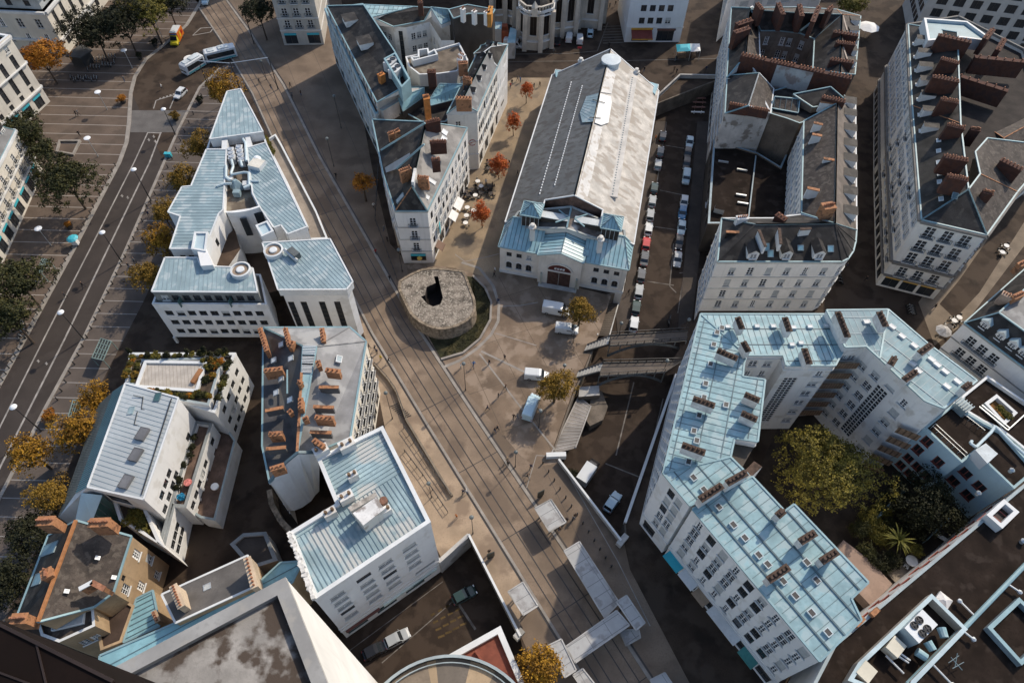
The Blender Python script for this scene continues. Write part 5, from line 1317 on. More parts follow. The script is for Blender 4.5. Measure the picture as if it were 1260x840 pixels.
 for i in range(9):
  t = i/8; u = 279.5+(320-279.5)*t; v = 262.5-7.0*t+2.2*math.sin(math.pi*t); p = at(u, v, z)
  if prev: mb.face([(prev.x, prev.y, 3), (p.x, p.y, 3), (p.x, p.y, z+.2), (prev.x, prev.y, z+.2)]); mb.beam((prev.x, prev.y, z+.25), (p.x, p.y, z+.25), .4, .25)
  prev = p
 b.p('curved_wall', mb, [w])
 for (u, v, zz, ww, hh) in ((304, 278, 8.6, 1.2, 4.4), (318, 267, 10.5, 2.2, 2.6), (313, 294, 4.4, 1.6, 2.0)):
  p = at(u, v, zz+hh/2); mb = MB(); mb.box((p.x, p.y-.25, zz+hh/2), (ww, .3, hh), .15); b.p('window', mb, [glass])
 low = PX('252,306 282,262 320,256 346,300 345,352 317,359 311,330 290,326', 4); mb = MB(); mb.prism(low, 0, 3, 0, 1); b.p('courtyard_roof', mb, [darkwall, M('courtyard_deck', (.075, .05, .035), .95, .2)])
 for q, zz in (('235,306 239,285 256,285 253,309', z+1.4), ('314,277 329,271 337,284 322,291', z+.6)):
  mb = MB(); P = ccw(PX(q, zz)); mb.ring(P, inset(P, .35), zz-2.5, zz, 0, 0); mb.poly([Vector((p.x, p.y, zz-.35)) for p in inset(P, .3)], 1); b.p('roof_light', mb, [whiteedge, M('light_panel_blue', (.38, .48, .52), .3, .06)])
 mb = MB(); P = PX('243,309 254,306 262,326 247,327', 15.2); mb.prism(P, 3, 15.2, 0, 0); b.p('stair_core', mb, [w])
 P = PX('252,308 270,264 283,263 296,306 281,328 262,328', 8.5); mb = MB(); mb.prism(P, 2, 8.5, 0, 1); b.p('link_block', mb, [w, MATS['courtyard_deck']])
 Tt = PX('340,168 347,180 390,262 404,296 330,300 346,277 378,281 352,225 327,176', 9); b.walls(Tt, 9, w, {0: [dict(st='modern', z=[2, 5], h=1.8, w=2, n=2)], 1: [dict(st='modern', z=[1.5, 5], h=1.8, w=2, n=10)]}); b.flat(Tt, 9.6, [M('terrace_gravel', (.25, .21, .17), .95, .15), w, whiteedge], .6, .3)
 mb = MB()
 for k in range(7): leaves(mb, at(326+k*1.6, 170+k*3, 10), .6, .45, 2.2, .25, k)
 b.p('terrace_plants', mb, [OLIVE])
 b.finish()
office()
# -- B3 white terraced building with roof garden
def terraced():
 b = Bld('terraced_building', 'bright white stepped building with planted roof terrace and grey standing-seam roof', 'building', PX('154,471 314,474 177,614 236,698', 10)); w = cleanwhite
 b.roof_off = 0
 zr = 14.5
 Mn = [at(154.3, 471.4, 13.2), at(219.6, 489.6, zr), at(176.8, 614, zr), at(108, 599, 13.2)]
 G = [Vector((p.x, p.y, 0)) for p in Mn]
 Q = [Vector((p.x, p.y, 13)) for p in Mn]
 sqw = dict(st='modern', h=1.3, w=1.25)
 b.walls(Q, 13.0, w, {1: [dict(sqw, z=[9.4], n=3, xs=[.36, .26, .15]), dict(sqw, z=[7.3], n=5, xs=[.40, .30, .19, .07, .80])], 2: [dict(st='strip', z=[9.6], h=2.4, w=3.6, n=1, xs=[.4])]}, z0=0)
 r = b.roof([Mn], [M('pale_grey_metal', (.40, .43, .435), .45, .07, .2, 1.2), whiteedge, w, seamlight], 13.0, dict(lines=[('down', .7, .05, .03, 3)], dirv=(Mn[1]-Mn[0]).normalized()))
 pl = plane(Mn)
 for u, v in ((176, 534.5), (168, 560), (156, 593)): b.velux(r, u, v, pl, 2.0, 1.5, M('grey_hatch', (.14, .14, .145), .6), M('hatch_top', (.15, .15, .155), .6), .45, rot=R(-15))
 b.velux(r, 194, 488.5, pl, 1.5, 1.0, seamdark, glassteal, .15); b.velux(r, 161.5, 505, pl, 1.3, .9, zincgrey, zincgrey, .12)
 mb = MB(); mb.beam(at(211, 490, zr+.1), at(174, 608, zr+.1), .14, .12)
 for a, c in (((176, 488), (174, 503)), ((174, 503), (182, 505)), ((164, 486), (176, 489)), ((169, 506), (165, 522)), ((165, 522), (176, 525))): mb.beam(at(*a, 13.8), at(*c, 13.8), .09, .08)
 part('roof_rail', mb, [rail_d], r)
 A, D = Mn[0], Mn[3]; A2, D2 = at(138.5, 482, 11.2), at(92.5, 607, 11.2); A3, D3 = at(122, 497, 6.5), at(72, 636, 6.5)
 ts = M('teal_glass_strip', (.15, .33, .36), .25, .06, spec=.6); dgz = M('dark_louvre', (.075, .078, .07), .5, .1)
 mb = MB(); mb.face([A, A2, D2, D], 0); mb.face([A2, A3, D3, D2], 1); mb.face([A, A3, Vector((A3.x, A3.y, 0)), Vector((A.x, A.y, 0))], 2); mb.face([A2, A3, A], 2); mb.face([D2, D3, D], 2)
 mb.face([D, D3, Vector((D3.x, D3.y, 0)), Vector((D.x, D.y, 0))], 2); mb.face([A3, D3, Vector((D3.x, D3.y, 0)), Vector((A3.x, A3.y, 0))], 1)
 for k in range(46): t = k/45; mb.beam(A.lerp(D, t)+Vector((0, 0, .05)), A2.lerp(D2, t)+Vector((0, 0, .05)), .07, .06, 3); mb.beam(A2.lerp(D2, t), A3.lerp(D3, t), .05, .05, 3)
 for k in range(9): t = k/8; mb.beam(A2.lerp(A3, t), D2.lerp(D3, t), .06, .06, 3)
 b.p('glazed_slope', mb, [ts, dgz, w, M('louvre_bar', (.13, .15, .145), .5)])
 q = [at(100, 606, 12), at(126, 609, 12), at(114, 640, 9), at(92, 643, 9)]; mb = MB(); mb.face(q, 0)
 for i in range(4): mb.face([q[i], q[(i+1) % 4], Vector((q[(i+1) % 4].x, q[(i+1) % 4].y, 4)), Vector((q[i].x, q[i].y, 4))], 1)
 for k in range(5): mb.beam(q[1].lerp(q[2], k/4), Vector((*q[1].lerp(q[2], k/4).xy, 4)), .1, .1, 2)
 b.p('glass_bay', mb, [M('frosted_glass', (.42, .56, .60), .2, .06), glassteal, seamdark])
 zt = 10.5; NE = PX('159.6,434 290,434 264.6,508 223,496 154,471', zt)
 b.walls(NE, zt, w, {1: [dict(sqw, z=[7.2], n=4, m=(1, 1)), dict(sqw, z=[4.2], n=5, m=(1, 1)), dict(sqw, z=[1.2], n=5, m=(1, 1))]}, z0=0)
 b.flat(NE, zt, [soil, w, whiteedge], .5, .45)
 q = PX('172,440 274,437 256,497 214,490 155,470', zt+1.4); mb = MB(); o = ccw(q); mb.ring(o, inset(o, .4), zt-.4, zt+1.0, 0, 1); b.p('planter', mb, [w, MATS['pale_grey_coping']])
 mb = MB(); mb.poly([Vector((p.x, p.y, zt+.75)) for p in inset(o, .35)], 0); b.p('planter_soil', mb, [soil])
 q = PX('180,446 250,447 240,478 170,473', zt+1.3); mb = MB(); o = ccw(q); mb.ring(inset(o, -.5), o, zt+.2, zt+1.25, 0, 0); b.p('deck_kerb', mb, [whiteedge]); mb = MB(); mb.poly([Vector((p.x, p.y, zt+.95)) for p in o], 0); b.p('roof_deck', mb, [wood])
 p = at(242, 462, zt+1.4); mb = MB(); mb.box((p.x, p.y, zt+1.2), (.7, 2.6, .6), R(-15)); b.p('bench', mb, [M('orange_wood', (.30, .14, .06), .8)])
 g = random.Random(11)
 for i, (u0, v0, u1, v1, nn) in enumerate(((163, 438, 152, 466, 8), (168, 438, 285, 434, 18), (172, 442, 162, 468, 7), (250, 442, 272, 444, 7), (252, 452, 268, 449, 5), (248, 468, 262, 462, 6), (240, 482, 258, 486, 8), (180, 480, 238, 487, 14), (282, 440, 268, 490, 9))):
  for k in range(nn):
   t = (k+g.random())/nn; m = g.choice([OLIVE, GREEN, GREEN, OCHR, OLIVE, DARKG, ORNG]); s = g.uniform(.3, .68)
   c = at(u0+(u1-u0)*t+g.uniform(-1, 1), v0+(v1-v0)*t+g.uniform(-1, 1), zt+1.2); shrub('terrace_shrub', None, (c.x, c.y, zt+.9+s*.3), s, s*g.uniform(.6, 1.3), m, 1.0, .2, parent=b.root)
 for u, v in ((160, 432), (182, 437), (206, 437), (251, 431), (277, 431), (230, 432)):
  c = at(u, v, zt+1.5); mb = MB(); leaves(mb, (c.x, c.y, zt+1.5), .35, 1.1, 5, .2, int(u)); b.p('conifer', mb, [DARKG])
 T1 = PX('242,520 263,523 231,626 217,625 205,675 198,668', 6.6)
 b.walls(T1, 6.6, w, {1: [dict(sqw, z=[4.6], n=6, xs=[.84, .56, .44, .32, .20, .08]), dict(sqw, z=[2.3], n=5, xs=[.78, .50, .38, .26, .14])], 3: [dict(sqw, z=[4.2, 2.2], n=3, xs=[.2, .42, .64]), dict(st='modern', z=[.6], h=3.6, w=1.0, n=1, xs=[.9])]}, z0=0)
 b.flat(T1, 7.2, [M('terrace_tiles', (.12, .078, .058), .9, .25, .6, 4), w, M('dark_coping', (.21, .225, .225), .7)], .75, .45)
 T2 = PX('291,543 266,641.5 248,638 231,627 263,523.5 283,532', 3.2)
 b.walls(T2, 3.2, w, {}, z0=0); b.flat(T2, 3.7, [MATS['terrace_tiles'], w, M('rail_coping', (.25, .30, .31), .6)], .6, .3)
 Q2 = PX('140,612 176,614 200,668 206,676 177,658 150,642', 8.0)
 b.walls(Q2, 8.0, w, {1: [dict(sqw, z=[5.8, 3.4], n=2, xs=[.45, .8])]}, z0=0); b.flat(Q2, 8.8, [soil, w, whiteedge], .8, .4)
 mb = MB()
 for u, v in ((165, 634), (172, 640), (160, 640), (176, 648)): leaves(mb, at(u, v, 8.6), 1.1, .8, 1.4, .25, u)
 b.p('terrace_plants', mb, [OLIVE])
 mb = MB()
 for u, v in ((236, 550), (233, 560), (226, 572), (238, 538), (221, 590), (218, 600)): leaves(mb, at(u, v, 7.2), .6, .6, 1.6, .2, u)
 b.p('terrace_plants', mb, [DARKG])
 b.finish()
 for u, v, z, m, l, nm, c in ((231, 593, 6.7, M('red_patterned_cloth', (.55, .18, .16), .8, .3, 4), 'round table under a red cloth on the long white terrace', 'terrace_table', 'table'), (264, 598, 3.5, awn_white, 'small white table on the lower brown terrace', 'terrace_table', 'table')):
  p = at(u, v, z+.7); mb = MB(); mb.tube((p.x, p.y, z), (p.x, p.y, z+.7), .08, .08, 6); mb.lathe((p.x, p.y, z+.7), [(.6, -.25), (.6, .02), (0, .03)], 14); solo(nm, mb, [m], l, c)
 p = at(222.5, 611, 7.4); mb = MB(); leaves(mb, (p.x, p.y, 7.3), .5, .5, 3, .2, 3); mb.lathe((p.x, p.y, 6.5), [(.3, 0), (.45, .6), (0, .6)], 8); solo('plant_pot', mb, [M('blue_planter', (.02, .22, .38), .5)], 'bright blue pot on the long white terrace', 'plant pot')
terraced()
# -- B6 old brown-roofed house and its neighbours, bottom left
def old_house():
 ze, zr = 13.0, 17.0
 R1, R2 = at(94, 640, zr), at(47.5, 764.7, zr); A, B_ = at(162, 659.5, ze), at(116, 746.5, ze); C, D = at(59.7, 658.4, ze), at(21, 757.6, ze)
 Bm = at(139.6, 729, ze)
 b = Bld('old_house', 'old ochre house with patchy brown slate roof and orange ridge tiles', 'house', [R1, R2, A, B_])
 P = [A, C, D, B_, Bm]
 b.walls(P, ze, ochre, {4: [dict(st='sash', z=[9.4], h=1.9, w=1.2, n=2, xs=[.16, .78], frame=frame_w), dict(st='sash', z=[5.6], h=1.9, w=1.2, n=2, xs=[.35, .86]), dict(st='sash', z=[2.2], h=1.6, w=1.1, n=2, xs=[.3, .7]), dict(st='modern', z=[11.2], h=1, w=.7, n=2, xs=[.3, .65])]}, z0=0)
 q = [slatebrown, gutter, ochre, seamdark, brick]
 r = b.roof([[A, R1, R2, B_, Bm]], q, ze); r2 = b.roof([[C, D, R2, R1]], [slate, gutter, ochre, seamdark], ze)
 mb = MB(); mb.beam(R1+Vector((0, 0, .12)), R2+Vector((0, 0, .12)), .4, .28); part('ridge_tiles', mb, [M('orange_ridge', (.36, .16, .065), .8, .15, 2)], r)
 for a, c, zt in (((110, 643), (134, 642), 19.0), ((46, 641), (66, 640), 19.5), ((14, 761), (32, 760), 18.8)): b.chim(r, a, c, zt, 3, 1.1, brick, 7, claypot)
 b.chim(r2, (56, 700), (58, 710), 18, 2, 1.2, brick, 5); b.chim(r, (98, 724), (113, 716), 16.6, 2, .4, brick, 0, capm=whiteedge); b.chim(r, (113, 716), (128, 724), 16.6, 2.4, .5, brick, 0, capm=claypot)
 pl = plane([C, D, R2])
 for u, v, l in ((61, 675, 3.6), (47, 712, 2.2)): b.velux(r2, u, v, pl, 1.6, l, seamlight, M('blue_skylight', (.20, .33, .38), .3), .12)
 pr = plane([A, R1, R2])
 for u, v in ((82, 727), (140, 710), (120, 686)): b.velux(r, u, v, pr, .5, .6, steel, whiteedge, .1)
 X = PX('47,766 116,747.5 118,770 74,790 52,782', 12); b.walls(X, 12, ochre, {2: [dict(st='sash', z=[8], h=1.6, w=1.1, n=2)]}, z0=0); rx = b.flat(X, 12.2, [slatebrown, ochre, whiteedge], .2, .3)
 p = plane([Vector((0, 0, 12.1)), Vector((1, 0, 12.1)), Vector((0, 1, 12.1))]); b.velux(rx, 85, 764, p, 3.8, 1.6, whiteedge, blind, .4, rot=R(15))
 Y = PX('116,748 139,730 166,745 150,790 125,800', 8); b.walls(Y, 8, ochre, {2: [dict(st='sash', z=[5], h=1.6, w=1.1, n=2)], 4: [dict(st='sash', z=[5], h=1.5, w=1.1, n=1)], 0: [dict(st='sash', z=[5], h=1.5, w=1.1, n=2)]}, z0=0); b.flat(Y, 8.2, [M('deep_brown_yard', (.06, .04, .03), .95, .2), ochre, ochre], .2, .3)
 b.finish()
 b = Bld('shed', 'small building with ribbed teal metal roof beside the old ochre house', 'building', PX('168,735 188,726 196,770 152,790', 9))
 T = planar(3, 8, .12, '168,736 188,726 197,770 152,790'); b.walls(T, 8, ochre, {}, z0=0); r = b.roof([T], [zincteal, gutter, ochre, seamdark], 8, dict(lines=[('down', .7, .1, .07, 3)], dirv=(T[1]-T[0]).normalized())); b.chim(r, (189, 752), (194, 764), 11, 1.8, .5, M('buff_chimney2', (.36, .26, .17), .9, .2), 4); b.finish()
 z0_ = 12; b = Bld('grey_roofed_house', 'long low house with plain grey roof right behind the foreground concrete roof', 'house', PX('200,730 303,684 310,723 220,761', z0_))
 A, B_, C, D = at(199, 731, 11), at(305, 683, 11), at(312, 722, 13), at(216, 766, 13)
 b.walls([A, B_, C, D], 11, ochre, {}, z0=0); r = b.roof([[A, B_, C, D]], [M('plain_grey_roof', (.105, .098, .092), .8, .16, .4, 4), whiteedge, ochre, seamdark], 11)
 E_ = planar(6, 11, .25, '123,806 216,766 312,722 345,692 372,690 360,716 222,790 120,836')
 b.walls([Vector((p.x, p.y, 11)) for p in E_], 11, ochre, {}, z0=0)
 b.roof([E_], [zincteal, gutter, zincteal, seamdark], 11, dict(lines=[('across', 1.5, .1, .06, 3)], dirv=(at(222, 761, 12)-at(216, 740, 12)).normalized()), name='gutter_roof')
 for a, c, zt in (((213, 720), (223, 746), 15), ((304, 686), (313, 722), 15.5)): b.chim(r, a, c, zt, 3.2, .8, M('buff_chimney3', (.50, .40, .29), .9, .15), 8, claypot)
 b.velux(r, 255, 722, plane([A, B_, C]), 1.0, 1.0, steel, blind, .12); b.finish()
 b = Bld('courtyard_shed', 'low polygonal grey-roofed yard building between white terraces and corner building', 'building', PX('284,668 300,657 330,655 340,684 300,690', 5))
 P = PX('284,670 300,657 328,655 342,690 310,700', 5); b.walls(P, 5, greystone, {}, z0=0); b.flat(P, 5.3, [M('yard_roof', (.055, .045, .038), .9), greystone, MATS['dark_coping']], .3, .5); b.finish()
old_house()
# -- B7 foreground concrete roof and the dark tower block beside it
def foreground():
 z = 52.0
 P = PX('60,864 345,711.5 352,709.5 300,1200 -300,1300 -300,1050', z); P = [at(351, 710.5, z), at(470, 1010, z), at(200, 1300, z), at(-250, 1150, z), at(60, 864, z)]
 b = Bld('concrete_tower', 'tall foreground block with stained concrete roof and broad pale parapet', 'tower block', P)
 w = M('bright_white_flank', (.66, .65, .62), .8, .06, .15, .8, streak=.2)
 b.walls(P, z, w, {}, z0=0)
 cop = M('weathered_parapet', (.29, .29, .285), .85, .12, .35, 2.5, stain=(.30, .29, .27), stain_amt=.2, stain_scale=.6)
 b.flat(P, z, [concrete_s, concrete, cop], .5, .95); b.finish()
 z = 80; P = [at(-60, 738, z), at(140, 838, z), at(330, 1000, z), at(-300, 1100, z), at(-420, 800, z)]
 b = Bld('dark_tower', 'dark brown panelled tower edge in the bottom left corner', 'tower block', P)
 dm = M('dark_brown_panel', (.009, .0052, .004), .8, spec=.1); b.walls(P, z, dm, {}, z0=0)
 mb = MB(); mb.poly(P, 0); d = (P[1]-P[0]).normalized(); n = Vector((d.y, -d.x, 0))
 for q in ((at(45, 790, z), at(62, 860, z)), (at(-40, 812, z), at(120, 872, z))): mb.beam(q[0]+Vector((0, 0, .03)), q[1]+Vector((0, 0, .03)), .06, .04, 1)
 mb.beam(P[0]+Vector((0, 0, .03)), P[1]+Vector((0, 0, .03)), .1, .1, 1)
 b.p('roof', mb, [dm, M('panel_joint', (.030, .020, .016), .5)]); b.finish()
foreground()
# -- B8 rust-red flat roof and round drum, bottom centre
def drum():
 z = 5.5; P = [at(615.7, 769.8, z), at(648, 846, z), at(690, 960, z), at(480, 960, z), at(440, 868, z)]
 b = Bld('red_roofed_building', 'low building with rust-red flat roof and white rim beside the parapet', 'building', P, LOW); b.walls(P, z, plaster, {}, z0=LOW); r = b.flat(P, z, [redroof, plaster, whiteedge], .6, .75)
 mb = MB(); mb.beam(at(585, 800, 5.3), at(612, 840, 5.3), .3, .3); part('roof_rib', mb, [redroof], r); b.finish()
 z = 9.5; a, c, e = at(473, 842, z), at(562, 807, z), at(634, 842, z)
 ax, ay, bx, by, cx, cy = a.x, a.y, c.x, c.y, e.x, e.y; d = 2*(ax*(by-cy)+bx*(cy-ay)+cx*(ay-by))
 ux = ((ax*ax+ay*ay)*(by-cy)+(bx*bx+by*by)*(cy-ay)+(cx*cx+cy*cy)*(ay-by))/d; uy = ((ax*ax+ay*ay)*(cx-bx)+(bx*bx+by*by)*(ax-cx)+(cx*cx+cy*cy)*(bx-ax))/d
 O = Vector((ux, uy, z)); R_ = (Vector((ax, ay))-Vector((ux, uy))).length; N = 64
 root = thing('rotunda', 'round drum building with tan segmented roof and pale metal rim at the bottom edge', 'rotunda', (ux, uy, LOW)); mb = MB()
 for i in range(N):
  t0, t1 = 2*math.pi*i/N, 2*math.pi*(i+1)/N; p, q = O+Vector((math.cos(t0), math.sin(t0), 0))*R_, O+Vector((math.cos(t1), math.sin(t1), 0))*R_
  mb.face([(p.x, p.y, LOW), (q.x, q.y, LOW), q, p])
 part('wall', mb, [M('drum_wall', (.35, .28, .20), .8)], root); mb = MB(); seg = [(1.95, 2.05), (1.02, 1.32)]
 for i in range(N):
  t0, t1 = 2*math.pi*i/N, 2*math.pi*(i+1)/N; p, q = O+Vector((math.cos(t0), math.sin(t0), 0))*(R_-.2), O+Vector((math.cos(t1), math.sin(t1), 0))*(R_-.2)
  k = 0 if (i % 7) not in (0,) else 1; dz = Vector((0, 0, -.5))
  mb.face([O+dz+Vector((0, 0, .3)), p+dz, q+dz], 1 if any(s0 < t0 < s1 for s0, s1 in ((1.72, 1.86), (1.05, 1.30))) else (2 if 1.30 <= t0 < 1.72 else 0))
 part('roof', mb, [M('drum_roof', (.17, .135, .10), .75, .14, .5, 3), M('tan_segment', (.33, .245, .155), .8, .12), M('grey_segment', (.13, .11, .09), .75, .12)], root)
 mb = MB()
 for rr, zz, w in ((R_, z+.1, .35), (R_-.7, z-.25, .12)):
  prev = None
  for i in range(N+1):
   t = 2*math.pi*i/N; p = O+Vector((math.cos(t)*rr, math.sin(t)*rr, zz-z))
   if prev: mb.beam(prev, p, w, .3)
   prev = p
 part('rim', mb, [MATS['pale_grey_coping']], root)
drum()
# -- B10 market hall
def hall():
 ze = 7.5; b = Bld('market_hall', 'long pale market hall with weathered two-tone roof and arched front door', 'market hall', [HFL, HFR, HBL, HBR], 0)
 V = lambda p, z: Vector((p.x, p.y, z))
 W = (HFR-HFL).length; L = (HBR-HFR).length; ww = M('hall_stone', (.66, .62, .55), .85, .08, .25, 1.6, streak=.4)
 def hp(x, y, z): return HFL+hx*(x*W)+hy*y+Vector((0, 0, z))       # x 0..1 across the front, y metres back
 hn = Vector((-hx.y, hx.x, 0));
 P = [hp(0, 0, ze), hp(1, 0, ze), hp(1, L, ze), hp(0, L, ze)]
 arch = dict(st='arch', h=1.75, w=1.15); sq = dict(st='modern', h=1.15, w=1.05)
 b.walls(P, ze, ww, {0: [dict(sq, z=[5.0], n=3, xs=[.075, .155, .235]), dict(sq, z=[5.0], n=3, xs=[.765, .845, .925]), dict(arch, z=[1.7], n=3, xs=[.075, .155, .235]), dict(arch, z=[1.7], n=3, xs=[.765, .845, .925])],
       1: [dict(st='arch', z=[1.5], h=3.6, w=2.0, n=14)], 3: [dict(st='arch', z=[1.5], h=3.6, w=2.0, n=14)]}, z0=LOW, bands=[(7.35, .3), (.35, .7)])
 x0, x1 = .318, .655; pw = (x1-x0)*W
 Q = [hp(x0, -.9, 8.2), hp(x1, -.9, 8.2), hp(x1, 3, 8.2), hp(x0, 3, 8.2)]
 b.walls(Q, 8.2, ww, {}, z0=-.1)
 c = hp((x0+x1)/2, -.9, 0); o = -hn; t = hx
 mb = MB(); F = lambda u, z, d=.0: Vector((c.x, c.y, 0))+t*u+o*d+Vector((0, 0, z)); dw = pw*.27; r = dw
 for k in range(20):
  z0 = .1+k*.2; mb.beam(F(-dw, z0+.1, .06), F(dw, z0+.1, .06), .1, .17, 0)
 mb.beam(F(0, .1, .14), F(0, 4.1, .14), .25, .08, 1); b.p('door', mb, [M('brown_slats_door', (.085, .045, .035), .75, .2, 2), M('door_post', (.36, .35, .33), .7)])
 mb = MB(); pts = [F(r*math.cos(a), 4.4+r*.8*math.sin(a), .05) for a in [math.pi*i/14 for i in range(15)]]
 mb.face(pts, 0)
 for i in range(14): mb.beam(F(r*1.12*math.cos(math.pi*i/14), 4.4+r*.9*math.sin(math.pi*i/14), .1), F(r*1.12*math.cos(math.pi*(i+1)/14), 4.4+r*.9*math.sin(math.pi*(i+1)/14), .1), .42, .2, 1)
 mb.beam(F(-r*1.1, 4.3, .1), F(r*1.1, 4.3, .1), .3, .3, 1)
 for u in (-.8, -.27, .27, .8): mb.lathe((F(u, 5.1, .12).x, F(u, 5.1, .12).y, 4.85), [(.0, 0), (.22, .12), (.22, .36), (0, .5)], 6, 2); mb.beam(F(u-.22, 4.85, .1), F(u+.22, 5.35, .1), .1, .06, 2)
 b.p('lunette', mb, [M('dark_red_lunette', (.10, .025, .02), .6), ww, plaster])
 for s in (-1, 1): mb = MB(); mb.beam(F(s*pw*.42, 0, .02), F(s*pw*.42, 3.2, .02), pw*.14, .25, 0); b.p('pier', mb, [M('greenish_stone', (.36, .38, .33), .9, .2, .8)])
 mb = MB(); mb.beam(F(-pw*.46, .1, .6), F(pw*.46, .1, .6), 1.0, .25); b.p('step', mb, [concrete])
 TM = [M('teal_zinc', (.27, .44, .48), .42, .14, .25, 1.2, spec=.45, stain=(.36, .46, .48), stain_amt=.2), gutter, ww, seamdark]
 s1 = dict(lines=[('down', .85, .09, .06, 3)], rmi=3)
 y1 = 6.0
 A = [hp(-.01, -.25, ze), hp(x0, -.25, ze), hp(x0, y1, 9.8), hp(.05, y1, 9.8)]; A2 = [hp(-.01, -.25, ze), hp(.05, y1, 9.8), hp(-.01, y1+.5, ze)]
 b.roof([A, A2], TM, ze, s1)
 B_ = [hp(x1, -.25, ze), hp(1.01, -.25, ze), hp(.93, y1, 9.8), hp(x1, y1, 9.8)]; B2 = [hp(1.01, -.25, ze), hp(1.01, y1+.5, ze), hp(.93, y1, 9.8)]
 b.roof([B_, B2], TM, ze, s1)
 xm = (x0+x1)/2
 pr = b.roof([[hp(x0-.01, -1.3, 8.3), hp(xm, -1.3, 9.9), hp(xm, 8, 9.9), hp(x0-.01, 8, 8.3)], [hp(xm, -1.3, 9.9), hp(x1+.01, -1.3, 8.3), hp(x1+.01, 8, 8.3), hp(xm, 8, 9.9)]], TM, 8.2, s1)
 b.velux(pr, 721, 311, plane(B_), 1.4, 1.4, seamlight, TM[0], .2)
 y0, zr = 9.2, 15.0; x_l, x_r = -.015, 1.015
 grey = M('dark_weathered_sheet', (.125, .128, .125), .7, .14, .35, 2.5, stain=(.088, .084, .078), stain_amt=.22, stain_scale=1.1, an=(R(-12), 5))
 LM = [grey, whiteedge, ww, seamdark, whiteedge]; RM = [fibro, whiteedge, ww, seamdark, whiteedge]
 zs = lambda x: ze+.3+(zr-ze-.3)*(1-abs(x-.5)/.515)
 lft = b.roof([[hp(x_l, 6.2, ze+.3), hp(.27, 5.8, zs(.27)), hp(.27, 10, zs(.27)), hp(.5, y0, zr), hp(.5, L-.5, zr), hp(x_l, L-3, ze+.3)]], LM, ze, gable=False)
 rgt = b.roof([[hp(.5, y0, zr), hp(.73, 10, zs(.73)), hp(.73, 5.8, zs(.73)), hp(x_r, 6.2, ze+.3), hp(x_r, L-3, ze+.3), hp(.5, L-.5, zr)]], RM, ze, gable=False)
 pL = plane([hp(x_l, 7, ze+.3), hp(.5, y0, zr), hp(.5, L-.5, zr)]); pR = plane([hp(.5, y0, zr), hp(x_r, 7, ze+.3), hp(x_r, L-3, ze+.3)])
 up = Vector((0, 0, .12))
 for (a, c) in (((703, 101.5), (663.5, 241)), ((716.5, 106), (682, 230))):
  A_, C_ = on_plane(*a, *pL), on_plane(*c, *pL); mb = MB(); n = 46
  for k in range(n): mb.beam(A_.lerp(C_, k/n)+up, A_.lerp(C_, (k+.55)/n)+up, .22, .14)
  part('ridge_cap', mb, [whiteedge], lft)
 A_, C_ = on_plane(778, 97, *pR), on_plane(753, 243, *pR); mb = MB(); mb.beam(A_+up, C_+up, 2.1, .35, 0)
 d = (C_-A_).normalized()
 for k in range(50): p = A_.lerp(C_, k/50)+up*2; mb.beam(p, p+d*.25, .25, .2, 1)
 part('roof_step', mb, [M('pale_sheet', (.55, .52, .47), .85, .12, .5), seamdark], rgt)
 mb = MB(); n_ = pR[1]*.12; mb.face([on_plane(u, v, *pR)+n_ for u, v in ((708.5, 242), (722, 247), (741, 157), (732, 154))], 0); mb.face([on_plane(u, v, *pR)+n_ for u, v in ((739, 114), (752, 116), (758, 88), (747, 84))], 0); part('ridge_sheet', mb, [M('bleached_sheet', (.60, .585, .55), .8, .1, .4, 2, stain=(.42, .38, .33), stain_amt=.2, stain_scale=.8)], rgt)
 q1 = [on_plane(u, v, *pL) for u, v in ((714, 140), (722, 120), (737, 116), (730, 151), (717, 152))]
 q2 = [on_plane(u, v, *pR) for u, v in ((738, 116), (751, 120), (752, 127), (748, 152), (739, 155), (731, 152))]
 mb = MB(); nL, nR = pL[1]*.25, pR[1]*.25; mb.poly([p+nL for p in q1], 0); mb.poly([p+nR for p in q2], 1)
 for k in range(9): t = k/8; a, c = q1[2].lerp(q1[3], t)+nL, q1[1].lerp(q1[0], t)+nL; mb.beam(a, c, .08, .06, 2)
 part('ridge_cover', mb, [zincgrey, M('bright_sheet', (.70, .70, .67), .6, .05), seamlight], rgt)
 mb = MB()
 for a, c, pl in (((729, 125), (737, 127), pL), ((737, 127), (744, 129), pR), ((725, 147), (733, 147), pL), ((733, 147), (739, 148), pR)): A_, C_ = on_plane(*a, *pl)+up*4, on_plane(*c, *pl)+up*4; mb.beam(A_, C_, .12, .1)
 part('safety_rail', mb, [rail_d], rgt)
 z2 = 12.2
 f1 = [[hp(.02, 4.5, 8.2), hp(.487, 4.2, z2-1.2), hp(.487, y0-.3, z2), hp(.08, 8, 9.4)]]
 f2 = [[hp(.487, 4.2, z2-1.2), hp(.96, 4.5, 8.2), hp(.92, 8, 9.4), hp(.487, y0-.3, z2)]]
 g1 = b.roof(f1, [M('dark_sheet', (.085, .08, .075), .7, .2, .4), M('pale_fascia', (.40, .42, .40), .7, .15), ww, seamdark], 7.4, eave=.4); g2 = b.roof(f2, [M('brown_sheet', (.15, .12, .10), .8, .3, .4, 2, stain=(.45, .42, .38), stain_amt=.2), MATS['pale_fascia'], ww, seamdark], 7.4, eave=.4)
 mb = MB(); mb.beam(hp(.487, 4.3, z2-1.05), hp(.487, y0-.5, z2+.15), .3, .25); part('ridge_cap', mb, [gutter], g1)
 mb = MB(); pass
 pts = [(.27, 5.8), (.27, 10), (.5, y0), (.73, 10), (.73, 5.8)]
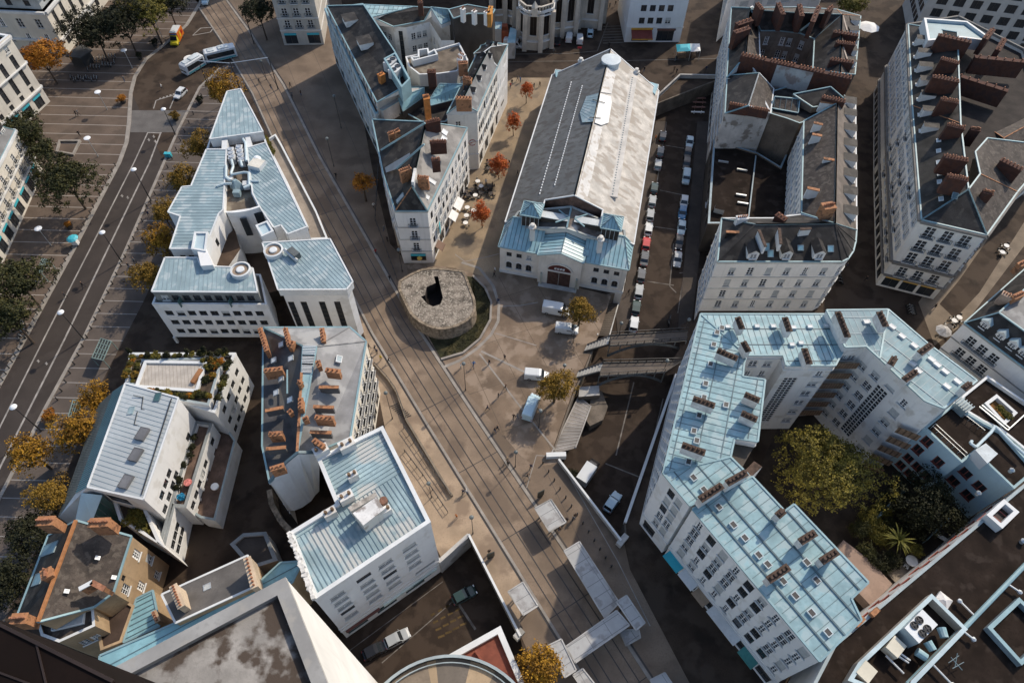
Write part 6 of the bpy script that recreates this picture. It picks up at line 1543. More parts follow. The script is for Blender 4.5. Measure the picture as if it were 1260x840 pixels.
 for (xa, ya), (xb, yb) in zip(pts, pts[1:]): mb.face([hp(xa, ya, zs(xa)-.1), hp(xb, yb, zs(xb)-.1), hp(xb, yb, 7.5), hp(xa, ya, 7.5)], 0)
 b.p('gable_wall', mb, [M('dark_brick_gable', (.13, .08, .06), .9, .25, 1, 6)])
 for (u, v, sgn) in ((655, 253.5, 1), (754, 269.5, -1)):
  pt = at(u, v, 13.2); ln = b.root; s = 1.95
  def L_(x, y, z): return Vector((pt.x, pt.y, 0))+hx*x+hn*y+Vector((0, 0, z))
  cs = [L_(-s, -s, 12.3), L_(s, -s, 12.3), L_(s, s, 12.3), L_(-s, s, 12.3)]; ap = L_(0, 0, 14.0)
  mb = MB()
  for i in range(4):
   f = [cs[i], cs[(i+1) % 4], ap]; mb.face(f, 0); b._seams(mb, f if newell(f).z > 0 else f[::-1], dict(lines=[('down', .6, .07, .05, 1)])); mb.beam(cs[i], ap, .14, .12, 1); mb.beam(cs[i], cs[(i+1) % 4], .22, .2, 2)
  lr = b.p('lantern_roof', mb, [TM[0], seamdark, gutter])
  mb = MB(); k = s*.84; cl = [L_(-k, -k, 0), L_(k, -k, 0), L_(k, k, 0), L_(-k, k, 0)]; mb.prism(cl, 8.0, 12.2, 0, 0)
  for i in range(5): x = -k+2*k*i/4; mb.beam(L_(x, -k-.06, 8.6), L_(x, -k-.06, 12.2), .12, .1, 1)
  b.p('lantern', mb, [M('lantern_louvre', (.045, .038, .033), .8), M('lantern_post', (.40, .42, .42), .6)])
  mb = MB(); a = L_(sgn*s, 0, 11.6); c = a+hx*(sgn*5.2); mb.beam(a, c, 1.7, .14, 0); mb.beam(a+Vector((0, 0, -.7)), c+Vector((0, 0, -.7)), 1.5, 1.3, 1)
  for q in (1, -1): mb.beam(c+Vector((0, 0, .1)), c-hx*(sgn*2.2)+hn*(q*1.7)+Vector((0, 0, .1)), .25, .16, 2)
  b.p('lantern_link', mb, [M('pale_flashing', (.50, .53, .53), .6), darkwall, gutter])
 for u, v, z in ((655, 286, 10.6), (738, 301, 10.6), (714, 82, 10), (782, 95, 10)):
  p = at(u, v, z); mb = MB(); mb.box((p.x, p.y, z-.3), (.9, .9, 3.2), .1); mb.lathe((p.x, p.y, z+1.3), [(.75, 0), (.75, .3), (.45, .4), (.45, .9), (0, 1.0)], 8); b.p('chimney', mb, [plaster2])
 p = at(752, 74, 15.2); mb = MB(); mb.lathe((p.x, p.y, 8), [(2.0, 0), (2.0, 7), (2.25, 7.1), (2.25, 7.4), (1.7, 7.5), (0, 7.7)], 20); b.p('turret', mb, [M('pale_turret', (.55, .60, .61), .6, .1)])
 for q in ('683,86 712,90 708,96 684,95', '787,97 810,104 806,116 795,106', '728,80 742,76 742,84 732,86', '762,84 774,90 770,96 760,92'): mb = MB(); mb.face(PX(q, 8.6), 0); P_ = PX(q, 8.6); mb.prism([Vector((p.x, p.y, 0)) for p in P_], 6.5, 8.5, 0, 0); b.p('rear_hip', mb, [TM[0]])
 p = at(739.5, 76, 11); b.finish()
hall()
# -- B9 long terrace of houses between tram street and market square
def terrace_row():
 b = Bld('old_town_house', 'narrow white-fronted corner house with dark hipped roof at the tip of the terrace', 'house', PX('472,214 486,260 526,260 560,190', 14)); z = 14.5
 w = M('grey_white_front', (.68, .66, .62), .85, .07, .2, 1.4, streak=.3); sun = M('warm_white_front', (.70, .67, .60), .85, .07, .2, 1.2, streak=.35)  # grey-white and warm white wall colours
 L1, L2, Rr, Rt = at(458, 147, z), at(486.4, 259.6, z), at(525.8, 259.6, z), at(575, 157.5, z); Lm = at(471.7, 214, z)
 P = [L1, Lm, L2, Rr, Rt]
 sash = dict(st=['sash', 'modern', 'shutters', 'modern'], h=1.9, w=1.1)
 b.walls(P, z, w, {2: [dict(st='balcony', z=[10.6, 7.2, 3.9], h=2.0, w=1.2, n=1)], 3: [dict(sash, z=[10.7, 7.4, 4.1], n=11), dict(st='shop', z=[.4], h=2.7, w=2.4, n=7, name='shopfront')], 1: [dict(sash, z=[10.7, 7.4, 4.1], n=3)], 0: [dict(sash, z=[10.7, 7.4, 4.1], n=5), dict(st='shop', z=[.4], h=2.7, w=2.2, n=4, name='shopfront')], 4: []}, bands=[(3.55, .25), (6.9, .2), (10.2, .2), (14.3, .4)], trimm=M('stone_band', (.42, .40, .36), .9))
 zr = 18.8; ap, tp = at(507, 229.4, zr), at(524, 150, zr)
 dk = [slate, gutter, w, seamdark, brick]; lt = [M('sun_painted_slate', (.19, .18, .168), .7, .2, .6, 5, stain=(.27, .255, .235), stain_amt=.25), gutter, sun, seamdark, brick]  # right slope painted paler than the others to look sunlit
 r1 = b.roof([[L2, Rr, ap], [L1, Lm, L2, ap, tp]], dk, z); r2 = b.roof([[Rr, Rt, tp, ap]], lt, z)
 pl, pr = plane([L1, L2, ap]), plane([Rr, Rt, tp])
 b.velux(r1, 492.5, 244, pl, 1.0, 2.2, seamlight, M('bluish_light', (.30, .36, .40), .2)); b.velux(r2, 523, 241, pr, .9, 1.8, whiteedge, whiteedge); b.velux(r2, 531, 223, pr, .9, 1.8, whiteedge, whiteedge); b.velux(r2, 547, 163, pr, 1.3, 1.2, whiteedge, M('pale_skylight', (.40, .44, .47), .3)); b.velux(r2, 546, 171, pr, 1.3, 1.2, whiteedge, MATS['pale_skylight'])
 for a, c, zt, n in (((492, 211), (505, 206), 19.6, 5), ((514, 218), (527, 219), 19.4, 5), ((529, 175), (549, 174), 19.6, 7), ((523, 151), (541, 147), 20, 6), ((478, 165), (484, 163), 17.6, 3), ((486, 162), (491, 160), 18.4, 3), ((531, 197), (541, 196), 20.5, 4)): b.chim(r2 if a[0] > 510 else r1, a, c, zt, 2.6, .8, brickdark if a[0] > 520 else brick, n)
 mb = MB(); a, c = at(508, 226, 19.3), at(511, 209, 19.3); mb.beam(a+Vector((0, 0, -.6)), c+Vector((0, 0, -.6)), .5, 2.0); part('party_wall', mb, [plaster], r2)
 for a, c in (((522, 178), (488, 208)), ((523, 152), (469, 185))): mb = MB(); p, q = on_plane(*a, *pl), on_plane(*c, *pl); mb.beam(p+Vector((0, 0, .1)), q+Vector((0, 0, .1)), .25, .3); part('party_wall', mb, [gutter], r1)
 q = on_plane(480, 195, *pl); q = [on_plane(u, v, *pl)+Vector((0, 0, .15)) for u, v in ((472, 208), (504, 189), (505, 191), (487, 209), (473, 214))]; mb = MB(); mb.poly(q, 0); part('lead_flashing', mb, [M('pale_lead', (.32, .31, .30), .7, .1)], r1)
 d = (Rr-L2).normalized(); o = Vector((d.y, -d.x, 0)); c = L2.lerp(Rr, .52)
 mb = MB(); mb.beam(Vector((c.x, c.y, 1.9))-d*1.5+o*.08, Vector((c.x, c.y, 1.9))+d*1.5+o*.08, .1, 1.9, 0); mb.beam(Vector((c.x, c.y, 2.55))-d*1.5+o*.12, Vector((c.x, c.y, 2.55))+d*1.5+o*.12, .1, .6, 1); mb.lathe((c.x+o.x*.15+d.x*.2, c.y+o.y*.15+d.y*.2, 1.2), [(0, 0), (.55, .35), (.5, .7), (0, 1.0)], 8, 2); b.p('poster', mb, [black, signteal, gold])
 d = (Rt-Rr).normalized(); o = Vector((d.y, -d.x, 0)); Ln = (Rt-Rr).length
 for t0, t1, m in ((.40, .50, awn_white), (.53, .66, awn_white), (.06, .14, M('brown_canvas', (.16, .10, .07), .8))):
  p, q = Rr.lerp(Rt, t0), Rr.lerp(Rt, t1); mb = MB(); mb.face([Vector((p.x, p.y, 3.4)), Vector((q.x, q.y, 3.4)), Vector((q.x, q.y, 2.4))+o*1.5, Vector((p.x, p.y, 2.4))+o*1.5], 0); mb.face([Vector((p.x, p.y, 2.4))+o*1.5, Vector((q.x, q.y, 2.4))+o*1.5, Vector((q.x, q.y, 2.1))+o*1.5, Vector((p.x, p.y, 2.1))+o*1.5], 0); b.p('awning', mb, [m])
 p = Rr.lerp(Rt, .16)+o*.5; mb = MB(); mb.beam((p.x, p.y, 5.0), (p.x, p.y, 7.6), 1.0, .12); b.p('banner', mb, [signteal]); b.finish()
 mb = MB(); P2 = PX('473,232 478,232 494,300 490,303', 2.2); mb.prism(P2, 0, 2.2, 0, 1); solo('side_passage', mb, [beige, M('tan_awning', (.36, .28, .19), .9, .1)], 'long tan low annexe along the left side of the narrow corner house', 'annexe')
 b = Bld('gabled_house', 'tall house with blank white gable and sunlit front of shuttered windows on the market square', 'house', PX('551,131 586,134 624,56 590,60', 14)); z = 15.5
 G0, G1, K1, K0 = at(550, 140, z), at(587, 137, z), at(624, 56, z), at(592, 56, z); ga, ka = at(567, 127, 18.5), at(606, 52, 18.5)
 b.walls([G0, G1, K1, K0], z, sun, {0: [dict(st='sash', z=[11.5], h=1.8, w=1.1, n=1, xs=[.35])], 1: [dict(sash, z=[12.2, 8.9, 5.6], n=17), dict(st='shop', z=[.5], h=3, w=2.4, n=10, name='shopfront')], 2: [dict(sash, z=[12, 9, 6], n=4)]}, bands=[(4.4, .25), (7.9, .2), (15.3, .35)])
 ra = b.roof([[G0, ga, ka, K0]], [slate, gutter, plaster, seamdark, brick], z); rb = b.roof([[G1, K1, ka, ga]], [slategrey, gutter, plaster, seamdark, brick], z)
 for a, c, zt in (((561, 121), (580, 121), 19.6), ((570, 96), (580, 98), 19.5), ((564, 78), (575, 77), 19.5)): b.chim(ra, a, c, zt, 2.8, .9, brick, 5)
 pr = plane([G1, K1, ka])
 d = (K1-G1).normalized(); o = Vector((d.y, -d.x, 0))
 for t in (.15, .32, .48, .66, .85): p = G1.lerp(K1, t)-o*1.4; b.dorm(rb, (p.x, p.y, z+.9), o, 1.4, 1.5, 2.4, 'gable', plaster, slate)
 mb = MB(); c = G0.lerp(G1, .8); d2 = (G1-G0).normalized(); oo = Vector((d2.y, -d2.x, 0))
 prev = None
 for i in range(13):
  a = i*.48; p = Vector((c.x, c.y, 7.6))+oo*.08+d2*(math.cos(a)*.75)+Vector((0, 0, math.sin(a)*.75))
  if prev: mb.beam(prev, p, .14, .06)
  prev = p
 mb.beam(Vector((c.x, c.y, 7.4))+oo*.08-d2*.5, Vector((c.x, c.y, 7.9))+oo*.08+d2*.5, .14, .06); b.p('emblem', mb, [M('red_paint', (.40, .05, .04), .7)]); b.finish()
 b = Bld('courtyard_house', 'middle house with two teal ribbed roofs and dark walls inside the terrace', 'house', PX('490,121 522,108 572,104 531,130', 13)); z = 12.5
 Bs = PX('460,141 493,107 522,106 575,102 560,135 549,150 522,152 500,140', z); b.walls(Bs, z, darkwall, {3: [], 4: [], 5: [dict(st='sash', z=[9], h=1.6, w=1.1, n=2)]}); b.flat(Bs, z, [slate, darkwall, gutter], .3, .3)
 S1 = dict(lines=[('down', .55, .08, .06, 3)], rmi=3)
 q = PX('490,121,16 522,108,16 522,118.5,14 496,137,14'); b.roof([q], [zincteal, gutter, darkwall, seamdark], 12, S1, eave=.2)
 q = PX('541,103,16 572,104,16 565,121,13.8 530,130,13.8 529,122,14.5'); rq = b.roof([q], [zincteal, gutter, darkwall, seamdark], 12, dict(lines=[('down', .9, .08, .06, 3), ('across', 1.6, .06, .05, 3)], rmi=3), eave=.2)
 b.chim(rq, (521, 120), (528, 119), 19, 5.5, 1.6, M('bright_orange_stack', (.45, .17, .045), .85, .2, 1.5), 4); b.chim(rq, (526, 88), (536, 88), 19.5, 3.2, 1.2, brickdark, 3)
 q = PX('493,109 522,108 497,121 471,136 463,132', 15.5); b.roof([q], [M('pale_screed', (.42, .39, .36), .9, .1), gutter, M('cream_screed_wall', (.46, .42, .38), .9), seamdark], 12, eave=.15); b.finish()
 b = Bld('flat_brown_house', 'house with brown gravel flat roof and white rooftop loggia inside the terrace', 'house', PX('500,80 565,53 576,74 540,90', 15)); z = 15.5
 P = PX('499,70 520,66 565,53 576,74 562,88 540,91 516,92 503,82', z); b.walls(P, z, plaster, {3: [dict(st='sash', z=[12], h=1.6, w=1, n=2)]}); r = b.flat(P, z, [gravel, plaster, whiteedge], .4, .3)
 mb = MB(); q = PX('505,70 514,69 514,61 527,59 528,64 535,60 539,67 508,75', 16.6); o = ccw(q); mb.ring(o, inset(o, .35), 15.1, 16.6, 0, 0); part('loggia', mb, [whiteedge], r)
 for a, c in (((563, 72), (569, 73)), ((566, 66), (571, 69))): b.chim(r, a, c, 17.8, 2.4, 1.0, plaster, 3, claypot)
 b.chim(r, (527, 90), (536, 90), 18, 3.5, 1.3, brickdark, 3); b.finish()
 b = Bld('modern_block', 'long block with dark slate mansard over a green-glass facade on the tram street', 'apartment block', PX('400,8 465,141 493,107 458,21', 16)); z0_ = 14.5
 T1, T2 = at(399.5, 12, z0_), at(462.5, 143, z0_); P = [T1, T2, at(494, 109, z0_), at(486, 64, z0_), at(447, 6, z0_)]
 fw = M('blue_grey_cladding', (.40, .45, .45), .6, .12)
 b.walls(P, z0_, fw, {0: [dict(st=['grid', 'modern', 'modern'], z=[11.2, 8.1, 5.0], h=2.3, w=1.9, n=24, m=(.6, .6), frame=M('pale_frame', (.50, .53, .52), .6), gl=glass), dict(st='shop', z=[.6], h=3.4, w=3.4, n=15, m=(.6, .6), name='shopfront', gl=glassteal, ext=trim)], 1: [dict(st='sash', z=[11, 8], h=1.6, w=1, n=3)]}, bands=[(4.5, .3), (7.6, .2), (10.7, .2), (14.3, .4)], trimm=M('pale_band', (.45, .50, .50), .7))
 b.flat(P, z0_+.3, [M('terrace_floor', (.14, .10, .08), .9, .2), fw, gutter], .5, .35)
 zt, zq = 17.3, 20.5
 E0, E1 = at(402, 7.5, zt), at(464.5, 109, zt); E1b = at(493.4, 109, zt)
 K0, K1, K2 = at(447.6, 6.3, zq), at(458, 21, zq), at(486, 64, zq); K3 = at(472, 72, zq-1.2)
 b.walls([E0, at(464, 126, zt), at(493, 108, zt), at(487, 64, zt), at(447, 7, zt)], zt, M('pale_upper_wall', (.45, .42, .38), .85, .1), {0: [dict(st='modern', z=[15], h=1.7, w=1.4, n=14)]}, z0=14)
 rm = b.roof([[E0, at(464, 126, zt), at(493.4, 109, zt+1.2), K2, K0]], [slate, gutter, plaster, seamdark, brick], zt, gable=True)
 for a in ((424, 30), (442, 58)):
  p = on_plane(*a, *plane([E0, at(464, 126, zt), K2])); d = (at(464, 126, zt)-E0).normalized(); o = Vector((d.y, -d.x, 0)); b.dorm(rm, p, -o if o.x > 0 else o, 3.2, 1.4, 3.0, 'flat', plaster, slate, False)
 b.chim(rm, (466, 93), (472, 90), 19.8, 3, 1, M('bright_orange_stack2', (.45, .17, .045), .85, .2, 1.5), 2)
 q = PX('472,72 487,64 505,97 494,108', 20.6); mb = MB(); o = ccw(q); mb.ring(o, inset(o, .4), 17, 20.6, 0, 0); mb.poly([Vector((p.x, p.y, 18.2)) for p in o], 1); pit = part('plant_pit', mb, [gutter, M('dark_plant_floor', (.07, .05, .045), .9)], rm)
 for (u, v) in ((481, 75), (487, 84)):
  p = at(u, v, 20.3); mb = MB(); mb.box((p.x, p.y, 19.4), (2.0, 3.0, 2.0), -.5, 0)
  for k in (-.7, .7): mb.lathe((p.x-k*math.sin(-.5), p.y+k*math.cos(-.5), 20.42), [(.6, 0), (.6, .1), (.45, .1), (0, .05)], 12, 1)
  b.p('fan_unit', mb, [MATS['unit_white'], black])
 for t in (.12, .3, .47, .64, .82): p = T1.lerp(T2, t); d = (T2-T1).normalized(); n = Vector((-d.y, d.x, 0)); p = p+n*(1.6); mb = MB(); mb.beam((p.x, p.y, 15.6)if 0 else Vector((p.x, p.y, 15.6))-n*1.2, Vector((p.x, p.y, 15.6))+n*1.0, .5, 1.6); b.p('terrace_divider', mb, [M('pale_divider', (.40, .35, .31), .85)])
 b.finish()
 b = Bld('courtyard_block', 'white courtyard block with pale blue zinc roofs at the back of the terrace', 'apartment block', PX('448,6 509,8 557,24 484,30', 16)); z = 16
 P = PX('458,22 484,33 500,34 529,27 543,50 559,50 557,24 530,10 509,8 448,6', z);
 b.walls(P, z, plaster, {2: [dict(st='sash', z=[12.6, 9.4, 6.2], h=1.6, w=1.1, n=3)], 1: [dict(st='strip', z=[4], h=11, w=1.0, n=1, xs=[.5])], 0: [dict(st='sash', z=[12, 9], h=1.6, w=1.1, n=3)], 3: [dict(st='sash', z=[12, 9, 6], h=1.6, w=1.1, n=2)]})
 ZR = [zinc, gutter, plaster, seamdark]; S2 = dict(lines=[('down', 1.1, .1, .06, 3), ('across', 2.2, .07, .05, 3)], rmi=3)
 b.roof([PX('448,6,18 509,8.5,18 458,21,18.4')], ZR, z, S2); rk = b.roof([PX('458,21,18 509,8.5,18 531,10,18 522,26,16.2 484,33,16.2')], [slate, gutter, plaster, seamdark], z)
 b.roof([PX('530,9,19 572,14,18.5 557.6,24,17 543,30,17')], ZR, z, S2); b.chim(rk, (514, 3), (520, 3), 20.5, 3, 1, brickdark, 2); b.finish()
 b = Bld('shade_dark_block', 'tall block with blank wall coloured dark for shade beside the church', 'building', PX('558,24 607,15 607,52 565,62', 18)); z = 19
 P = PX('558,23 576,17 606,17 609,12 575,6 552,12', z); b.walls(P, z, darkwall, {}); rd = b.roof([P], [slate, gutter, darkwall, seamdark], z)  # wall in shade: its darkness is put into the wall colour
 for a, c in (((568, 12), (571, 10)), ((582, 15), (585, 13)), ((597, 16), (600, 14)), ((602, 18), (604, 8))): b.chim(rd, a, c, 21.3, 3, .9, plaster if a[0] < 600 else M('orange_post', (.45, .2, .04), .8), 2)
 b.finish()
 b = Bld('row_end_house', 'house with steep dark hip and pale slopes at the far end of the sunlit terrace', 'house', PX('583,66 600,53 623,56 606,84', 15)); z = 15.6
 A, B_, C, D = at(583, 66, z), at(600, 52, z), at(625, 55, z), at(612, 82, z); t = at(596, 64, 18.6), at(604, 58, 18.6)
 b.walls([A, D, C, B_], z, plaster, {}); b.roof([[A, D, t[0]], [D, C, t[1], t[0]], [C, B_, t[1]], [B_, A, t[0], t[1]]], [slate, gutter, plaster, seamdark, whiteedge], z); b.finish()
terrace_row()
# -- B11 right-hand block
def right_block():
 z = 14.3; zr = 18.0
 wf = M('cream_white_front', (.76, .73, .67), .85, .06, .2, 1.3, streak=.3)
 b = Bld('curved_corner_block', 'cream white block with rounded corner, dark slate roof and small dormers facing the zinc-roofed block', 'apartment block', PX('888,269 883,322 1036,322 1052,280', z), LOW)
 cv = [(1036, 322), (1044, 318), (1050, 309), (1053, 297), (1054, 283)]
 P = [at(888, 268.6, z), at(882.9, 321.9, z)] + [at(u, v, z) for u, v in cv] + [at(1052.6, 129, z), at(1030, 127, z), at(990, 148, z), at(986, 262, z), at(950, 268.6, z)]
 s4 = [10.7, 7.5, 4.3, 1.2]; ws = dict(st=['sash', 'sash', 'halfblind', 'blind'], h=1.95, w=1.15)
 b.walls(P, z, wf, {1: [dict(ws, z=s4, n=6, m=(1.6, .6)), dict(st='shop', z=[-3.4], h=3, w=2.6, n=6)], 0: [dict(ws, z=s4+[-2], n=5)], 2: [dict(ws, z=s4, n=1)], 3: [dict(ws, z=s4, n=1)], 4: [dict(ws, z=s4, n=1)], 6: [dict(ws, z=s4, n=16)], 8: [dict(ws, z=[10.7, 7.5], n=3)], 9: [dict(ws, z=[10.9, 7.7, 4.5], n=13)]}, z0=LOW, bands=[(-.3, .35), (14.05, .5), (3.7, .16), (6.9, .16), (10.1, .16)], trimm=M('stone_course', (.54, .52, .47), .9))
 R0, R1, R2 = at(929.5, 276, zr), at(1027.6, 275, zr), at(1030, 127, zr)
 dk = [slate, gutter, wf, gutter, slate]
 C = P[2:7]
 f = [[P[0], P[1], R0], [P[1], P[2], R1, R0], [P[2], P[3], R1], [P[3], P[4], R1], [P[4], P[5], R1], [P[5], P[6], R1]]
 r = b.roof(f, dk, z, gable=False)
 rr = b.roof([[P[6], P[7], R2, R1]], [M('sun_painted_brown_slate', (.155, .13, .108), .8, .2, .5, 4), whiteedge, wf, seamdark, brick], z, gable=False)  # sunlight put into the paler slate of the right-hand slope
 rl = b.roof([[R1, R2, at(989, 149, z+.5), at(986, 262, z+.5)]], [slatebrown, gutter, plaster, seamdark, brick], z); b.roof([[P[0], R0, R1, at(986, 264, z+.4), P[-1]]], [slate, whiteedge, wf, seamdark], z, gable=False)
 d = (P[2]-P[1]).normalized(); o = Vector((d.y, -d.x, 0))
 for u, v in ((925.5, 318), (966.5, 318), (1006.5, 318)): p = at(u, v, z+.6); b.dorm(r, (p.x, p.y, z+.5), o, 1.9, 1.5, 3.0, 'gable', plaster, slate)
 pf = plane([P[1], P[2], R0])
 for u, v, l in ((943, 304, 1.4), (948, 312, 1.3), (1022, 306, 1.2), (985, 305, 1.0)): b.velux(r, u, v, pf, 1.1, l, seamlight, M('blue_rooflight', (.20, .36, .43), .3), .12)
 for a, c, zt in (((934, 283), (942, 303), 18.4), ((959, 281), (961, 300), 18.6), ((985, 282), (998, 281), 18.4)): b.chim(r, a, c, zt, 1.8, .35, M('white_stack', (.62, .62, .60), .9, .1), 0, capm=stack)
 b.chim(r, (907, 268), (920, 267), 17.5, 2.4, .9, M('white_stack', (.6, .6, .6)), 5); b.chim(r, (956, 263), (967, 270), 17.6, 2, 1.2, brickdark, 3); b.chim(r, (894, 285), (917, 286), 16.3, 1.4, .4, slate, 0, capm=brick)
 oo = (P[6]-P[7]).normalized(); on = Vector((oo.y, -oo.x, 0)); on = on if on.x > 0 else -on
 for t in (.06, .2, .33, .45, .57, .7, .83, .94): p = P[6].lerp(P[7], t)-on*.9; b.dorm(rr, (p.x, p.y, z+.5), on, 2.1, 1.9, 2.4, 'flat', plaster, slate)
 pq = plane([R1, R2, at(989, 149, z+.5)])
 for a, c in (((1002, 151), (1012, 153)), ((1000, 165), (1011, 167)), ((1014, 195), (1027, 197)), ((994, 231), (1008, 234)), ((1010, 125), (1026, 127))): b.chim(rl, a, c, 17.8, 2.3, .5, M('white_stack', (.6, .6, .6)), 0, capm=brick)
 b.chim(rl, (1013, 254), (1027, 252), 20, 2.6, 1.6, brick, 6); b.finish()
 b = Bld('courtyard_hall', 'low dark flat roof filling the courtyard behind the rounded corner block', 'hall', PX('877,178 930,191 950,268 871,269', 4), LOW)
 P = PX('878,172 932,188 960,205 985,150 990,160 980,262 948,275 871,275', 4.5); b.walls(P, 4.5, darkwall, {7: [dict(st='modern', z=[1.5], h=1.8, w=1.6, n=8)]}, z0=LOW); r = b.flat(P, 4.5, [darkroof, brownwall, seamlight], .3, .4)
 for u, v in ((890, 199), (913, 209), (912, 240), (914, 250)): p = at(u, v, 4.5); mb = MB(); mb.box((p.x, p.y, 4.5), (2.2, .35, .35), -.2); part('roof_vent', mb, [steel], r)
 p = at(885, 258, 4.8); mb = MB(); mb.box((p.x, p.y, 4.9), (2, 1.4, 1.2), -.3, 0, 1); part('roof_box', mb, [steel, darkroof], r)
 mb = MB(); mb.beam(at(930, 192, 4.6), at(921, 268, 4.6), .25, .3); part('roof_seam', mb, [seamlight], r); b.finish()
 b = Bld('gable_end_house', 'house with blank pale gable wall and brick gable top above the dark courtyard roof', 'house', PX('892,139 900,11 952,110 947,138', 14), LOW); z = 13.6
 A, B_, C, D = at(892, 139.6, z), at(948, 139.5, z), at(952, 109.5, z), at(894.7, 93, z)
 gm = M('stained_gable', (.52, .48, .43), .9, .14, .3, 2, streak=.5, stain=(.22, .19, .16), stain_amt=.2, stain_scale=.5)
 b.walls([A, B_, C, D], z, gm, {3: [dict(ws, z=[10.3, 7.2, 4.0, .8], n=9)]}, z0=LOW, bands=[(.2, .2)])
 k0, k1 = at(921, 130, 16.2), at(934, 90, 17)
 b.roof([[A, k0, k1, D]], [slate, gutter, brickdark, seamdark, brick], z); b.roof([[B_, C, k1, k0]], [slatebrown, whiteedge, brickdark, seamdark, brick], z)
 rr0 = b.roof([[at(898, 128.7, 15.6), at(946, 137, 15.6), at(946, 135.5, 15.6), at(898.2, 127, 15.6)]], [brickdark, brickdark, brickdark], z)
 mb = MB()
 for k in range(16): p = at(899+k*3, 127.5+k*.55, 15.8); mb.tube((p.x, p.y, 15.6), (p.x, p.y, 16.2), .18, .15, 6)
 part('chimney_pots', mb, [claypot], rr0)
 for a, c in (((934, 92), (941, 96)),): mb = MB(); mb.beam(at(932, 109, 15.4), at(946, 136, 14), .35, .5); part('gable_edge', mb, [whiteedge], rr0)
 b.finish()
 b = Bld('street_house', 'long street house with shaded white front above the topmost parked cars', 'house', PX('893,95 900,11 922,12 934,90', 14), LOW); z = 14
 P = [at(894.2, 96, z), at(936, 100, z), at(934, 40, z), at(926, 8, z), at(900, 9, z)]; b.walls(P, z, wf, {4: [dict(ws, z=[10.6, 7.4, 4.2, 1], n=16), dict(st='shop', z=[-3.4], h=2.8, w=2.4, n=10)], 2: [dict(ws, z=[10, 7], n=3)], 1: []}, z0=LOW)
 k0, k1 = at(918, 68, 17.5), at(923, 10, 17.5); r = b.roof([[P[0], k0, k1, P[4]]], [slate, gutter, wf, seamdark, brick], z); b.roof([[k0, k1, P[3], P[2], P[1]]], [slatebrown, whiteedge, M('buff_back_wall', (.50, .46, .40), .9, .15, .3, 2, streak=.5), seamdark], z)  # back wall in plain buff render
 for a, c in (((904, 40), (922, 34)), ((907, 30), (925, 24))): b.chim(r, a, c, 19, 4, 1.2, brickdark, 4)
 b.finish()
 b = Bld('party_wall', 'long rust-brick party wall with a pale patched middle and rows of chimney pots', 'wall', PX('912,67 1048,95', 18), 0)
 A, B_ = at(912, 67, 18), at(1048, 96, 18); d = (B_-A).normalized(); L = (B_-A).length; mb = MB(); mb.beam((A.x, A.y, 13.0), (B_.x, B_.y, 13.0), 1.2, 10); b.p('wall', mb, [brickdark])
 mb = MB(); n = Vector((d.y, -d.x, 0)); n = n if n.y < 0 else -n; p, q = A.lerp(B_, .34)+n*.64, A.lerp(B_, .67)+n*.64; mb.beam((p.x, p.y, 11.6), (q.x, q.y, 11.6), .1, 12.2); b.p('patched_render', mb, [M('patchy_render', (.42, .43, .42), .9, .15, .3, 2, stain=(.26, .22, .2), stain_amt=.2, stain_scale=.5)])
 mb = MB()
 for k in range(34):
  if k % 9 == 8: continue
  p = A.lerp(B_, (k+.5)/34); mb.tube((p.x, p.y, 18), (p.x, p.y, 18.6), .2, .16, 6)
 b.p('chimney_pots', mb, [claypot]); b.finish()
 b = Bld('courtyard_tenement', 'brown-walled tenement around a light shaft with a fan of chimney stacks on its ridge', 'apartment block', PX('934,40 1000,45 1058,20 940,10', 15), 0); z = 14.5
 P = PX('926,10 936,38 958,38 984,41 1002,48 1000,86 1052,92 1059,20 1030,12 980,9', z); b.walls(P, z, M('shaft_brown', (.19, .155, .125), .9, .2, .4, 2, streak=.4), {1: [dict(st='sash', z=[11, 7.6], h=2, w=1.1, n=1)], 2: [dict(st='sash', z=[11, 7.6], h=2, w=1.1, n=2)], 3: [dict(st='sash', z=[11, 7.6], h=2, w=1.1, n=2)], 6: [dict(ws, z=[11, 7.8, 4.6], n=10)]})
 k = [at(924, 12, 18), at(980, 16, 18.5), at(1036, 18, 18), at(1034, 90, 18)]
 dk = [slate, gutter, slate, gutter, seamdark]
 b.roof([[P[0], P[1], k[0]]], dk, z, gable=False)
 r = b.roof([[P[1], P[2], P[3], k[1], k[0]], [P[3], P[4], k[2], k[1]], [P[4], P[5], k[3], k[2]]], dk, z, gable=False)
 r2 = b.roof([[P[6], P[7], k[2], k[3]], [P[7], P[8], k[2]], [P[8], P[9], P[0], k[0], k[1], k[2]]], [slatebrown, gutter, slate, seamdark, brick], z, gable=False)
 for a, c in (((932, 4), (938, 12)), ((958, 4), (964, 18)), ((984, 6), (987, 20)), ((1008, 8), (1000, 27)), ((1024, 8), (1018, 14))): b.chim(r, a, c, 20.5, 4, 1.0, brickdark, 4)
 for a, c in (((1026, 39), (1056, 44)), ((1029, 52), (1052, 55)), ((1022, 73), (1050, 77))): b.chim(r2, a, c, 18.3, 2.6, .9, brickdark, 8)
 for a, c in (((1036, 22), (1041, 40)), ((1035, 57), (1041, 75))): mb = MB(); mb.beam(at(*a, 17.2), at(*c, 16.5), .3, 1.2); part('party_wall', mb, [M('buff_coping', (.50, .42, .34), .9)], r2)
 for t in (.1, .28, .45, .62, .8): p = P[6].lerp(P[7], t); b.dorm(r2, (p.x-1.0, p.y, z+.5), (1, 0, 0), 1.8, 1.7, 2.2, 'flat', plaster, slate)
 mb = MB(); mb.beam(at(985, 38, 15.6), at(997, 29, 17.6), .8, .15); part('roof_strip', mb, [gutter], r); b.finish()
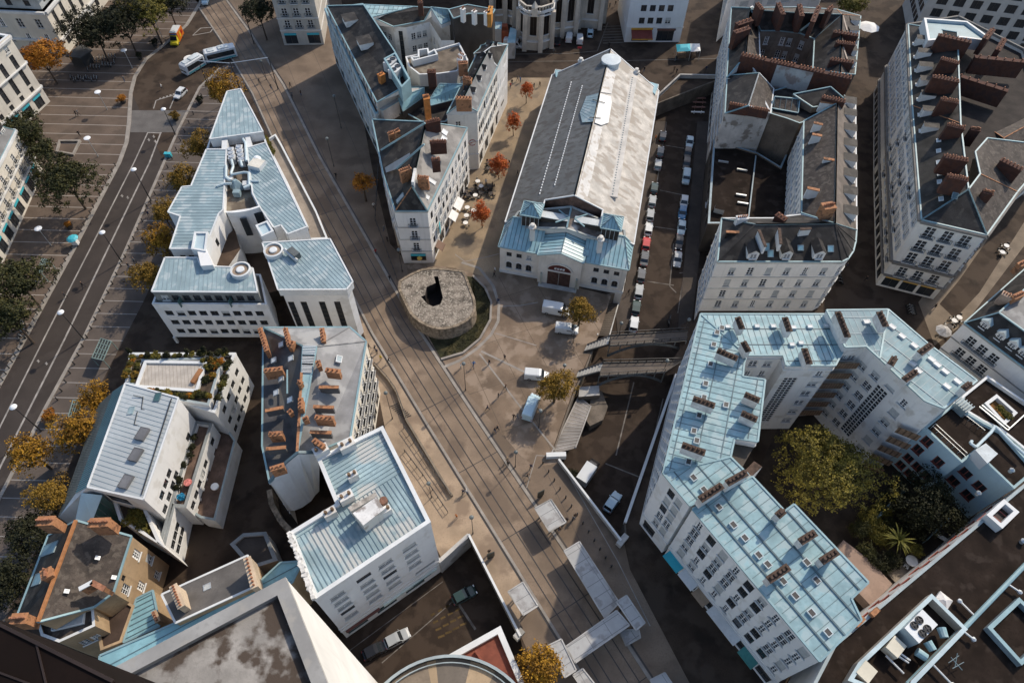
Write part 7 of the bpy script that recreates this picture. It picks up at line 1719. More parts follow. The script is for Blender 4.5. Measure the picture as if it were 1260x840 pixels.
 b = Bld('slate_linked_house', 'small dark slate houses between the brick party wall and the white courtyard front', 'house', PX('952,110 1048,110 1030,127 950,140', 13), 0); z = 13
 P = PX('950,112 978,104 1022,107 1050,124 1050,130 1030,127 990,150 984,152 968,146 948,140', z); b.walls(P, z, brownwall, {}); b.flat(P, z, [slate, brownwall, gutter], .2, .3)
 q = PX('976,116,15 1022,107,17 1044,126,14.5 1000,132,14.5'); r = b.roof([q], [slate, gutter, brownwall, seamdark], 13); b.chim(r, (1012, 119), (1040, 125), 18.5, 3, 1, brickdark, 8)
 q = PX('953,119,14.5 984,122,14.5 982,139,13.2 949,133,13.2'); b.roof([q], [slatebrown, gutter, brownwall, seamdark], 13, SEAM1(1.2));
 b.finish()
right_block()
# -- B12 far right block
def far_right():
 z = 18.2; zr = 22.0
 wf = M('stone_white_front', (.68, .65, .59), .85, .07, .2, 1.4, streak=.35)
 b = Bld('balcony_corner_block', 'tall grey-white corner block with iron balconies and brick chimney walls at the right', 'apartment block', PX('1118,30 1134,270 1214,289 1240,200', z))
 P = [at(1117.5, 30, z), at(1122.5, 130, z), at(1133.8, 270.5, z), at(1214, 289, z), at(1252, 236, z), at(1300, 180, z), at(1260, 60, z), at(1180, 20, z)]
 s3 = [14.6, 11.2, 7.9]; bs = dict(st=['balcony', 'balcony', 'sash'], h=2.35, w=1.3)
 b.walls(P, z, wf, {2: [dict(st='balcony', z=s3, h=2.4, w=1.75, n=3, m=(1.0, .9)), dict(st='balcony', z=[4.0], h=2.2, w=1.6, n=3, m=(1.2, 1.0)), dict(st='shop', z=[.4], h=2.9, w=2.8, n=3, m=(.4, .6), name='shopfront', ext=gold)],
      1: [dict(st=['shutters', 'balcony', 'shutters'], z=[15, 11.8, 8.6, 5.4], h=2.0, w=1.1, n=13), dict(st='shop', z=[.4], h=3.4, w=2.4, n=11, name='shopfront')], 0: [dict(st='sash', z=[15, 12, 9, 6], h=2.1, w=1.4, n=14), dict(st='shop', z=[.4], h=3.4, w=2.4, n=11, name='shopfront')], 3: [dict(bs, z=[14.8, 11.4, 8, 4.5], n=5)]}, bands=[(7.15, .6), (17.9, .5), (3.5, .3)], band_d=.5, trimm=M('dark_cornice', (.20, .185, .165), .9, .15))
 ap = at(1191.7, 233, zr); r1, r2, r3 = at(1200, 187, zr), at(1182, 152, zr), at(1178, 40, zr)
 dk = [M('greenish_slate', (.034, .032, .029), .7, .28, .4, 4, spec=.15, stain=(.058, .051, .045), stain_amt=.2, bump=.2), gutter, wf, seamdark, brick]
 b.roof([[P[2], P[3], ap]], [slate, gutter, wf, seamdark], z, gable=False)
 r = b.roof([[P[0], P[1], r2, r3], [P[1], P[2], ap, r2]], dk, z, gable=False)
 q = b.roof([[P[3], P[4], at(1206, 214, zr), ap], [P[4], P[5], at(1215, 170, zr), r1, at(1206, 214, zr)]], [slatebrown, gutter, wf, seamdark, brick], z, gable=False)
 mb = MB(); mb.poly(ccw([Vector((p.x, p.y, 17.0)) for p in (r3, r2, ap, at(1206, 214, zr), at(1215, 170, zr), P[5], P[6], P[7])]), 0); part('inner_roof', mb, [M('vignette_dark_roof', (.028, .022, .019), .9, .3, .4, 3)], q)  # vignette falloff put into this dark roof colour
 for a, c, zt in (((1162, 192), (1191, 197), 24.2), ((1166, 216), (1191, 221), 24.2), ((1166, 153), (1187, 158), 23.6), ((1158, 122), (1179, 126), 23.6), ((1148, 94), (1180, 100), 24), ((1158, 72), (1180, 78), 23.6), ((1155, 43), (1195, 52), 24)): b.chim(r, a, c, zt, 3.6, 1.0, brickdark, 8)
 for a, c, zt in (((1210, 235), (1222, 238), 22.0), ((1232, 196), (1258, 209), 22), ((1195, 158), (1206, 160), 22), ((1200, 70), (1262, 76), 22), ((1228, 62), (1236, 48), 22), ((1212, 48), (1222, 36), 23), ((1177, 92), (1240, 112), 21.5)): b.chim(q, a, c, zt, 3.6, 1.0, brickdark, 6)
 pl = plane([P[1], P[2], ap])
 for u, v in ((1155, 173), (1155, 186), (1155, 200), (1156, 214), (1156, 224), (1158, 245)): b.velux(r, u, v, pl, 1.1, .8, whiteedge, M('pale_skylight2', (.34, .40, .42), .3), .15)
 b.velux(r, 1175, 241, plane([P[2], P[3], ap]), 1.0, 1.2, seamlight, seamdark, .1)
 n = (P[2]-P[0]).normalized(); o = Vector((n.y, -n.x, 0)); o = o if o.x < 0 else -o
 for t in (.14, .22, .30, .38, .46, .54, .62): p = P[0].lerp(P[2], t)-o*.7; p = Vector((p.x, p.y, 0)); b.dorm(r, (p.x, p.y, z+.4), o, 1.5, 1.9, 2.6, 'shed', plaster, slate)
 q2 = PX('1137,22 1190,26 1218,46 1214,50 1183,46 1142,50', 21.5); mb = MB(); o_ = ccw(q2); mb.ring(o_, inset(o_, .5), 19, 21.5, 0, 0); mb.poly([Vector((p.x, p.y, 20.9)) for p in o_], 1); b.p('roof_pavilion', mb, [whiteedge, M('blue_metal_deck', (.16, .27, .31), .5, .12)])
 b.finish()
 b = Bld('slate_corner_house', 'low slate-roofed house behind the tall corner block at the right edge', 'house', PX('1215,150 1300,120 1320,200 1240,215', 18)); z = 15
 P = PX('1205,150 1280,115 1330,160 1262,212 1240,212', z); b.walls(P, z, plaster2, {4: []}); a, c = at(1235, 170, 18), at(1290, 140, 18); b.roof([[P[0], P[1], c, a], [P[1], P[2], c], [P[2], P[3], P[4], a, c], [P[4], P[0], a]], [slatebrown, gutter, plaster2, seamdark, brick], z); b.finish()
far_right()
# -- far buildings along the top edge
def church():
 st = M('church_stone', (.50, .45, .38), .9, .12, .3, 2, streak=.6); root = Bld('church', 'pale stone church apse with tall dark lancet windows and carved parapets', 'church', PX('605,40 740,30 680,60', 0)); b = root
 lw = dict(st='arch', z=[4.2], h=6.2, w=1.75, gl=M('dark_leaded_glass', (.016, .013, .012), .3))
 def facet(base, z, roofm=None, apex=None):
  P = [Vector((p.x, p.y, z)) for p in PX(base, 0)]; n = len(P)
  b.walls(P, z, st, {i: [dict(lw, n=1)] for i in range(n)}, bands=[(z-.25, .55), (2.6, .35), (z-1.3, .25)], band_d=.45)
  q = ccw(P)
  mb = MB()
  for i in range(n):
   A, B_ = q[i], q[(i+1) % n]; d = B_-A; L = d.length; k = int(L/.8)
   for j in range(k): p = A.lerp(B_, (j+.5)/k); mb.beam((p.x, p.y, z), (p.x, p.y, z+1.0), .3, .3)
   if L < 9: mb.beam((A.x, A.y, z+1.1), (B_.x, B_.y, z+1.1), .45, .25)
  b.p('balustrade', mb, [st])
  for i in range(n):
   A = q[i]; o = (A-centroid(q)).normalized(); mb = MB(); mb.beam((A.x+o.x*.35, A.y+o.y*.35, 0), (A.x+o.x*.3, A.y+o.y*.3, z-.8), 1.2, 1.2); b.p('buttress', mb, [st])
  c = centroid(q)+Vector((0, 2, 5.5)); mb = MB(); qi = inset(q, .9)
  for i in range(n): mb.face([qi[i], qi[(i+1) % n], c])
  b.p('roof', mb, [slate])
 facet('638.5,55 646,61.5 664,63 677,58.5 680,40 640,38', 11)
 facet('680,46 692,45.5 708,43 712,34 736,36 741,28 744,8 690,2', 12.5)
 facet('606,30 622,29 632,32 640,34 640,10 606,8', 12)
 p = at(658, 12, 13); mb = MB(); mb.box((p.x, p.y, 12.4), (1.5, .5, 2.4), 0); mb.lathe((p.x, p.y, 13.6), [(1.0, 0), (0, 1.6)], 4); b.p('gablet', mb, [st]); b.finish()
 b = Bld('chapel_annexe', 'low pale annexe with small blue roof and orange tank beside the church', 'annexe', PX('606,42 640,45', 4)); mb = MB(); mb.prism(PX('606,36 617,36 618,27 606,27', 4.5), 0, 4.5, 0, 1); mb.prism(PX('624,53 634,53 636,36 628,34', 4.5), 0, 4.5, 2, 1); b.p('roof', mb, [greystone, zinc, concrete]); p = at(617, 38, 3); mb = MB(); mb.box((p.x, p.y, 1.8), (3.6, 3, 3.6), .1); mb.box((p.x, p.y+.2, 3.9), (3.2, 1.5, 1.1), .1); b.p('tank', mb, [M('orange_tank', (.34, .09, .04), .8, .2)]); b.finish()
church()
def top_white():
 z = 15; b = Bld('white_shop_building', 'white building with four columns of small windows and shop awnings at the top', 'building', PX('775,0 845,0', z))
 A, C = at(768, 52, 0), at(836, 52, 0); d = (C-A).normalized(); n = Vector((-d.y, d.x, 0))
 P = [Vector((p.x, p.y, z)) for p in (A, C, C+n*16+d*1, A+n*16)]; w = M('bluish_white', (.62, .64, .65), .85, .05, .2, 1, streak=.2)
 b.walls(P, z, w, {0: [dict(st='modern', z=[12, 8.6, 5.2], h=1.7, w=1.5, n=4, m=(2.6, 3.2)), dict(st='shop', z=[.3], h=3.4, w=4.6, n=2, m=(.8, 1), name='shopfront')], 1: [dict(st='modern', z=[12, 8.6, 5.2], h=1.6, w=1.2, n=3)]}, bands=[(4.2, .2)])
 b.flat(P, z+.3, [darkroof, w, whiteedge], .5, .4); o = -n
 for t0, t1, m, zz in ((.09, .47, M('yellow_fascia', (.50, .26, .04), .7), 3.9), (.55, .88, M('brown_fascia2', (.13, .07, .055), .7), 3.7)): p, q = A.lerp(C, t0)+o*.2, A.lerp(C, t1)+o*.2; mb = MB(); mb.beam((p.x, p.y, zz), (q.x, q.y, zz), .3, .45); b.p('shop_fascia', mb, [m])
 p, q = A.lerp(C, .09), A.lerp(C, .46); mb = MB(); mb.face([Vector((p.x, p.y, 3.6)), Vector((q.x, q.y, 3.6)), Vector((q.x, q.y, 2.5))+o*2.8, Vector((p.x, p.y, 2.5))+o*2.8]); mb.beam(Vector((p.x, p.y, 2.45))+o*2.85, Vector((q.x, q.y, 2.45))+o*2.85, .1, .3, 1); b.p('awning', mb, [awn_red, MATS['yellow_fascia']]); b.finish()
 b = Bld('pale_house', 'pale house with tall dark doorway beside the curved brown alley at the top', 'house', PX('880,0 1000,0', 14)); A, C = at(882, 50, 0), at(897, 40, 0); P = [Vector((p.x, p.y, 14)) for p in (at(881, 52, 0), at(894, 40, 0), at(1000, 24, 0), at(1010, 0, 0), at(890, 0, 0))]
 b.walls(P, 14, plaster, {1: [dict(st='blind', z=[10.2, 6.5], h=1.9, w=2.6, n=6)], 4: [dict(st='shutters', z=[10, 7, 4], h=1.8, w=1.1, n=7)]}); b.flat(P, 14.3, [darkroof, plaster, whiteedge], .4, .4); b.finish()
 z = 15; b = Bld('apartment_house', 'grey stone apartment house with iron balconies and shops at the head of the tram street', 'apartment block', PX('345,56 400,56', z)); A, C = at(350, 56, 0), at(399, 55, 0); d = (C-A).normalized(); n = Vector((-d.y, d.x, 0)); P = [Vector((p.x, p.y, z)) for p in (A, C, C+n*18, A+n*18)]
 b.walls(P, z, M('warm_grey_stone', (.46, .43, .38), .9, .1, .3, 2, streak=.4), {0: [dict(st='balcony', z=[11.4, 8, 4.8], h=2.1, w=1.4, n=3), dict(st='shop', z=[.4], h=3, w=3.2, n=3, name='shopfront', ext=signteal)], 3: [dict(st='sash', z=[11, 8, 5], h=1.8, w=1.1, n=4)]}, bands=[(4.1, .3), (7.4, .2), (14.8, .4)]); b.flat(P, z+.3, [slate, plaster2, gutter], .3, .4); b.finish()
 z = 17; b = Bld('stone_townhouse', 'tall dark-fronted townhouse with orange chimneys behind the terrace at the top', 'apartment block', PX('420,0 560,0', z)); A, C = at(405, 20, 0), at(560, 22, 0); d = (C-A).normalized(); n = Vector((-d.y, d.x, 0)); A = A+n*14; C = C+n*14; P = [Vector((p.x, p.y, z)) for p in (A, C, C+n*14, A+n*14)]
 b.walls(P, z, M('cream_dim', (.45, .40, .33), .9, .1, .3, 2, streak=.4), {0: [dict(st='balcony', z=[13, 9.6, 6.2], h=2.1, w=1.4, n=16)]}, bands=[(12.4, .3), (9, .3)]); rr = b.flat(P, z+.3, [slate, plaster2, gutter], .3, .4); b.finish()
 z = 20; b = Bld('concrete_office', 'grey concrete grid office block with dark square windows in the top right corner', 'office building', PX('1120,30 1260,40', z)); A, C = at(1132, 27, 6), at(1290, 48, 6); A.z = C.z = 0; d = (C-A).normalized(); n = Vector((-d.y, d.x, 0)); A = A+n*2; C = C+n*2; P = [Vector((p.x, p.y, z)) for p in (A-d*0, C, C+n*18, A+n*18)]
 cg = M('grid_concrete', (.42, .41, .39), .85, .08, .3, 2, streak=.2); b.walls(P, z, cg, {0: [dict(st='modern', z=rows(3.5, 3.3, 5), h=2.2, w=2.6, n=15, m=(.3, .3)), dict(st='shop', z=[.3], h=2.6, w=4, n=9)], 3: [dict(st='modern', z=rows(3.5, 3.3, 5), h=2.2, w=2.4, n=6)]}, bands=[(z-.2, .4)]); b.flat(P, z+.3, [darkroof, cg, cg], .4, .4); b.finish()
top_white()
def left_edge():
 def facade(name, label, cat, corner, base, nxt, z, specs, mat, zroof, depth=18, mans=True, skip_h=0):
  A = at(*base, 0); B_ = at(*nxt, 0); d = (A-B_).normalized(); n = Vector((-d.y, d.x, 0)); B_ = A-d*45
  P = [Vector((p.x, p.y, z)) for p in (B_, A, A+n*depth, B_+n*depth)]
  b = Bld(name, label, cat, P); b.walls(P, z, mat, specs, bands=[(z-.2, .5), (4.2, .35), (z*.62, .2)], band_d=.5)
  if mans:
   q = [Vector((p.x, p.y, z+3.4)) for p in inset(ccw(P), 2.2)]; p4 = ccw(P); r = b.roof([[p4[i], p4[(i+1) % 4], q[(i+1) % 4], q[i]] for i in range(4)], [slategrey, gutter, plaster, seamdark], z, gable=False); mb = MB(); mb.poly(q); b.p('roof', mb, [slatebrown]); o = Vector((d.y, -d.x, 0))
   for k in range(10): p = B_.lerp(A, (k+.5)/10)-o*.8; b.dorm(r, (p.x, p.y, z+.3), o, 1.6, 1.9, 1.8, 'flat', plaster, slate)
  else: b.flat(P, z+.3, [darkroof, mat, whiteedge], .4, .5)
  b.finish()
 lw = M('left_stone', (.60, .56, .48), .85, .07, .25, 1.5, streak=.3)
 facade('cream_apartment_block', 'cream apartment block with flower balconies and dark dormered roof at the left edge', 'apartment block', None, (54, 211), (10, 310), 11.2, {0: [dict(st='balcony', z=[7.6, 4.7], h=1.8, w=1.1, n=13), dict(st='shop', z=[.4], h=3.2, w=2.4, n=12, name='shopfront', ext=signteal)], 1: [dict(st='sash', z=[7.6, 4.7], h=1.8, w=1.1, n=4)]}, lw, 14)
 facade('tall_stone_block', 'tall cream stone block with vertical window strips and cornices at the left edge', 'apartment block', None, (62, 125), (20, 165), 17, {0: [dict(st='strip', z=[6.2], h=7.6, w=1.3, n=12), dict(st='modern', z=[14.6], h=1.4, w=1.2, n=12), dict(st='modern', z=[4.5], h=1.2, w=1.2, n=12), dict(st='shop', z=[.4], h=3, w=2.6, n=11, name='shopfront', ext=signteal)], 1: [dict(st='strip', z=[6.2], h=7.6, w=1.3, n=3)]}, lw, 17, 18, False)
 A = at(84, 67, 0); C = at(111, 31, 0); d = (C-A).normalized(); n = Vector((-d.y, d.x, 0)); z = 11.5; b = Bld('corner_stone_block', 'stone corner block with striped shop canopy in the top left corner', 'apartment block', [A, C]); Bk = n*40
 P = [Vector((p.x, p.y, z)) for p in (A, A+d*38, A+d*38+n*45, A+n*45)]; P2 = ccw(P); b.walls(P, z, lw, {0: [dict(st='strip', z=[4.6], h=5.6, w=1.4, n=9), dict(st='modern', z=[1.4], h=1.9, w=1.8, n=8)], 3: [dict(st='sash', z=[7, 3], h=2.4, w=1.5, n=9)]}, bands=[(3.9, .4), (11.2, .6)], band_d=.6); b.flat(P, z+3.2, [darkroof, M('grey_attic', (.36, .38, .38), .8, .12), gutter], .4, .4); b.walls([Vector((p.x, p.y, z+3.2)) for p in inset(P2, 1.0)], z+3.2, MATS['grey_attic'], {0: [dict(st='modern', z=[12.2], h=1.7, w=1.5, n=9)], 3: [dict(st='modern', z=[12.2], h=1.7, w=1.5, n=9)]}, z0=z)
 b.finish()
left_edge()
def beyond():
 for k, (u0, u1, v, h, l) in enumerate(((60, 190, -42, 24, 'unseen stone block added to shade the striped square and its trees'), (196, 250, -52, 26, 'unseen stone block added to shade the junction, left of the tram street'), (300, 345, -30, 24, 'unseen stone block added to shade the head of the tram street'), (1060, 1110, -40, 24, 'unseen stone block added to shade the end of the street of balconies'))):  # unseen blocks added past the top edge to shade the far squares
  A, C = at(u0, v, 0), at(u1, v-1, 0); d = (C-A).normalized(); n = Vector((-d.y, d.x, 0)); P = [Vector((p.x, p.y, h)) for p in (A, C, C+n*16, A+n*16)]
  b = Bld('unseen_shade_block', l, 'apartment block', P); b.walls(P, h, cream, {0: [dict(st='sash', z=rows(2.5, 3.6, 6), h=1.9, w=1.2, n=max(4, int((C-A).length/4)))]}, bands=[(h-.3, .5)]); b.flat(P, h, [slate, cream, gutter], .3, .4); b.finish(24)
 z = 27; A, C = at(690, 0, 0), at(742, 0, 0); n = Vector((0, 1, 0)); A = A+n*3; C = C+n*3; P = [Vector((p.x, p.y, z)) for p in (A-Vector((22, 0, 0)), C, C+n*45, A+n*45-Vector((22, 0, 0)))]
 b = Bld('church_nave', 'tall pale church nave rising behind the apse', 'church', P); b.walls(P, 20, MATS['church_stone'], {0: [dict(st='arch', z=[13], h=5, w=1.6, n=5)]}); a, c = (P[0]+P[1])/2+Vector((0, 3, 2)), (P[2]+P[3])/2+Vector((0, -1, 2)); Q = [Vector((p.x, p.y, 20)) for p in P]; b.roof([[Q[0], Q[1], a], [Q[1], Q[2], c, a], [Q[2], Q[3], c], [Q[3], Q[0], a, c]], [slate, gutter, MATS['church_stone'], seamdark], 20); b.finish()
beyond()
# -- trees and plants
RT = 'golden street trees along the office building'
for u, v, hc, rx, rz, m, l in (
 (273, 111, 7, 4.4, 4.0, GOLD, 'big golden tree peeping out behind the wedge end of the office roof'), (244, 182, 6, 3.3, 3.4, OCHR, 'golden tree beside the wedge-shaped end roof, second from the top'),
 (223, 223, 6, 3.2, 3.2, OCHR, 'small ochre tree tucked against the office roof notch'), (202, 262, 5.5, 2.7, 2.8, OCHR, 'smallest ochre tree in the row beside the office building'),
 (199, 297, 6, 3.3, 3.3, GOLD, 'golden tree next to the little square light well of the office roof'), (182, 338, 6, 3.3, 3.2, OCHR, 'ochre tree at the near corner of the office building'),
 (38, 557, 6, 3.3, 3.0, GOLD, 'bright yellow tree standing alone nearest the road'), (95, 532, 6.5, 3.5, 4.0, GOLD, 'largest yellow tree hugging the glazed slope of the terraced building'),
 (117, 492, 6, 2.9, 2.6, GOLD, 'yellow tree below the roof garden of the terraced building'), (66, 610, 6, 3.2, 3.4, OCHR, 'shaded ochre tree beside the lower glazed slope'),
 (38, 655, 6, 3.6, 3.6, DARKG, 'dark tree in shade left of the old ochre house'), (12, 715, 6, 3.8, 3.6, DARKG, 'dark tree in shade at the left edge beside the old ochre house')):
 tree('street_tree', l, u, v, hc, rx, rz, m, RT)
PT = 'trees on the paved squares'
for u, v, hc, rx, rz, m, l, d in (
 (714, 384, 5, 3.1, 3.0, OCHR, 'round ochre tree beside the white vans and the narrow dark stairs', 1.2), (684, 476, 5.2, 3.2, 3.2, OCHR, 'round ochre tree beside the long white van and wide stairs', 1.2),
 (665, 822, 5, 2.9, 2.8, GOLD, 'ochre tree at the bottom edge beside the tram stop canopies', 1.2), (446, 226, 5, 2.5, 2.8, ORNG, 'thin brown-orange tree alone on the tram street', .8)):
 tree('square_tree', l, u, v, hc, rx, rz, m, PT, d)
for u, v, rx, rz, l in ((648, 112, 1.25, 3.0, 'slim red tree farthest up the market square'), (632, 152, 1.3, 2.7, 'slim orange-red tree second from the top of the market square'), (614, 205, 1.5, 3.0, 'red tree beside the dark cafe tables'), (593, 265, 1.5, 2.9, 'reddest tree nearest the white cafe tables')):
 tree('young_tree', l, u, v, 3.6, rx*1.25, rz*1.1, REDL, 'young red trees on the market square', 2.2, .26, 0, .09)
for u, v, hc, rx, rz, m, l in (
 (52, 72, 7, 5.4, 4.6, ORNG, 'orange tree between the two stone blocks at the left edge'), (82, 222, 8, 6.8, 5.2, GREEN, 'big dark green tree in front of the cream apartment block'), (30, 165, 8, 5.2, 4.6, GREEN, 'green tree hiding the corner between the two left blocks'),
 (20, 345, 8, 6.0, 5, GREEN, 'green tree at the left edge above the parked bicycles'), (10, 390, 8, 5.0, 4.2, GREEN, 'darker green tree at the left edge nearest the bicycles'), (52, 185, 7, 3.2, 3.0, GREEN, 'thin green tree leaning on the cream apartment block'),
 (115, 40, 8, 7, 5, DARKG, 'dark tree in shade on the upper left square, nearest the canopy'), (150, 28, 9, 7, 6, DARKG, 'tall dark tree in the middle of the shady clump at the top left'), (182, 14, 9, 7, 5, OLIVE, 'tree with a few yellow leaves at the top left'), (205, 4, 8, 5, 4, DARKG, 'dark tree at the top edge beside the road'),
 (318, 14, 8, 4.6, 4.2, DARKG, 'dark tree at the head of the tram street'), (1048, 8, 7, 4, 3.5, OLIVE, 'olive tree at the top edge beside the white parasol')):
 tree('leafy_tree', l, u, v, hc, rx, rz, m, 'leafy trees at the edges of the squares', .8, .42)
tree('courtyard_tree', 'huge olive-green tree filling the white courtyard', 1024, 578, 9, 7.9, 6.2, LEAF('olive_gold_leaves', [(.045, .042, .012), (.11, .092, .02), (.20, .16, .028), (.31, .24, .035)]), None, 1.15, .34, 0, .35)
tree('garden_tree', 'dark bushy tree against the pale blue house', 1146, 622, 5.5, 5.4, 3.6, DARKG, None, 1.0, .36, 0, .25)
for u, v, r_, m, l in ((1072, 640, 1.8, OLIVE, 'olive shrub on the courtyard boundary wall'), (1060, 652, 1.6, GREEN, 'green shrub at the low end of the boundary wall'), (1086, 628, 1.4, OLIVE, 'yellowish shrub hanging over the upper boundary wall'), (1100, 690, 1.5, DARKG, 'dark shrub below the garden palm'), (1175, 632, .9, GOLD, 'small yellow bush by the garden fence'), (1068, 680, 1.5, GREEN, 'green hedge bush beside the pink terrace'), (1082, 660, 1.9, OLIVE, 'olive shrub left of the garden palm'), (1094, 648, 1.7, GREEN, 'green shrub above the garden palm'), (1122, 650, 2.0, DARKG, 'dark shrub right of the garden palm'), (1125, 676, 1.2, OLIVE, 'low olive shrub between palm and round white table'), (1084, 695, 1.6, DARKG, 'dark hedge bush along the pink terrace, nearest the patio'), (1100, 615, 2.2, DARKG, 'dark shrub behind the upper boundary wall'), (690, 572+10, 1.3, DARKG, 'dark bush beside the white-topped parapet above the lower street')):
 z = LOW if u < 800 else 1.0
 c = at(u if u > 800 else 703, v if u > 800 else 584, z+1); shrub('shrub', l, c, r_, r_*.8, m)
def palm():
 c = at(1106, 664, 4.0); root = thing('palm_tree', 'spiky yellow-green palm in the walled garden', 'palm', (c.x, c.y, 0)); mb = MB(); mb.tube((c.x, c.y, 0), (c.x, c.y, 3.8), .22, .18, 8); part('trunk', mb, [bark], root); mb = MB(); g = random.Random(5)
 for k in range(34):
  a = k*2.4; e = g.uniform(-.1, 1.1); L = g.uniform(2.0, 2.8); p = Vector((c.x, c.y, 3.9)); dr = Vector((math.cos(a)*math.cos(e), math.sin(a)*math.cos(e), math.sin(e)))
  prev = p; s = Vector((-math.sin(a), math.cos(a), 0))
  for i in range(6):
   nx = prev+dr*(L/6); dr = (dr+Vector((0, 0, -.16))).normalized(); w0, w1 = .2*(1-i/6)+.03, .2*(1-(i+1)/6)+.02; mb.face([prev-s*w0, prev+s*w0, nx+s*w1, nx-s*w1]); prev = nx
 part('fronds', mb, [LEAF('palm_fronds', [(.04, .045, .01), (.09, .09, .016), (.17, .15, .028)])], root)
palm()
sheet('courtyard_soil', p0((905, 640), (960, 520), (1140, 470), (1250, 640), (1060, 800), (1000, 760)), .06, M('courtyard_soil', (.045, .033, .024), .95, .25, .5, 4))
wallrun('garden_wall', [at(u, v, 2.2) for u, v in ((1060, 655), (1086, 630), (1112, 604))], 0, 2.2, .35, [M('ivy_wall', (.14, .12, .085), .9, .3), gutter], 'low garden wall with pale coping between courtyard tree and palm', 'garden wall', .08)
wallrun('garden_fence', [at(u, v, 1.6) for u, v in ((1141, 664), (1168, 637), (1178, 628))], 0, 1.6, .1, [gutter], 'thin metal fence enclosing the garden chairs', 'fence')
mb = MB(); mb.prism(PX('1028,676 1038,664 1072,690 1098,718 1072,745 1050,722', 2.2), 0, 2.2, 0, 0); solo('terrace_block', mb, [M('pinkish_terrace', (.30, .215, .17), .9, .12)], 'pinkish low terrace block beside the zinc-roofed wing', 'terrace')
mb = MB(); mb.prism(PX('1091,704 1122,680 1138,696 1105,720', .3), 0, .3, 0, 0); solo('garden_patio', mb, [M('patio_stone', (.24, .20, .16), .9, .2)], 'small pale patio under the round white table', 'patio')
def table(label, c, r, m, h=.74, cat='table', group=None, name='table'):
 root = thing(name, label, cat, c, 0, group); mb = MB(); mb.tube((0, 0, 0), (0, 0, h), .05, .05, 6); mb.lathe((0, 0, 0), [(.25, 0), (.22, .04), (0, .05)], 8); part('leg', mb, [rail_d], root, world=False); mb = MB(); mb.lathe((0, 0, h), [(0, -.02), (r, -.02), (r, .03), (0, .03)], 14); part('tabletop', mb, [m], root, world=False); return root, [(k, []) for k in kids(root)]
def chair(label, c, rz, m, group=None):
 root = thing('cafe_chair', label, 'chair', c, rz, group); mb = MB(); mb.box((0, 0, .45), (.44, .44, .05)); part('seat', mb, [m], root, world=False); mb = MB(); mb.box((0, -.21, .68), (.44, .05, .46)); part('backrest', mb, [m], root, world=False); mb = MB()
 for x in (-.18, .18):
  for y in (-.18, .18): mb.beam((x, y, 0), (x, y, .45), .04, .04)
 part('leg_frame', mb, [rail_d], root, world=False); return root, [(k, []) for k in kids(root)]
table('round white table with a green bowl on the garden patio', at(1118, 692, .3), .9, awn_white, 1.0, name='garden_table')
for u, v, l in ((1114, 697, 'white garden stool beside the round white table'), (1158, 662, 'white garden lounger inside the thin metal fence')):
 p = at(u, v, .3); mb = MB(); s = 1.6 if 'lounger' in l else .7
 mb.box((p.x, p.y, .35+.3), (s, .7, .1), R(-40));
 for q in (-.3, .3): mb.box((p.x+q*s, p.y-q*s*.8, .45), (.06, .06, .35), R(-40))
 if s > 1: mb.box((p.x-.55, p.y+.45, .95), (.1, .7, .6), R(-40))
 solo('sun_lounger' if s > 1 else 'garden_stool', mb, [awn_white], l, 'sun lounger' if s > 1 else 'stool')
# -- cafe on the market square
CT = [(602, 203), (608, 200), (618, 198), (623, 204), (601, 210), (610, 213), (588, 226), (581, 236), (592, 232), (576, 243), (585, 243), (600, 236), (604, 241), (603, 232), (573, 238), (592, 240), (575, 258), (574, 268), (573, 277), (583, 262)]
zone = lambda u, v: 'by the reddest tree' if v > 250 else ('below the red tree' if v > 220 else 'above the dark cafe corner')
ctp = chp = None
for i, (u, v) in enumerate(CT):
 light = v > 250 or i in (6, 8, 10); g = 'cafe tables on the market square'; l = ('white-topped' if light else 'dark')+' cafe table '+zone(u, v)
 if i == 0: ctp, cts = table(l, at(u, v), .55, blind, .74, 'table', g, 'cafe_table'); a = ctp
 else: a, _ = copy_thing(ctp, cts, at(u, v), 0, l, g)
 for k in kids(a):
  if k.name.startswith('tabletop'): k.material_slots[0].link = 'OBJECT'; k.material_slots[0].material = awn_white if light else M('dark_table', (.06, .05, .045), .7)
 for j in range(3 if not light else 2):
  t = j*2.1+i; c = at(u, v)+Vector((math.cos(t), math.sin(t), 0))*.85; l = ('pale' if light else 'black')+' cafe chair at a table '+zone(u, v)
  if chp is None: chp, chs = chair(l, c, t+math.pi/2, rail_d, 'cafe chairs on the market square'); b_ = chp
  else: b_, _ = copy_thing(chp, chs, c, t+math.pi/2, l, 'cafe chairs on the market square')
  if light:
   for k in kids(b_):
    if not k.name.startswith('leg'): k.material_slots[0].link = 'OBJECT'; k.material_slots[0].material = M('beige_chair', (.45, .40, .33), .8)
for i, (u, v, l) in enumerate(((1166, 404, 'terrace table next to the grey parasol in the side street'), (1160, 411, 'terrace table nearest the zinc roof in the side street'), (1172, 397, 'terrace table with white cloth in the side street'), (1178, 393, 'white-clothed terrace table farthest up the side street'), (1231, 313, 'white table outside the shaded upper side street'), (1236, 305, 'white table farthest up the shaded side street'))):
 a, _ = copy_thing(ctp, cts, at(u, v), 0, l, 'terrace tables in the side street')
 for k in kids(a):
  if k.name.startswith('tabletop'): k.material_slots[0].link = 'OBJECT'; k.material_slots[0].material = MATS['dark_table'] if i < 2 else awn_white
 for j in range(3):
  t = j*2.1+i; copy_thing(chp, chs, at(u, v)+Vector((math.cos(t), math.sin(t), 0))*.85, t+1.57, 'dark chair at the side street terrace', 'terrace chairs in the side street')
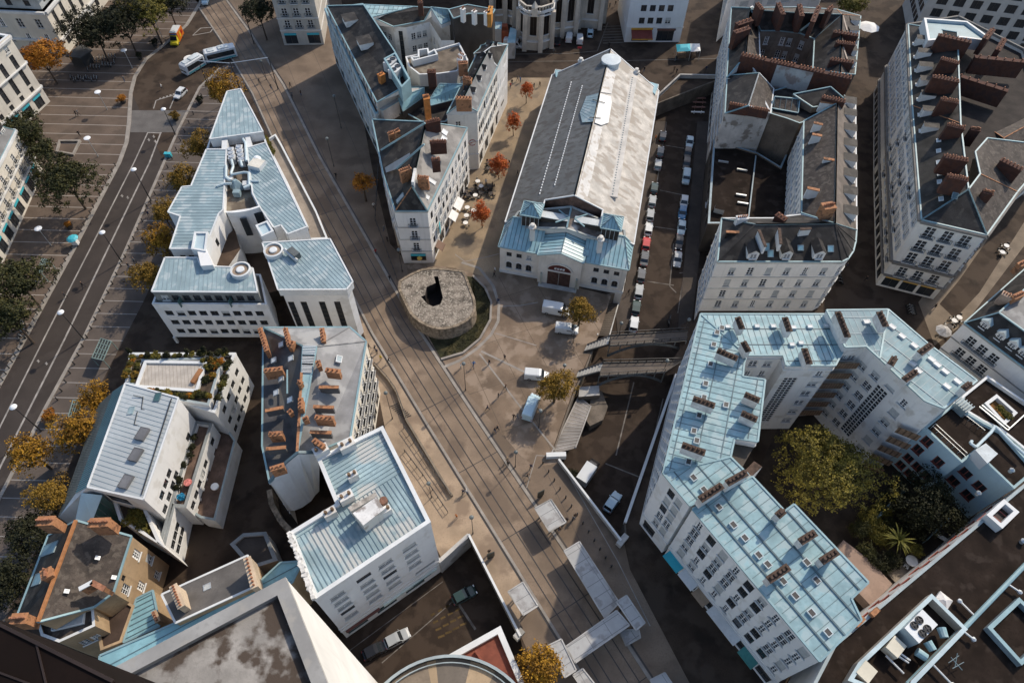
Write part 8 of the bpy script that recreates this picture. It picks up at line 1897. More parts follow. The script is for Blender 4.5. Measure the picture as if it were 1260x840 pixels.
def parasol(u, v, z, r, m, label):
 p = at(u, v, z); root = thing('parasol', label, 'parasol', (p.x, p.y, 0)); mb = MB(); mb.tube((p.x, p.y, 0), (p.x, p.y, z), .05, .05, 6); part('pole', mb, [steel], root); mb = MB(); mb.lathe((p.x, p.y, z-.5), [(r, -.05), (r, 0), (0, .75)], 8); part('canopy', mb, [m], root)
parasol(1163, 405, 2.6, 1.5, M('grey_canvas', (.40, .39, .38), .8, .2, 2), 'grey parasol over the side street terrace'); parasol(1070, 31, 3.4, 2.9, awn_white, 'large white parasol at the top beside the olive tree')
# -- vehicles
hd = heading((780, 401), (815, 170), LOW); G1, G2 = 'cars parked in a row along the market hall', 'cars parked in a row along the white street houses'
for u, v, c, k, l in ((815, 170, 'black', 'hatch', 'black car with pale bonnet, topmost beside the hall'), (812, 189, 'grey', 'hatch', 'dark grey car second from the top beside the hall'), (809, 205, 'silver', 'hatch', 'silver car third from the top beside the hall'), (804.5, 234, 'green', 'hatch', 'dark green car after the gap beside the hall'), (802, 250, 'silver', 'hatch', 'pale silver car just below the dark green one after the gap'),
 (799.5, 267, 'silver', 'hatch', 'silver car second above the red car'), (797.5, 284, 'white', 'hatch', 'white car directly above the red car'), (794.5, 302, 'red', 'hatch', 'the only red car beside the hall'), (792.5, 320, 'grey', 'sedan', 'grey saloon directly below the red car'), (788.5, 341, 'grey', 'hatch', 'dark grey car second below the red car'), (785.5, 361, 'silver', 'hatch', 'silver car third below the red car'), (782, 381, 'green', 'hatch', 'dark green car second from the footbridge'), (779.5, 401, 'white', 'hatch', 'white car half under the footbridge end of the row')):
 place(k, u, v, LOW, hd, c, l, G1)
for u, v, c, k, l in ((848, 177, 'pale', 'sedan', 'pale blue car, topmost by the white street houses'), (845.5, 191, 'black', 'hatch', 'black car below the topmost pale blue car'), (844, 204, 'black', 'hatch', 'black car above the pale blue van'), (843.5, 221, 'pale', 'smallvan', 'pale blue small van in the right-hand row'), (841, 251, 'white', 'hatch', 'white car directly above the deep blue car'), (839, 264, 'blue', 'hatch', 'the only deep blue car in the right-hand row'), (838, 282, 'pale', 'sedan', 'big pale blue car below the deep blue one'), (835, 300, 'black', 'sedan', 'black saloon in the right-hand row'), (833, 321, 'silver', 'sedan', 'silver saloon at the lower end of the right-hand row')):
 place(k, u, v, LOW, hd+math.pi, c, l, G2)
place('hatch', 753, 619, LOW, heading((745, 632), (762, 607), LOW), 'pale', 'pale blue car alone on the lower street below the white-topped parapet')
place('hatch', 489, 786, LOW, heading((474, 795), (507, 777), LOW), 'silver', 'silver car in the sunken car park'); place('hatch', 463, 800, LOW, heading((445, 810), (480, 791), LOW), 'black', 'black car behind the silver one in the sunken car park'); place('hatch', 571, 733, LOW, heading((560, 739), (582, 727), LOW), 'green', 'dark green car beside the white line in the sunken car park')
place('van', 684, 384, 0, heading((670, 382), (698, 387)), 'white', 'white van half hidden by the ochre tree'); place('smallvan', 697, 407.5, 0, heading((684, 406), (710, 409)), 'white', 'small white van parked below the ochre tree')
place('smallvan', 660, 464, 0, heading((654, 464), (676, 466)), 'white', 'white van nosed under the ochre tree by the wide stairs'); place('van', 653.5, 503, 0, heading((648, 519), (660, 488)), 'pale', 'long pale van in the open square by the lamp')
place('van', 632, 58, 0, heading((616, 57), (646, 61)), 'white', 'long white van parked against the church'); place('smallvan', 700, 49, 0, heading((699, 55), (701, 42)), 'white', 'white van left of the van with a red panel'); place('smallvan', 713, 51, 0, heading((713, 57), (713, 45)), 'white', 'white van with a red panel by the church'); place('hatch', 726, 43, 0, heading((726, 50), (727, 38)), 'pale', 'small pale car at the church corner'); place('hatch', 686, 53, 0, heading((685, 58), (687, 48)), 'black', 'dark car tucked beside the church buttress')
place('hatch', 223, 117.5, 0, heading((229, 111), (217, 123)), 'white', 'small white car waiting at the junction markings'); place('smallvan', 254, 3, 0, heading((256, -6), (252, 10)), 'pale', 'pale van coming down the road at the top edge')
p = at(713, 53.5, 1.2); mb = MB(); mb.box((p.x, p.y-2.0, 1.15), (1.1, .06, .5)); solo('rear_sign', mb, [M('red_panel', (.45, .04, .05), .5)], 'red panel on the tail of a white van by the church', 'panel')
def truck():
 c = at(724.5, 577, LOW+2.2); rz = heading((719, 587), (733, 566), LOW); root = thing('box_truck', 'small flat-topped white box truck under the parapet', 'truck', (c.x, c.y, LOW), rz); mb = MB(); mb.box((0, -.7, 1.45), (2.0, 3.6, 2.0)); part('cargo_box', mb, [PAINT['white']], root, world=False)
 mb = MB(); mb.add(loft([sect(y, .92, .35, z, .12, .9) for y, z in ((1.15, 1.9), (1.8, 1.85), (2.3, 1.2), (2.7, .9))])); part('cab', mb, [PAINT['black']], root, world=False)
 for sx in (-1, 1):
  for y in (-1.6, 1.9): part('wheel', wheel_mb(sx*.85, y, .36), [tyre, rimm], root, world=False)
truck()
def bus():
 W_, Hh = 2.55, 3.0; tq = M('bus_teal', (.10, .33, .36), .3, .05); wh = PAINT['white']
 root = thing('articulated_bus', 'white and teal articulated bus bending round the junction', 'bus', at(250, 80, 0))
 def seg(a, b, front):
  A, B_ = at(*a, 0), at(*b, 0); d = B_-A; L = d.length; d.normalize(); x = Vector((d.y, -d.x, 0))
  Mx = Matrix(((x.x, d.x, 0, A.x), (x.y, d.y, 0, A.y), (0, 0, 1, 0), (0, 0, 0, 1)))
  def tr(mb): q = MB(); q.add(mb, Mx); return q
  ys = [(0, .94, Hh-.1), (.3, 1, Hh), (L-.5, 1, Hh), (L, .93, Hh-.25)]
  part('body', tr(loft([sect(y, W_/2*k, .35, z, .14, .97) for y, k, z in ys])), [wh], root)
  g = MB()
  for sx in (-1, 1): g.face([(sx*(W_/2+.02), .5, 1.25), (sx*(W_/2+.02), L-.6, 1.25), (sx*(W_/2-.01), L-.6, 2.45), (sx*(W_/2-.01), .5, 2.45)])
  if front: g.face([(-W_/2*.86, L+.02, 1.0), (W_/2*.86, L+.02, 1.0), (W_/2*.86, L-.06, 2.5), (-W_/2*.86, L-.06, 2.5)])
  part('window_glass', tr(g), [carglass], root)
  s = MB()
  for sx in (-1, 1): s.face([(sx*(W_/2+.025), .4, .5), (sx*(W_/2+.025), L-.5, .5), (sx*(W_/2+.025), L-.5, .95), (sx*(W_/2+.025), .4, .95)])
  part('side_stripe', tr(s), [tq], root)
  m = MB(); m.box((0, L*.35, Hh+.12), (1.6, 2.6, .3)); m.box((0, L*.75, Hh+.08), (1.5, 1.6, .2)); part('roof_unit', tr(m), [M('bus_roof_unit', (.52, .57, .58), .5)], root)
  for sx in (-1, 1):
   for y in ((L-2.4,) if front else (1.8, L-1.2)): part('wheel', tr(wheel_mb(sx*(W_/2-.13), y, .46, .26)), [tyre, rimm], root)
 seg((251, 79), (228, 93), True); seg((292, 68), (254, 77), False)
 a = at(252.5, 78, 0); m = MB()
 for k in range(5): m.box((a.x+.2*k-.4, a.y+.08*k-.1, 1.65), (.12, 2.3, 2.5), .35)
 part('bellows', m, [plastic], root)
bus()
def rescue():
 c = at(219, 50, 0); rz = heading((222, 44), (216, 56)); root = thing('rescue_van', 'orange and yellow rescue van with white roof', 'van', c, rz); OR = M('rescue_orange', (.50, .13, .015), .4); YE = M('rescue_yellow', (.58, .47, .03), .4)
 P = lambda n, mb, m: part(n, mb, m, root, world=False)
 P('body', loft([sect(y, 1.05, .35, z, .1, .97) for y, z in ((-2.8, 2.7), (-2.6, 2.75), (1.2, 2.75), (1.3, 2.5))]), [OR]); P('cab', loft([sect(y, 1.0, .35, z, .12, .9) for y, z in ((1.3, 2.3), (1.6, 2.2), (2.3, 1.3), (2.9, .95))]), [YE]); m = MB(); m.box((0, -.7, 2.8), (1.9, 3.7, .12)); P('roof', m, [PAINT['white']]); m = MB(); m.box((0, 1.35, 2.5), (1.5, .3, .16)); P('light_bar', m, [M('beacon_blue', (.04, .12, .4), .3)])
 m = MB(); m.face([(-.85, 1.66, 2.16), (.85, 1.66, 2.16), (.9, 2.32, 1.36), (-.9, 2.32, 1.36)]); P('windscreen', m, [carglass]); m = MB()
 for s in (-1, 1): m.box((s*1.07, -.4, 1.6), (.03, .5, 1.3));
 P('yellow_band', m, [YE])
 m = MB()
 for s in (-1, 1): m.box((s*1.08, -1.6, 1.7), (.03, .9, .9))
 P('red_emblem', m, [tailm])
 for sx in (-1, 1):
  for y in (-1.7, 1.9): P('wheel', wheel_mb(sx*.92, y, .36), [tyre, rimm])
rescue()
def two_wheeler(name, label, c, rz, col, moto=False, group=None):
 root = thing(name, label, 'motorcycle' if moto else 'bicycle', c, rz, group); r_ = .3 if moto else .33; w = .11 if moto else .03
 for y in (-.62, .62): mb = MB(); mb.tube((-w/2, y, r_), (w/2, y, r_), r_, r_, 14); part('wheel', mb, [tyre], root, world=False)
 mb = MB()
 for a, b_ in (((0, -.62, .33), (0, -.1, .35)), ((0, -.1, .35), (0, .42, .8)), ((0, -.25, .78), (0, .42, .78)), ((0, -.1, .35), (0, -.28, .85)), ((0, .62, .33), (0, .40, .98)), ((0, -.62, .33), (0, -.25, .75))): mb.beam(a, b_, .22 if moto else .05, .22 if moto else .05)
 part('frame', mb, [col], root, world=False); mb = MB(); mb.box((0, -.3, .9), (.24 if moto else .14, .5 if moto else .26, .08)); part('saddle', mb, [plastic], root, world=False); mb = MB(); mb.beam((-.3, .36, 1.02), (.3, .36, 1.02), .05, .05); part('handlebar', mb, [plastic], root, world=False)
 return root, [(k, []) for k in kids(root)]
mp, ms = two_wheeler('motorcycle', 'black motorcycle alone at the footbridge end of the lower street', at(824, 393, LOW), hd, black, True)
for u, v, l in ((822, 399, 'black motorcycle parked right beside the footbridge railing'),): copy_thing(mp, ms, at(u, v, LOW), hd+.3, l)
bp, bs = two_wheeler('hire_bicycle', 'hire bicycle with teal mudguard in the lower row by the dark kiosk', at(92, 100), .3, steel, False, 'hire bicycles by the dark kiosk')
for i in range(30):
 u, v = (88+i*3.2, 97+((i*7) % 3)) if i < 11 else (109+(i-11)*3.6, 84-(i-11)*.7+((i*5) % 4)) if i < 21 else (112+(i-21)*3.8, 75-(i-21)*.8+(i % 3))
 copy_thing(bp, bs, at(u, v), .3+rng.uniform(-.3, .3), 'hire bicycle with teal mudguard in the '+('lower' if i < 11 else 'upper')+' row by the dark kiosk', 'hire bicycles by the dark kiosk')
for i in range(8):
 c, _ = copy_thing(bp, bs, at(26+i*2.2-i*i*.3, 388+i*4.5), 1.2+rng.uniform(-.4, .4), 'bicycle parked under the green trees at the left edge', 'bicycles at the left edge')
for i in range(4): copy_thing(bp, bs, at(1119+i*.7, 378+i*3), 1.4, 'bicycle at the rack beside the bright zinc roof corner', 'bicycles by the side street corner')
for i in range(3): copy_thing(mp, ms, at(1030+i*.9, 341+i*4), 1.1, 'scooter standing at the rounded corner of the cream block', 'scooters at the rounded corner')
# -- street lamps, bollards, canopies, kiosk
for h, b_, l in (((191, 25), (200, 47), 'disc street lamp near the rescue van'), ((152, 61), (163, 84), 'disc street lamp right of the hire bicycles'), ((121, 112), (132, 135), 'disc street lamp in the middle of the striped square'), ((107, 169), (121, 193), 'disc street lamp beside the planted pit'), ((47, 280), (63, 302), 'disc street lamp below the big dark green tree')): lamp_disc(h, b_, l, 'disc street lamps on the striped square')
for h, b_, l in (((200, 134), (216, 166), 'tall lamp by the pale raised crossing'), ((164, 208), (186, 247), 'tall lamp second down from the pale crossing'), ((126, 285), (150, 322), 'tall lamp halfway along the road'), ((75, 383), (103, 417), 'tall lamp beside the glazed kiosk frames'), ((17, 499), (51, 530), 'tall lamp nearest the bright yellow tree')): lamp_tall(h, b_, l, 'tall white-headed lamps along the road')
for h, b_, l in (((572, 447), (573, 480), 'post lamp on the tram square near the lawn'), ((634, 556), (634, 574), 'ball lamp halfway along the tram track'), ((581, 636), (582, 656), 'ball lamp beside the white corner building'), ((529, 594), (531, 612), 'ball lamp at the ramp railings'), ((664, 505), (663, 526), 'ball lamp beside the long pale van'), ((706, 401), (705, 422), 'ball lamp between the small white van and the stairs'), ((763, 397), (761, 413), 'ball lamp at the left end of the farther footbridge'), ((693, 449), (693, 462), 'ball lamp behind the ochre tree by the wide stairs'), ((820, 443), (816, 458), 'ball lamp at the right end of the nearer footbridge'), ((848, 393), (842, 409), 'ball lamp at the right end of the farther footbridge'), ((405, 170), (411, 205), 'tall dark lamp in the shaded tram street'), ((412, 118), (420, 158), 'tall dark lamp beside the green-glass block'), ((322, 75), (328, 98), 'dark lamp at the head of the tram street'), ((492, 307), (495, 334), 'dark lamp at the foot of the narrow corner house'), ((475, 483), (483, 515), 'twin lamp by the small grating steps')): lamp_ball(h, b_, l, 'dark post lamps on the pedestrian squares')
bo = None
for i in range(13):
 p = at(668+i*7.0, 570+i*10.6, 0); l = 'black bollard in the slanting row beside the white-topped parapet'
 if bo is None: mb = MB(); mb.lathe((0, 0, 0), [(.12, 0), (.10, .75), (.13, .8), (.11, .95), (0, 1.0)], 8); bo = link('bollard', mb.mesh('bollard', [rail_d]), None, p); tag(bo, l, 'bollard', 'bollards beside the white-topped parapet')
 else: q = bo.copy(); COL.objects.link(q); q.location = p
for i in range(46):
 t = i/45; u, v = (274-t*26, 92+t*16) if t < .2 else (247-(t-.2)/.8*190, 108+(t-.2)/.8*395)
 q = bo.copy(); COL.objects.link(q); q.location = at(u+2, v, 0)+Vector((1.0, 0, 0)); q['label'] = 'black bollard along the kerb between the road and the golden trees'; q['group'] = 'bollards along the road kerb'
for i in range(40):
 t = i/39; u, v = 150-t*148, 205+t*285
 q = bo.copy(); COL.objects.link(q); q.location = at(u-2, v, 0)+Vector((-1, 0, 0)); q['label'] = 'black bollard along the kerb of the striped square'; q['group'] = 'bollards along the striped square'
slab = M('canopy_slab', (.38, .38, .37), .8, .08, .5, 3, stain=(.27, .26, .25), stain_amt=.2, stain_scale=.5, joints=[(R(-58), 1.8, .09, (.19, .19, .19)), (R(32), 3.2, .09, (.2, .2, .2))])
def canopy(label, q, z, th=.35):
 P = ccw(PX(q, z)); c = centroid(P); root = thing('tram_canopy', label, 'canopy', (c.x, c.y, 0)); mb = MB(); mb.prism(P, z-th, z, 0, 0, True); part('roof', mb, [slab], root); mb = MB(); [mb.beam(P[i]+Vector((0, 0, .03)), P[(i+1) % len(P)]+Vector((0, 0, .03)), .18, .14) for i in range(len(P))]; part('gutter', mb, [concrete], root); I = inset(P, .7); k = len(P)
 for i in range(k): mb = MB(); mb.tube((I[i].x, I[i].y, 0), (I[i].x, I[i].y, z-th), .11, .11, 8); part('post', mb, [rail_d], root)
canopy('square pale tram stop canopy nearest the bollards', '658,625 678,614 696.5,642 676,654', 3.0); canopy('long pale tram stop canopy along the track', '694,677.5 713,666 762,741 744,760', 3.0); canopy('pale end canopy over the far end of the bridge canopy', '758.6,740 771,732 793.6,765.7 782.5,775', 4.6); canopy('pale canopy spanning the tram track at right angles', '696,795 758.6,750.7 774.6,768.6 708,815', 4.2)
canopy('pale near canopy beside the bottom ochre tree', '674.6,793.6 690.7,785.7 709,824 695,833', 4.6); canopy('square pale canopy on the building side of the track', '625,727.5 643.6,715.7 662,745 644,756.5', 3.0); canopy('pale canopy corner at the bottom edge of the tram street', '705,830 717,822 735,845 722,855', 3.0); canopy('pale canopy corner at the bottom edge by the dark road', '800,836 818,827 832,848 812,858', 3.0)
canopy('low pale slab under the far end canopy', '763,775 786,774 788,784 770,794', 2.0)
def kiosk():
 P = PX('84,68 98,70 110,62 99,56', 3.0); c = centroid(P); root = thing('kiosk', 'dark square kiosk beside the hire bicycles', 'kiosk', (c.x, c.y, 0)); mb = MB(); mb.prism(P, 0, 2.7, 0, 0); part('wall', mb, [M('kiosk_grey', (.05, .05, .05), .7)], root); mb = MB(); mb.prism(inset(ccw(P), -.5), 2.7, 3.0, 0, 0, True); part('roof', mb, [M('kiosk_roof', (.07, .07, .068), .8)], root)
kiosk()
for q, l in (('113,440 124,416 137,420 127,443', 'glazed metal shelter frame farther along the pavement, near the roof garden'), ('84,512 90,492 101,493 95,514', 'glazed metal shelter frame between the yellow trees'), ('45,334 52,318 60,320 51,336', 'small metal trellis frame on the striped square')):
 P = ccw(PX(q, 2.6)); c = centroid(P); root = thing('shelter_frame', l, 'shelter', (c.x, c.y, 0)); mb = MB(); fr = M('shelter_green', (.20, .27, .25), .6)
 for i in range(4):
  A, B_ = P[i], P[(i+1) % 4]; mb.beam(A, B_, .12, .12); mb.beam((A.x, A.y, 0), (A.x, A.y, 2.6), .12, .12)
 for k in range(1, 4): mb.beam(P[0].lerp(P[1], k/4), P[3].lerp(P[2], k/4), .09, .09); mb.beam(P[0].lerp(P[3], k/4), P[1].lerp(P[2], k/4), .09, .09)
 part('frame', mb, [fr], root); mb = MB(); mb.poly([Vector((p.x, p.y, 2.55)) for p in P]); part('roof_glass', mb, [M('shelter_glass', (.045, .05, .045), .1)], root)
def stall(q, z, mats, label):
 P = ccw(PX(q, z)); c = centroid(P); root = thing('market_stall', label, 'market stall', (c.x, c.y, 0)); mb = MB(); I = inset(P, .9); zc = z+.5
 for i in range(4): mb.face([P[i], P[(i+1) % 4], Vector((I[(i+1) % 4].x, I[(i+1) % 4].y, zc)), Vector((I[i].x, I[i].y, zc))]);
 mb.face([Vector((p.x, p.y, zc)) for p in I], 0); part('awning', mb, mats, root)
 for i in range(4): mb = MB(); mb.tube((P[i].x, P[i].y, 0), (P[i].x, P[i].y, z), .05, .05, 6); part('post', mb, [steel], root)
 mb = MB(); mb.prism(inset(P, .8), 0, .9, 0, 0); part('counter', mb, [M('stall_counter', (.20, .13, .08), .8, .3, 2)], root)
stall('832,55 849,54 850,63 833,64', 2.6, [awn_teal], 'market stall with bright teal awning'); stall('849,54 861,54 862,63 850,64', 2.6, [awn_white], 'market stall with white awning beside the teal one')
for i, (u, v) in enumerate(((860, 123), (860, 128), (859, 134), (858, 140))):
 p = at(u, v, LOW+.12); mb = MB(); mb.box((p.x, p.y, LOW+.65), (3.4, .5, .08)); mb.box((p.x-.9, p.y, LOW+.6), (.1, .4, .8)); mb.box((p.x+.9, p.y, LOW+.6), (.1, .4, .8)); tag(solo('street_bench', mb, [M('faded_red_bench', (.28, .15, .12), .8) if i < 3 else awn_white], ('faded red bench', 'faded red bench', 'faded red bench', 'white bench')[i]+' '+('farthest up', 'second', 'third', 'nearest the cars')[i]+' in the shaded bench row', 'bench'), group='benches at the top of the lower street')
def rails(pts, label, h=1.0, z=0., name='railing', m=None, posts=1.5):
 P = [at(u, v, z) for u, v in pts]; mb = MB()
 for a, c in zip(P, P[1:]):
  L = (c-a).length; n = max(1, int(L/posts)); mb.beam(a+Vector((0, 0, h)), c+Vector((0, 0, h)), .09, .09); mb.beam(a+Vector((0, 0, h*.5)), c+Vector((0, 0, h*.5)), .05, .05)
  for i in range(n+1): q = a.lerp(c, i/n); mb.beam(q, q+Vector((0, 0, h)), .08, .08)
 solo(name, mb, [m or rail_d], label, 'railing')
rails([(461, 449), (476, 465), (487, 480), (500, 515)], 'dark railing curving past the small grating steps'); rails([(497, 527), (555, 610)], 'long dark railing on the ramp wall in front of the slate house'); rails([(498, 556), (520, 585), (551, 631)], 'dark railing nearest the white corner building'); rails([(466, 205), (462, 272), (489, 345)], 'railing in the shade beside the narrow corner house')
mb = MB()
for i in range(9): mb.beam(at(480+i*2.0, 500+i*1.8, .12), at(490+i*2.0, 496+i*1.8, .12), .1, .06)
solo('grating_steps', mb, [rail_d], 'small dark grating steps beside the curved railing', 'steps')
mb = MB(); P = [at(u, v, .7) for u, v in ((460, 446), (478, 466), (488, 482), (500, 516), (556, 609))]
for a, c in zip(P, P[1:]): mb.beam((a.x, a.y, .3), (c.x, c.y, .3), .35, .7)
solo('ramp_wall', mb, [M('ramp_wall_stone', (.20, .165, .125), .9, .2, .5)], 'low stone ramp wall in front of the slate house', 'wall')
for (u, v), rz, l in (((604, 686), .4, 'dark information panel beside the sunken car park parapet'), ((665, 611), .5, 'green-edged information panel beside the square canopy')):
 p = at(u, v, 0); root = thing('info_panel', l, 'sign', p, rz); mb = MB(); mb.box((0, 0, 1.35), (1.2, .12, 1.9)); part('panel', mb, [M('panel_dark', (.04, .05, .045), .4)], root, world=False); mb = MB(); mb.box((0, 0, .2), (.9, .1, .4)); part('foot', mb, [rail_d], root, world=False)
for u, v, m, l in ((40, 612-320, None, ''),): pass
for u, v, h, m, l in ((151, 124, 1.2, ORNG, 'planter of orange flowers on the kerb of the striped square'), (190, 54, .9, DARKG, 'dark planter bush nearest the rescue van'), (172, 70, .9, DARKG, 'dark planter bush beside the curving kerb'), (216, 145, 1.3, OCHR, 'brown planter bush right of the raised crossing'), (85, 278, .7, ORNG, 'small planter with orange flowers below the big green tree'), (63, 514, 1.2, ORNG, 'rusty red bush near the bright yellow tree'), (246, 124, .9, DARKG, 'dark planter bush between road and golden trees')):
 p = at(u, v, .6); root = thing('planter', l, 'planter', (p.x, p.y, 0)); mb = MB(); mb.lathe((p.x, p.y, 0), [(.55, 0), (.7, .7), (.6, .7), (0, .6)], 10); part('pot', mb, [darkwall], root); lb = MB(); leaves(lb, (p.x, p.y, .9+h*.3), h, h*.8, 2, .22, int(u)); part('plant', lb, [m], root)
mb = MB(); P = ccw(PX('68,186 72,172 99,172 90,190', .5)); mb.ring(P, inset(P, .4), 0, .5, 0, 0); solo('planting_bed', mb, [kerbm], 'stone-edged planting pit behind the big dark green tree', 'planting bed')
for u, v, c, l in ((88, 292, signteal, 'bright blue parasol on a small cart at the kerb'),):
 p = at(u, v, 2.2); root = thing('vending_cart', l, 'cart', (p.x, p.y, 0)); mb = MB(); mb.box((p.x, p.y, .7), (1.2, .8, .8)); part('cart', mb, [awn_white], root); mb = MB(); mb.tube((p.x, p.y, .5), (p.x, p.y, 2.3), .04, .04, 6); part('pole', mb, [steel], root); mb = MB(); mb.lathe((p.x, p.y, 1.9), [(1.15, 0), (.7, .35), (0, .5)], 10); part('canopy', mb, [c], root)
for q, l in (((155, 236), 'teal rubbish bin pair beside the kerb bollards'),):
 p = at(208, 193, 0); mb = MB()
 for k in (-.5, .5): mb.box((p.x+k*.8, p.y, .5), (.6, .7, 1.0)); mb.box((p.x+k*.8, p.y, 1.05), (.65, .75, .12))
 solo('recycling_bin', mb, [signteal], l, 'bin')
p = at(233, 72.5, .1); mb = MB(); mb.lathe((p.x, p.y, 0), [(1.5, .02), (1.4, .3), (.9, .35), (0, .32)], 18); solo('traffic_island', mb, [awn_white], 'small round white traffic island beside the articulated bus', 'traffic island')
mb = MB()
for a, c in (((283, 77), (287, 95)), ((330, 70), (337, 98)), ((300, 14), (306, 45)), ((288, 88), (330, 98)), ((244, 75), (252, 102))): A = at(*a, 9); mb.tube((A.x, A.y, 0), (A.x, A.y, 9), .14, .1, 8)
A, B_, C_ = at(244, 75, 8.6), at(283, 78, 8.6), at(330, 71, 8.6)
solo('catenary_mast', mb, [rail_d], 'cluster of slender dark masts around the tram junction', 'mast')
mb = MB(); mb.tube(A, B_, .09, .09, 6); mb.tube(B_, C_, .09, .09, 6); solo('mast_arm', mb, [steel], 'long pale horizontal arm over the articulated bus', 'mast arm')
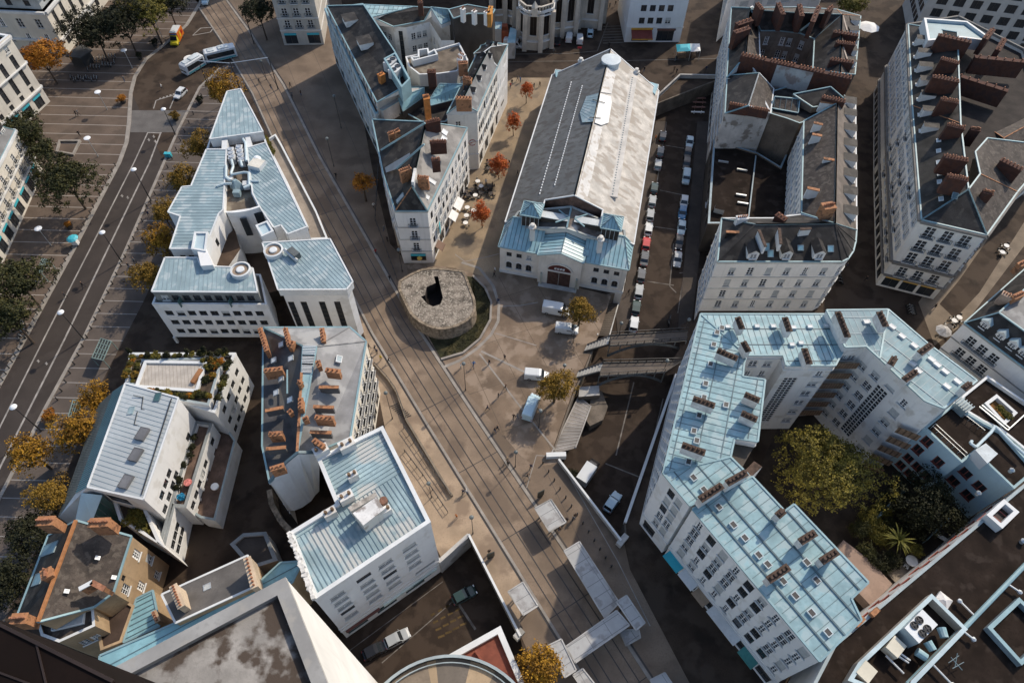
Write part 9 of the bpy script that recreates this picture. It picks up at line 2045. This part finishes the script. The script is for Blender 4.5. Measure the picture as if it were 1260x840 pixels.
# -- people
WHO = [  # u, v, coat, legs, pose, place
 (455, 429, 'black', 'charcoal', 'walk', 'in black nearest the shaded ramp railing'), (462, 431, 'charcoal', 'denim', 'walk', 'in dark grey in the group by the ramp railing'), (464, 435, 'navy', 'black', 'stand', 'in navy in the group by the ramp railing'), (469, 443, 'yellow', 'charcoal', 'walk', 'in yellow by the ramp railing'), (479, 446, 'black', 'black', 'stride', 'in black at the end of the group by the ramp railing'),
 (583, 451, 'blue', 'denim', 'stride', 'in bright blue below the lawn'), (602, 448, 'black', 'denim', 'walk', 'in black right of the post lamp below the lawn'), (621, 442, 'charcoal', 'black', 'stand', 'in charcoal on the cobbles below the lawn'), (567, 453, 'white', 'grey', 'stand', 'in white beside the post lamp'), (622, 479, 'brown', 'charcoal', 'walk', 'in brown between the tram track and the pale van'), (613, 489, 'black', 'charcoal', 'stand', 'in black left of the pale van'), (600, 504, 'navy', 'black', 'stride', 'pushing along in navy nearest the tram track'), (609, 531, 'black', 'denim', 'walk', 'in black, left of a pair on the open square'), (612, 529, 'charcoal', 'black', 'walk', 'in charcoal, right of a pair on the open square'),
 (632, 515, 'black', 'charcoal', 'walk', 'in black walking behind the long pale van'), (636, 514, 'grey', 'denim', 'walk', 'in grey walking behind the long pale van'), (653, 576, 'navy', 'black', 'walk', 'in navy beside the first bollards'), (649, 588, 'black', 'grey', 'stride', 'in black left of the bollard row'), (624, 568, 'beige', 'brown', 'walk', 'in beige beside the ball lamp on the track side'), (625, 573, 'black', 'black', 'stand', 'in black beside the ball lamp on the track side'),
 (707, 636, 'black', 'charcoal', 'walk', 'in black halfway along the bollards'), (705, 640, 'grey', 'charcoal', 'stride', 'in grey halfway along the bollards'), (697, 641, 'charcoal', 'black', 'stand', 'waiting in charcoal at the square canopy'), (688, 653, 'brown', 'denim', 'stand', 'waiting in brown under the square canopy corner'), (562, 637, 'orange', 'grey', 'stand', 'in bright orange near the white corner building'), (570, 607, 'navy', 'black', 'walk', 'in navy stepping off the track kerb'), (574, 606, 'white', 'denim', 'walk', 'in white stepping off the track kerb'), (602, 680, 'black', 'charcoal', 'stand', 'in black beside the dark information panel'),
 (609, 320+15, 'white', 'black', 'stand', 'in white at the corner of the market hall'), (608, 341, 'black', 'charcoal', 'walk', 'in black at the corner of the market hall'), (613, 371, 'navy', 'black', 'sit', 'sitting in navy on the curved kerb'), (637, 216, 'black', 'black', 'walk', 'in black walking along the hall, left of two'), (641, 215, 'charcoal', 'denim', 'walk', 'in charcoal walking along the hall, right of two'),
 (630, 105, 'black', 'denim', 'stand', 'in black at the top of the market square'), (637, 100, 'grey', 'black', 'walk', 'in grey at the top of the market square'), (640, 102, 'blue', 'charcoal', 'stand', 'in blue beside the farthest red tree'), (657, 109, 'black', 'charcoal', 'walk', 'in black right of the farthest red tree'), (664, 107, 'brown', 'black', 'walk', 'in brown right of the farthest red tree'), (628, 109, 'red', 'denim', 'walk', 'in red at the top corner of the terrace'), (622, 206, 'black', 'denim', 'stand', 'in black among the dark cafe tables'), (606, 231, 'charcoal', 'black', 'stand', 'in charcoal among the cafe tables'), (598, 227, 'white', 'black', 'stand', 'waiter in white among the cafe tables'),
 (749, 59, 'black', 'black', 'walk', 'in black crossing below the white shop building'), (672, 66, 'black', 'charcoal', 'walk', 'in black below the church chapel'), (681, 66, 'grey', 'charcoal', 'walk', 'in grey below the church chapel'), (792, 89, 'black', 'denim', 'walk', 'in black at the back corner of the hall'), (829, 88, 'brown', 'black', 'stand', 'in brown at the upper street railing'), (832, 91, 'black', 'black', 'stand', 'in black at the upper street railing'), (868, 88, 'navy', 'charcoal', 'walk', 'in navy at the right end of the upper street'), (757, 8, 'black', 'charcoal', 'walk', 'in black at the top beside the church, nearest the shops'), (750, 10, 'grey', 'black', 'walk', 'in grey at the top beside the church'), (843, 67, 'orange', 'denim', 'stand', 'in orange at the teal stall counter'), (852, 67, 'white', 'black', 'stand', 'in white at the white stall counter'),
 (200, 110, 'white', 'charcoal', 'walk', 'in white crossing the junction'), (95, 143, 'black', 'charcoal', 'walk', 'in black on the striped square, left of two'), (97.5, 142, 'grey', 'black', 'walk', 'in grey on the striped square, right of two'), (154, 101, 'grey', 'denim', 'walk', 'in grey on the kerb beside the road bend'), (99, 168, 'black', 'black', 'walk', 'in black beside the planted pit lamp'), (104, 354, 'black', 'charcoal', 'stride', 'in black crossing the road near the middle'), (82, 366, 'charcoal', 'black', 'walk', 'in charcoal on the road nearest the lamp'), (183, 258, 'black', 'denim', 'walk', 'in black on the pavement below the tall lamp'), (184, 266, 'navy', 'black', 'walk', 'in navy on the pavement below the tall lamp'), (178, 299, 'black', 'charcoal', 'stride', 'in black on the pavement beside the golden tree'), (160, 330, 'charcoal', 'denim', 'walk', 'in charcoal on the pavement near the ochre tree'), (167, 324, 'grey', 'black', 'walk', 'in grey on the pavement near the ochre tree'), (195, 253, 'brown', 'black', 'stand', 'in brown under the smallest ochre tree'),
 (320, 103, 'black', 'black', 'walk', 'in black in the tram street near the wedge roof'), (334, 110, 'charcoal', 'denim', 'walk', 'in charcoal in the tram street near the wedge roof'), (358, 108, 'black', 'charcoal', 'walk', 'in black in the upper tram street, left of three'), (360, 120, 'grey', 'black', 'walk', 'in grey in the upper tram street, middle of three'), (371, 118, 'brown', 'denim', 'stand', 'in brown in the upper tram street, right of three'), (414, 219, 'black', 'black', 'stride', 'in black left of the thin brown-orange tree'), (460, 256, 'white', 'black', 'walk', 'in white beside the shaded railing'), (473, 284, 'grey', 'denim', 'walk', 'in grey beside the tan annexe'), (477, 297, 'black', 'black', 'stand', 'in black at the end of the tan annexe'), (463, 313, 'red', 'charcoal', 'walk', 'in red on the tram street near the bastion'), (480, 345, 'black', 'charcoal', 'walk', 'in black at the edge of the bastion'),
 (773, 360+2, 'black', 'black', 'walk', 'in black on the low pavement near the hall corner'), (806, 173, 'orange', 'charcoal', 'walk', 'in orange on the low pavement beside the topmost cars'), (1148, 380, 'black', 'denim', 'walk', 'in black at the sunny street corner'), (1084, 165, 'green', 'black', 'walk', 'in green in the dark street below the balconies'), (1077, 190, 'black', 'charcoal', 'walk', 'in black in the dark street below the balconies'), (1064, 346, 'black', 'black', 'walk', 'in black on the dark street corner'), (1040, 330, 'navy', 'black', 'stand', 'in navy beside the scooters')]
HL = ['dark', 'brown', 'dark', 'fair', 'brown']
for i, (u, v, c, l, ps, wh) in enumerate(WHO):
 z = LOW+.12 if 770 < u < 810 and 130 < v < 400 else 0.05
 person(u, v, 'person '+wh, c, l, HL[i % 5], ps, None, z)
for i, (u, v) in enumerate(((585, 231), (588, 238), (579, 240), (594, 236), (601, 237), (606, 243), (573, 242), (570, 246), (603, 207), (619, 202))): person(u, v, 'seated person in dark clothes at the cafe tables', ('black', 'charcoal', 'navy', 'brown')[i % 4], 'denim', 'dark', 'sit', None, 0, 'people seated at the cafe')
# -- camera, sun and sky
cam = bpy.data.cameras.new('camera'); co = bpy.data.objects.new('camera', cam); COL.objects.link(co)
rt_, up_, fw_ = Vector((_X[0], _Y[0], _Z[0])), -Vector((_X[1], _Y[1], _Z[1])), Vector((_X[2], _Y[2], _Z[2]))
M4 = Matrix((( rt_.x, up_.x, -fw_.x, 0), (rt_.y, up_.y, -fw_.y, 0), (rt_.z, up_.z, -fw_.z, H), (0, 0, 0, 1)))
co.matrix_world = M4
cam.sensor_width = 36; cam.sensor_fit = 'HORIZONTAL'; cam.lens = 36*F/1260; cam.clip_start = .5; cam.clip_end = 4000
SC.camera = co
SUN_AZ, SUN_EL = R(SUNAZ), R(SUNEL)      # azimuth measured from +x towards +y
sd = Vector((math.cos(SUN_AZ)*math.cos(SUN_EL), math.sin(SUN_AZ)*math.cos(SUN_EL), math.sin(SUN_EL)))
sl = bpy.data.lights.new('sun', 'SUN'); sl.energy = SUNPOW; sl.angle = R(.9); sl.color = (1, .88, .72)
so = bpy.data.objects.new('sun', sl); COL.objects.link(so); so.rotation_euler = sd.to_track_quat('Z', 'Y').to_euler(); so.location = (0, 0, 200)
w = bpy.data.worlds.new('World'); SC.world = w; w.use_nodes = True
nt = w.node_tree; bg = nt.nodes['Background']; sky = nt.nodes.new('ShaderNodeTexSky'); sky.sky_type = 'NISHITA'; sky.sun_disc = False
sky.sun_elevation = SUN_EL; sky.sun_rotation = math.pi/2-SUN_AZ; sky.altitude = 100; sky.air_density = 1.0; sky.dust_density = 1.5
nt.links.new(sky.outputs[0], bg.inputs['Color']); bg.inputs['Strength'].default_value = SKYPOW
SC.render.engine = 'CYCLES'
SC.view_settings.view_transform = 'Standard'; SC.view_settings.look = 'None'; SC.view_settings.gamma = 1; SC.view_settings.use_curve_mapping = False; SC.view_settings.exposure = EXPO
SC.cycles.max_bounces = 5; SC.cycles.diffuse_bounces = 3
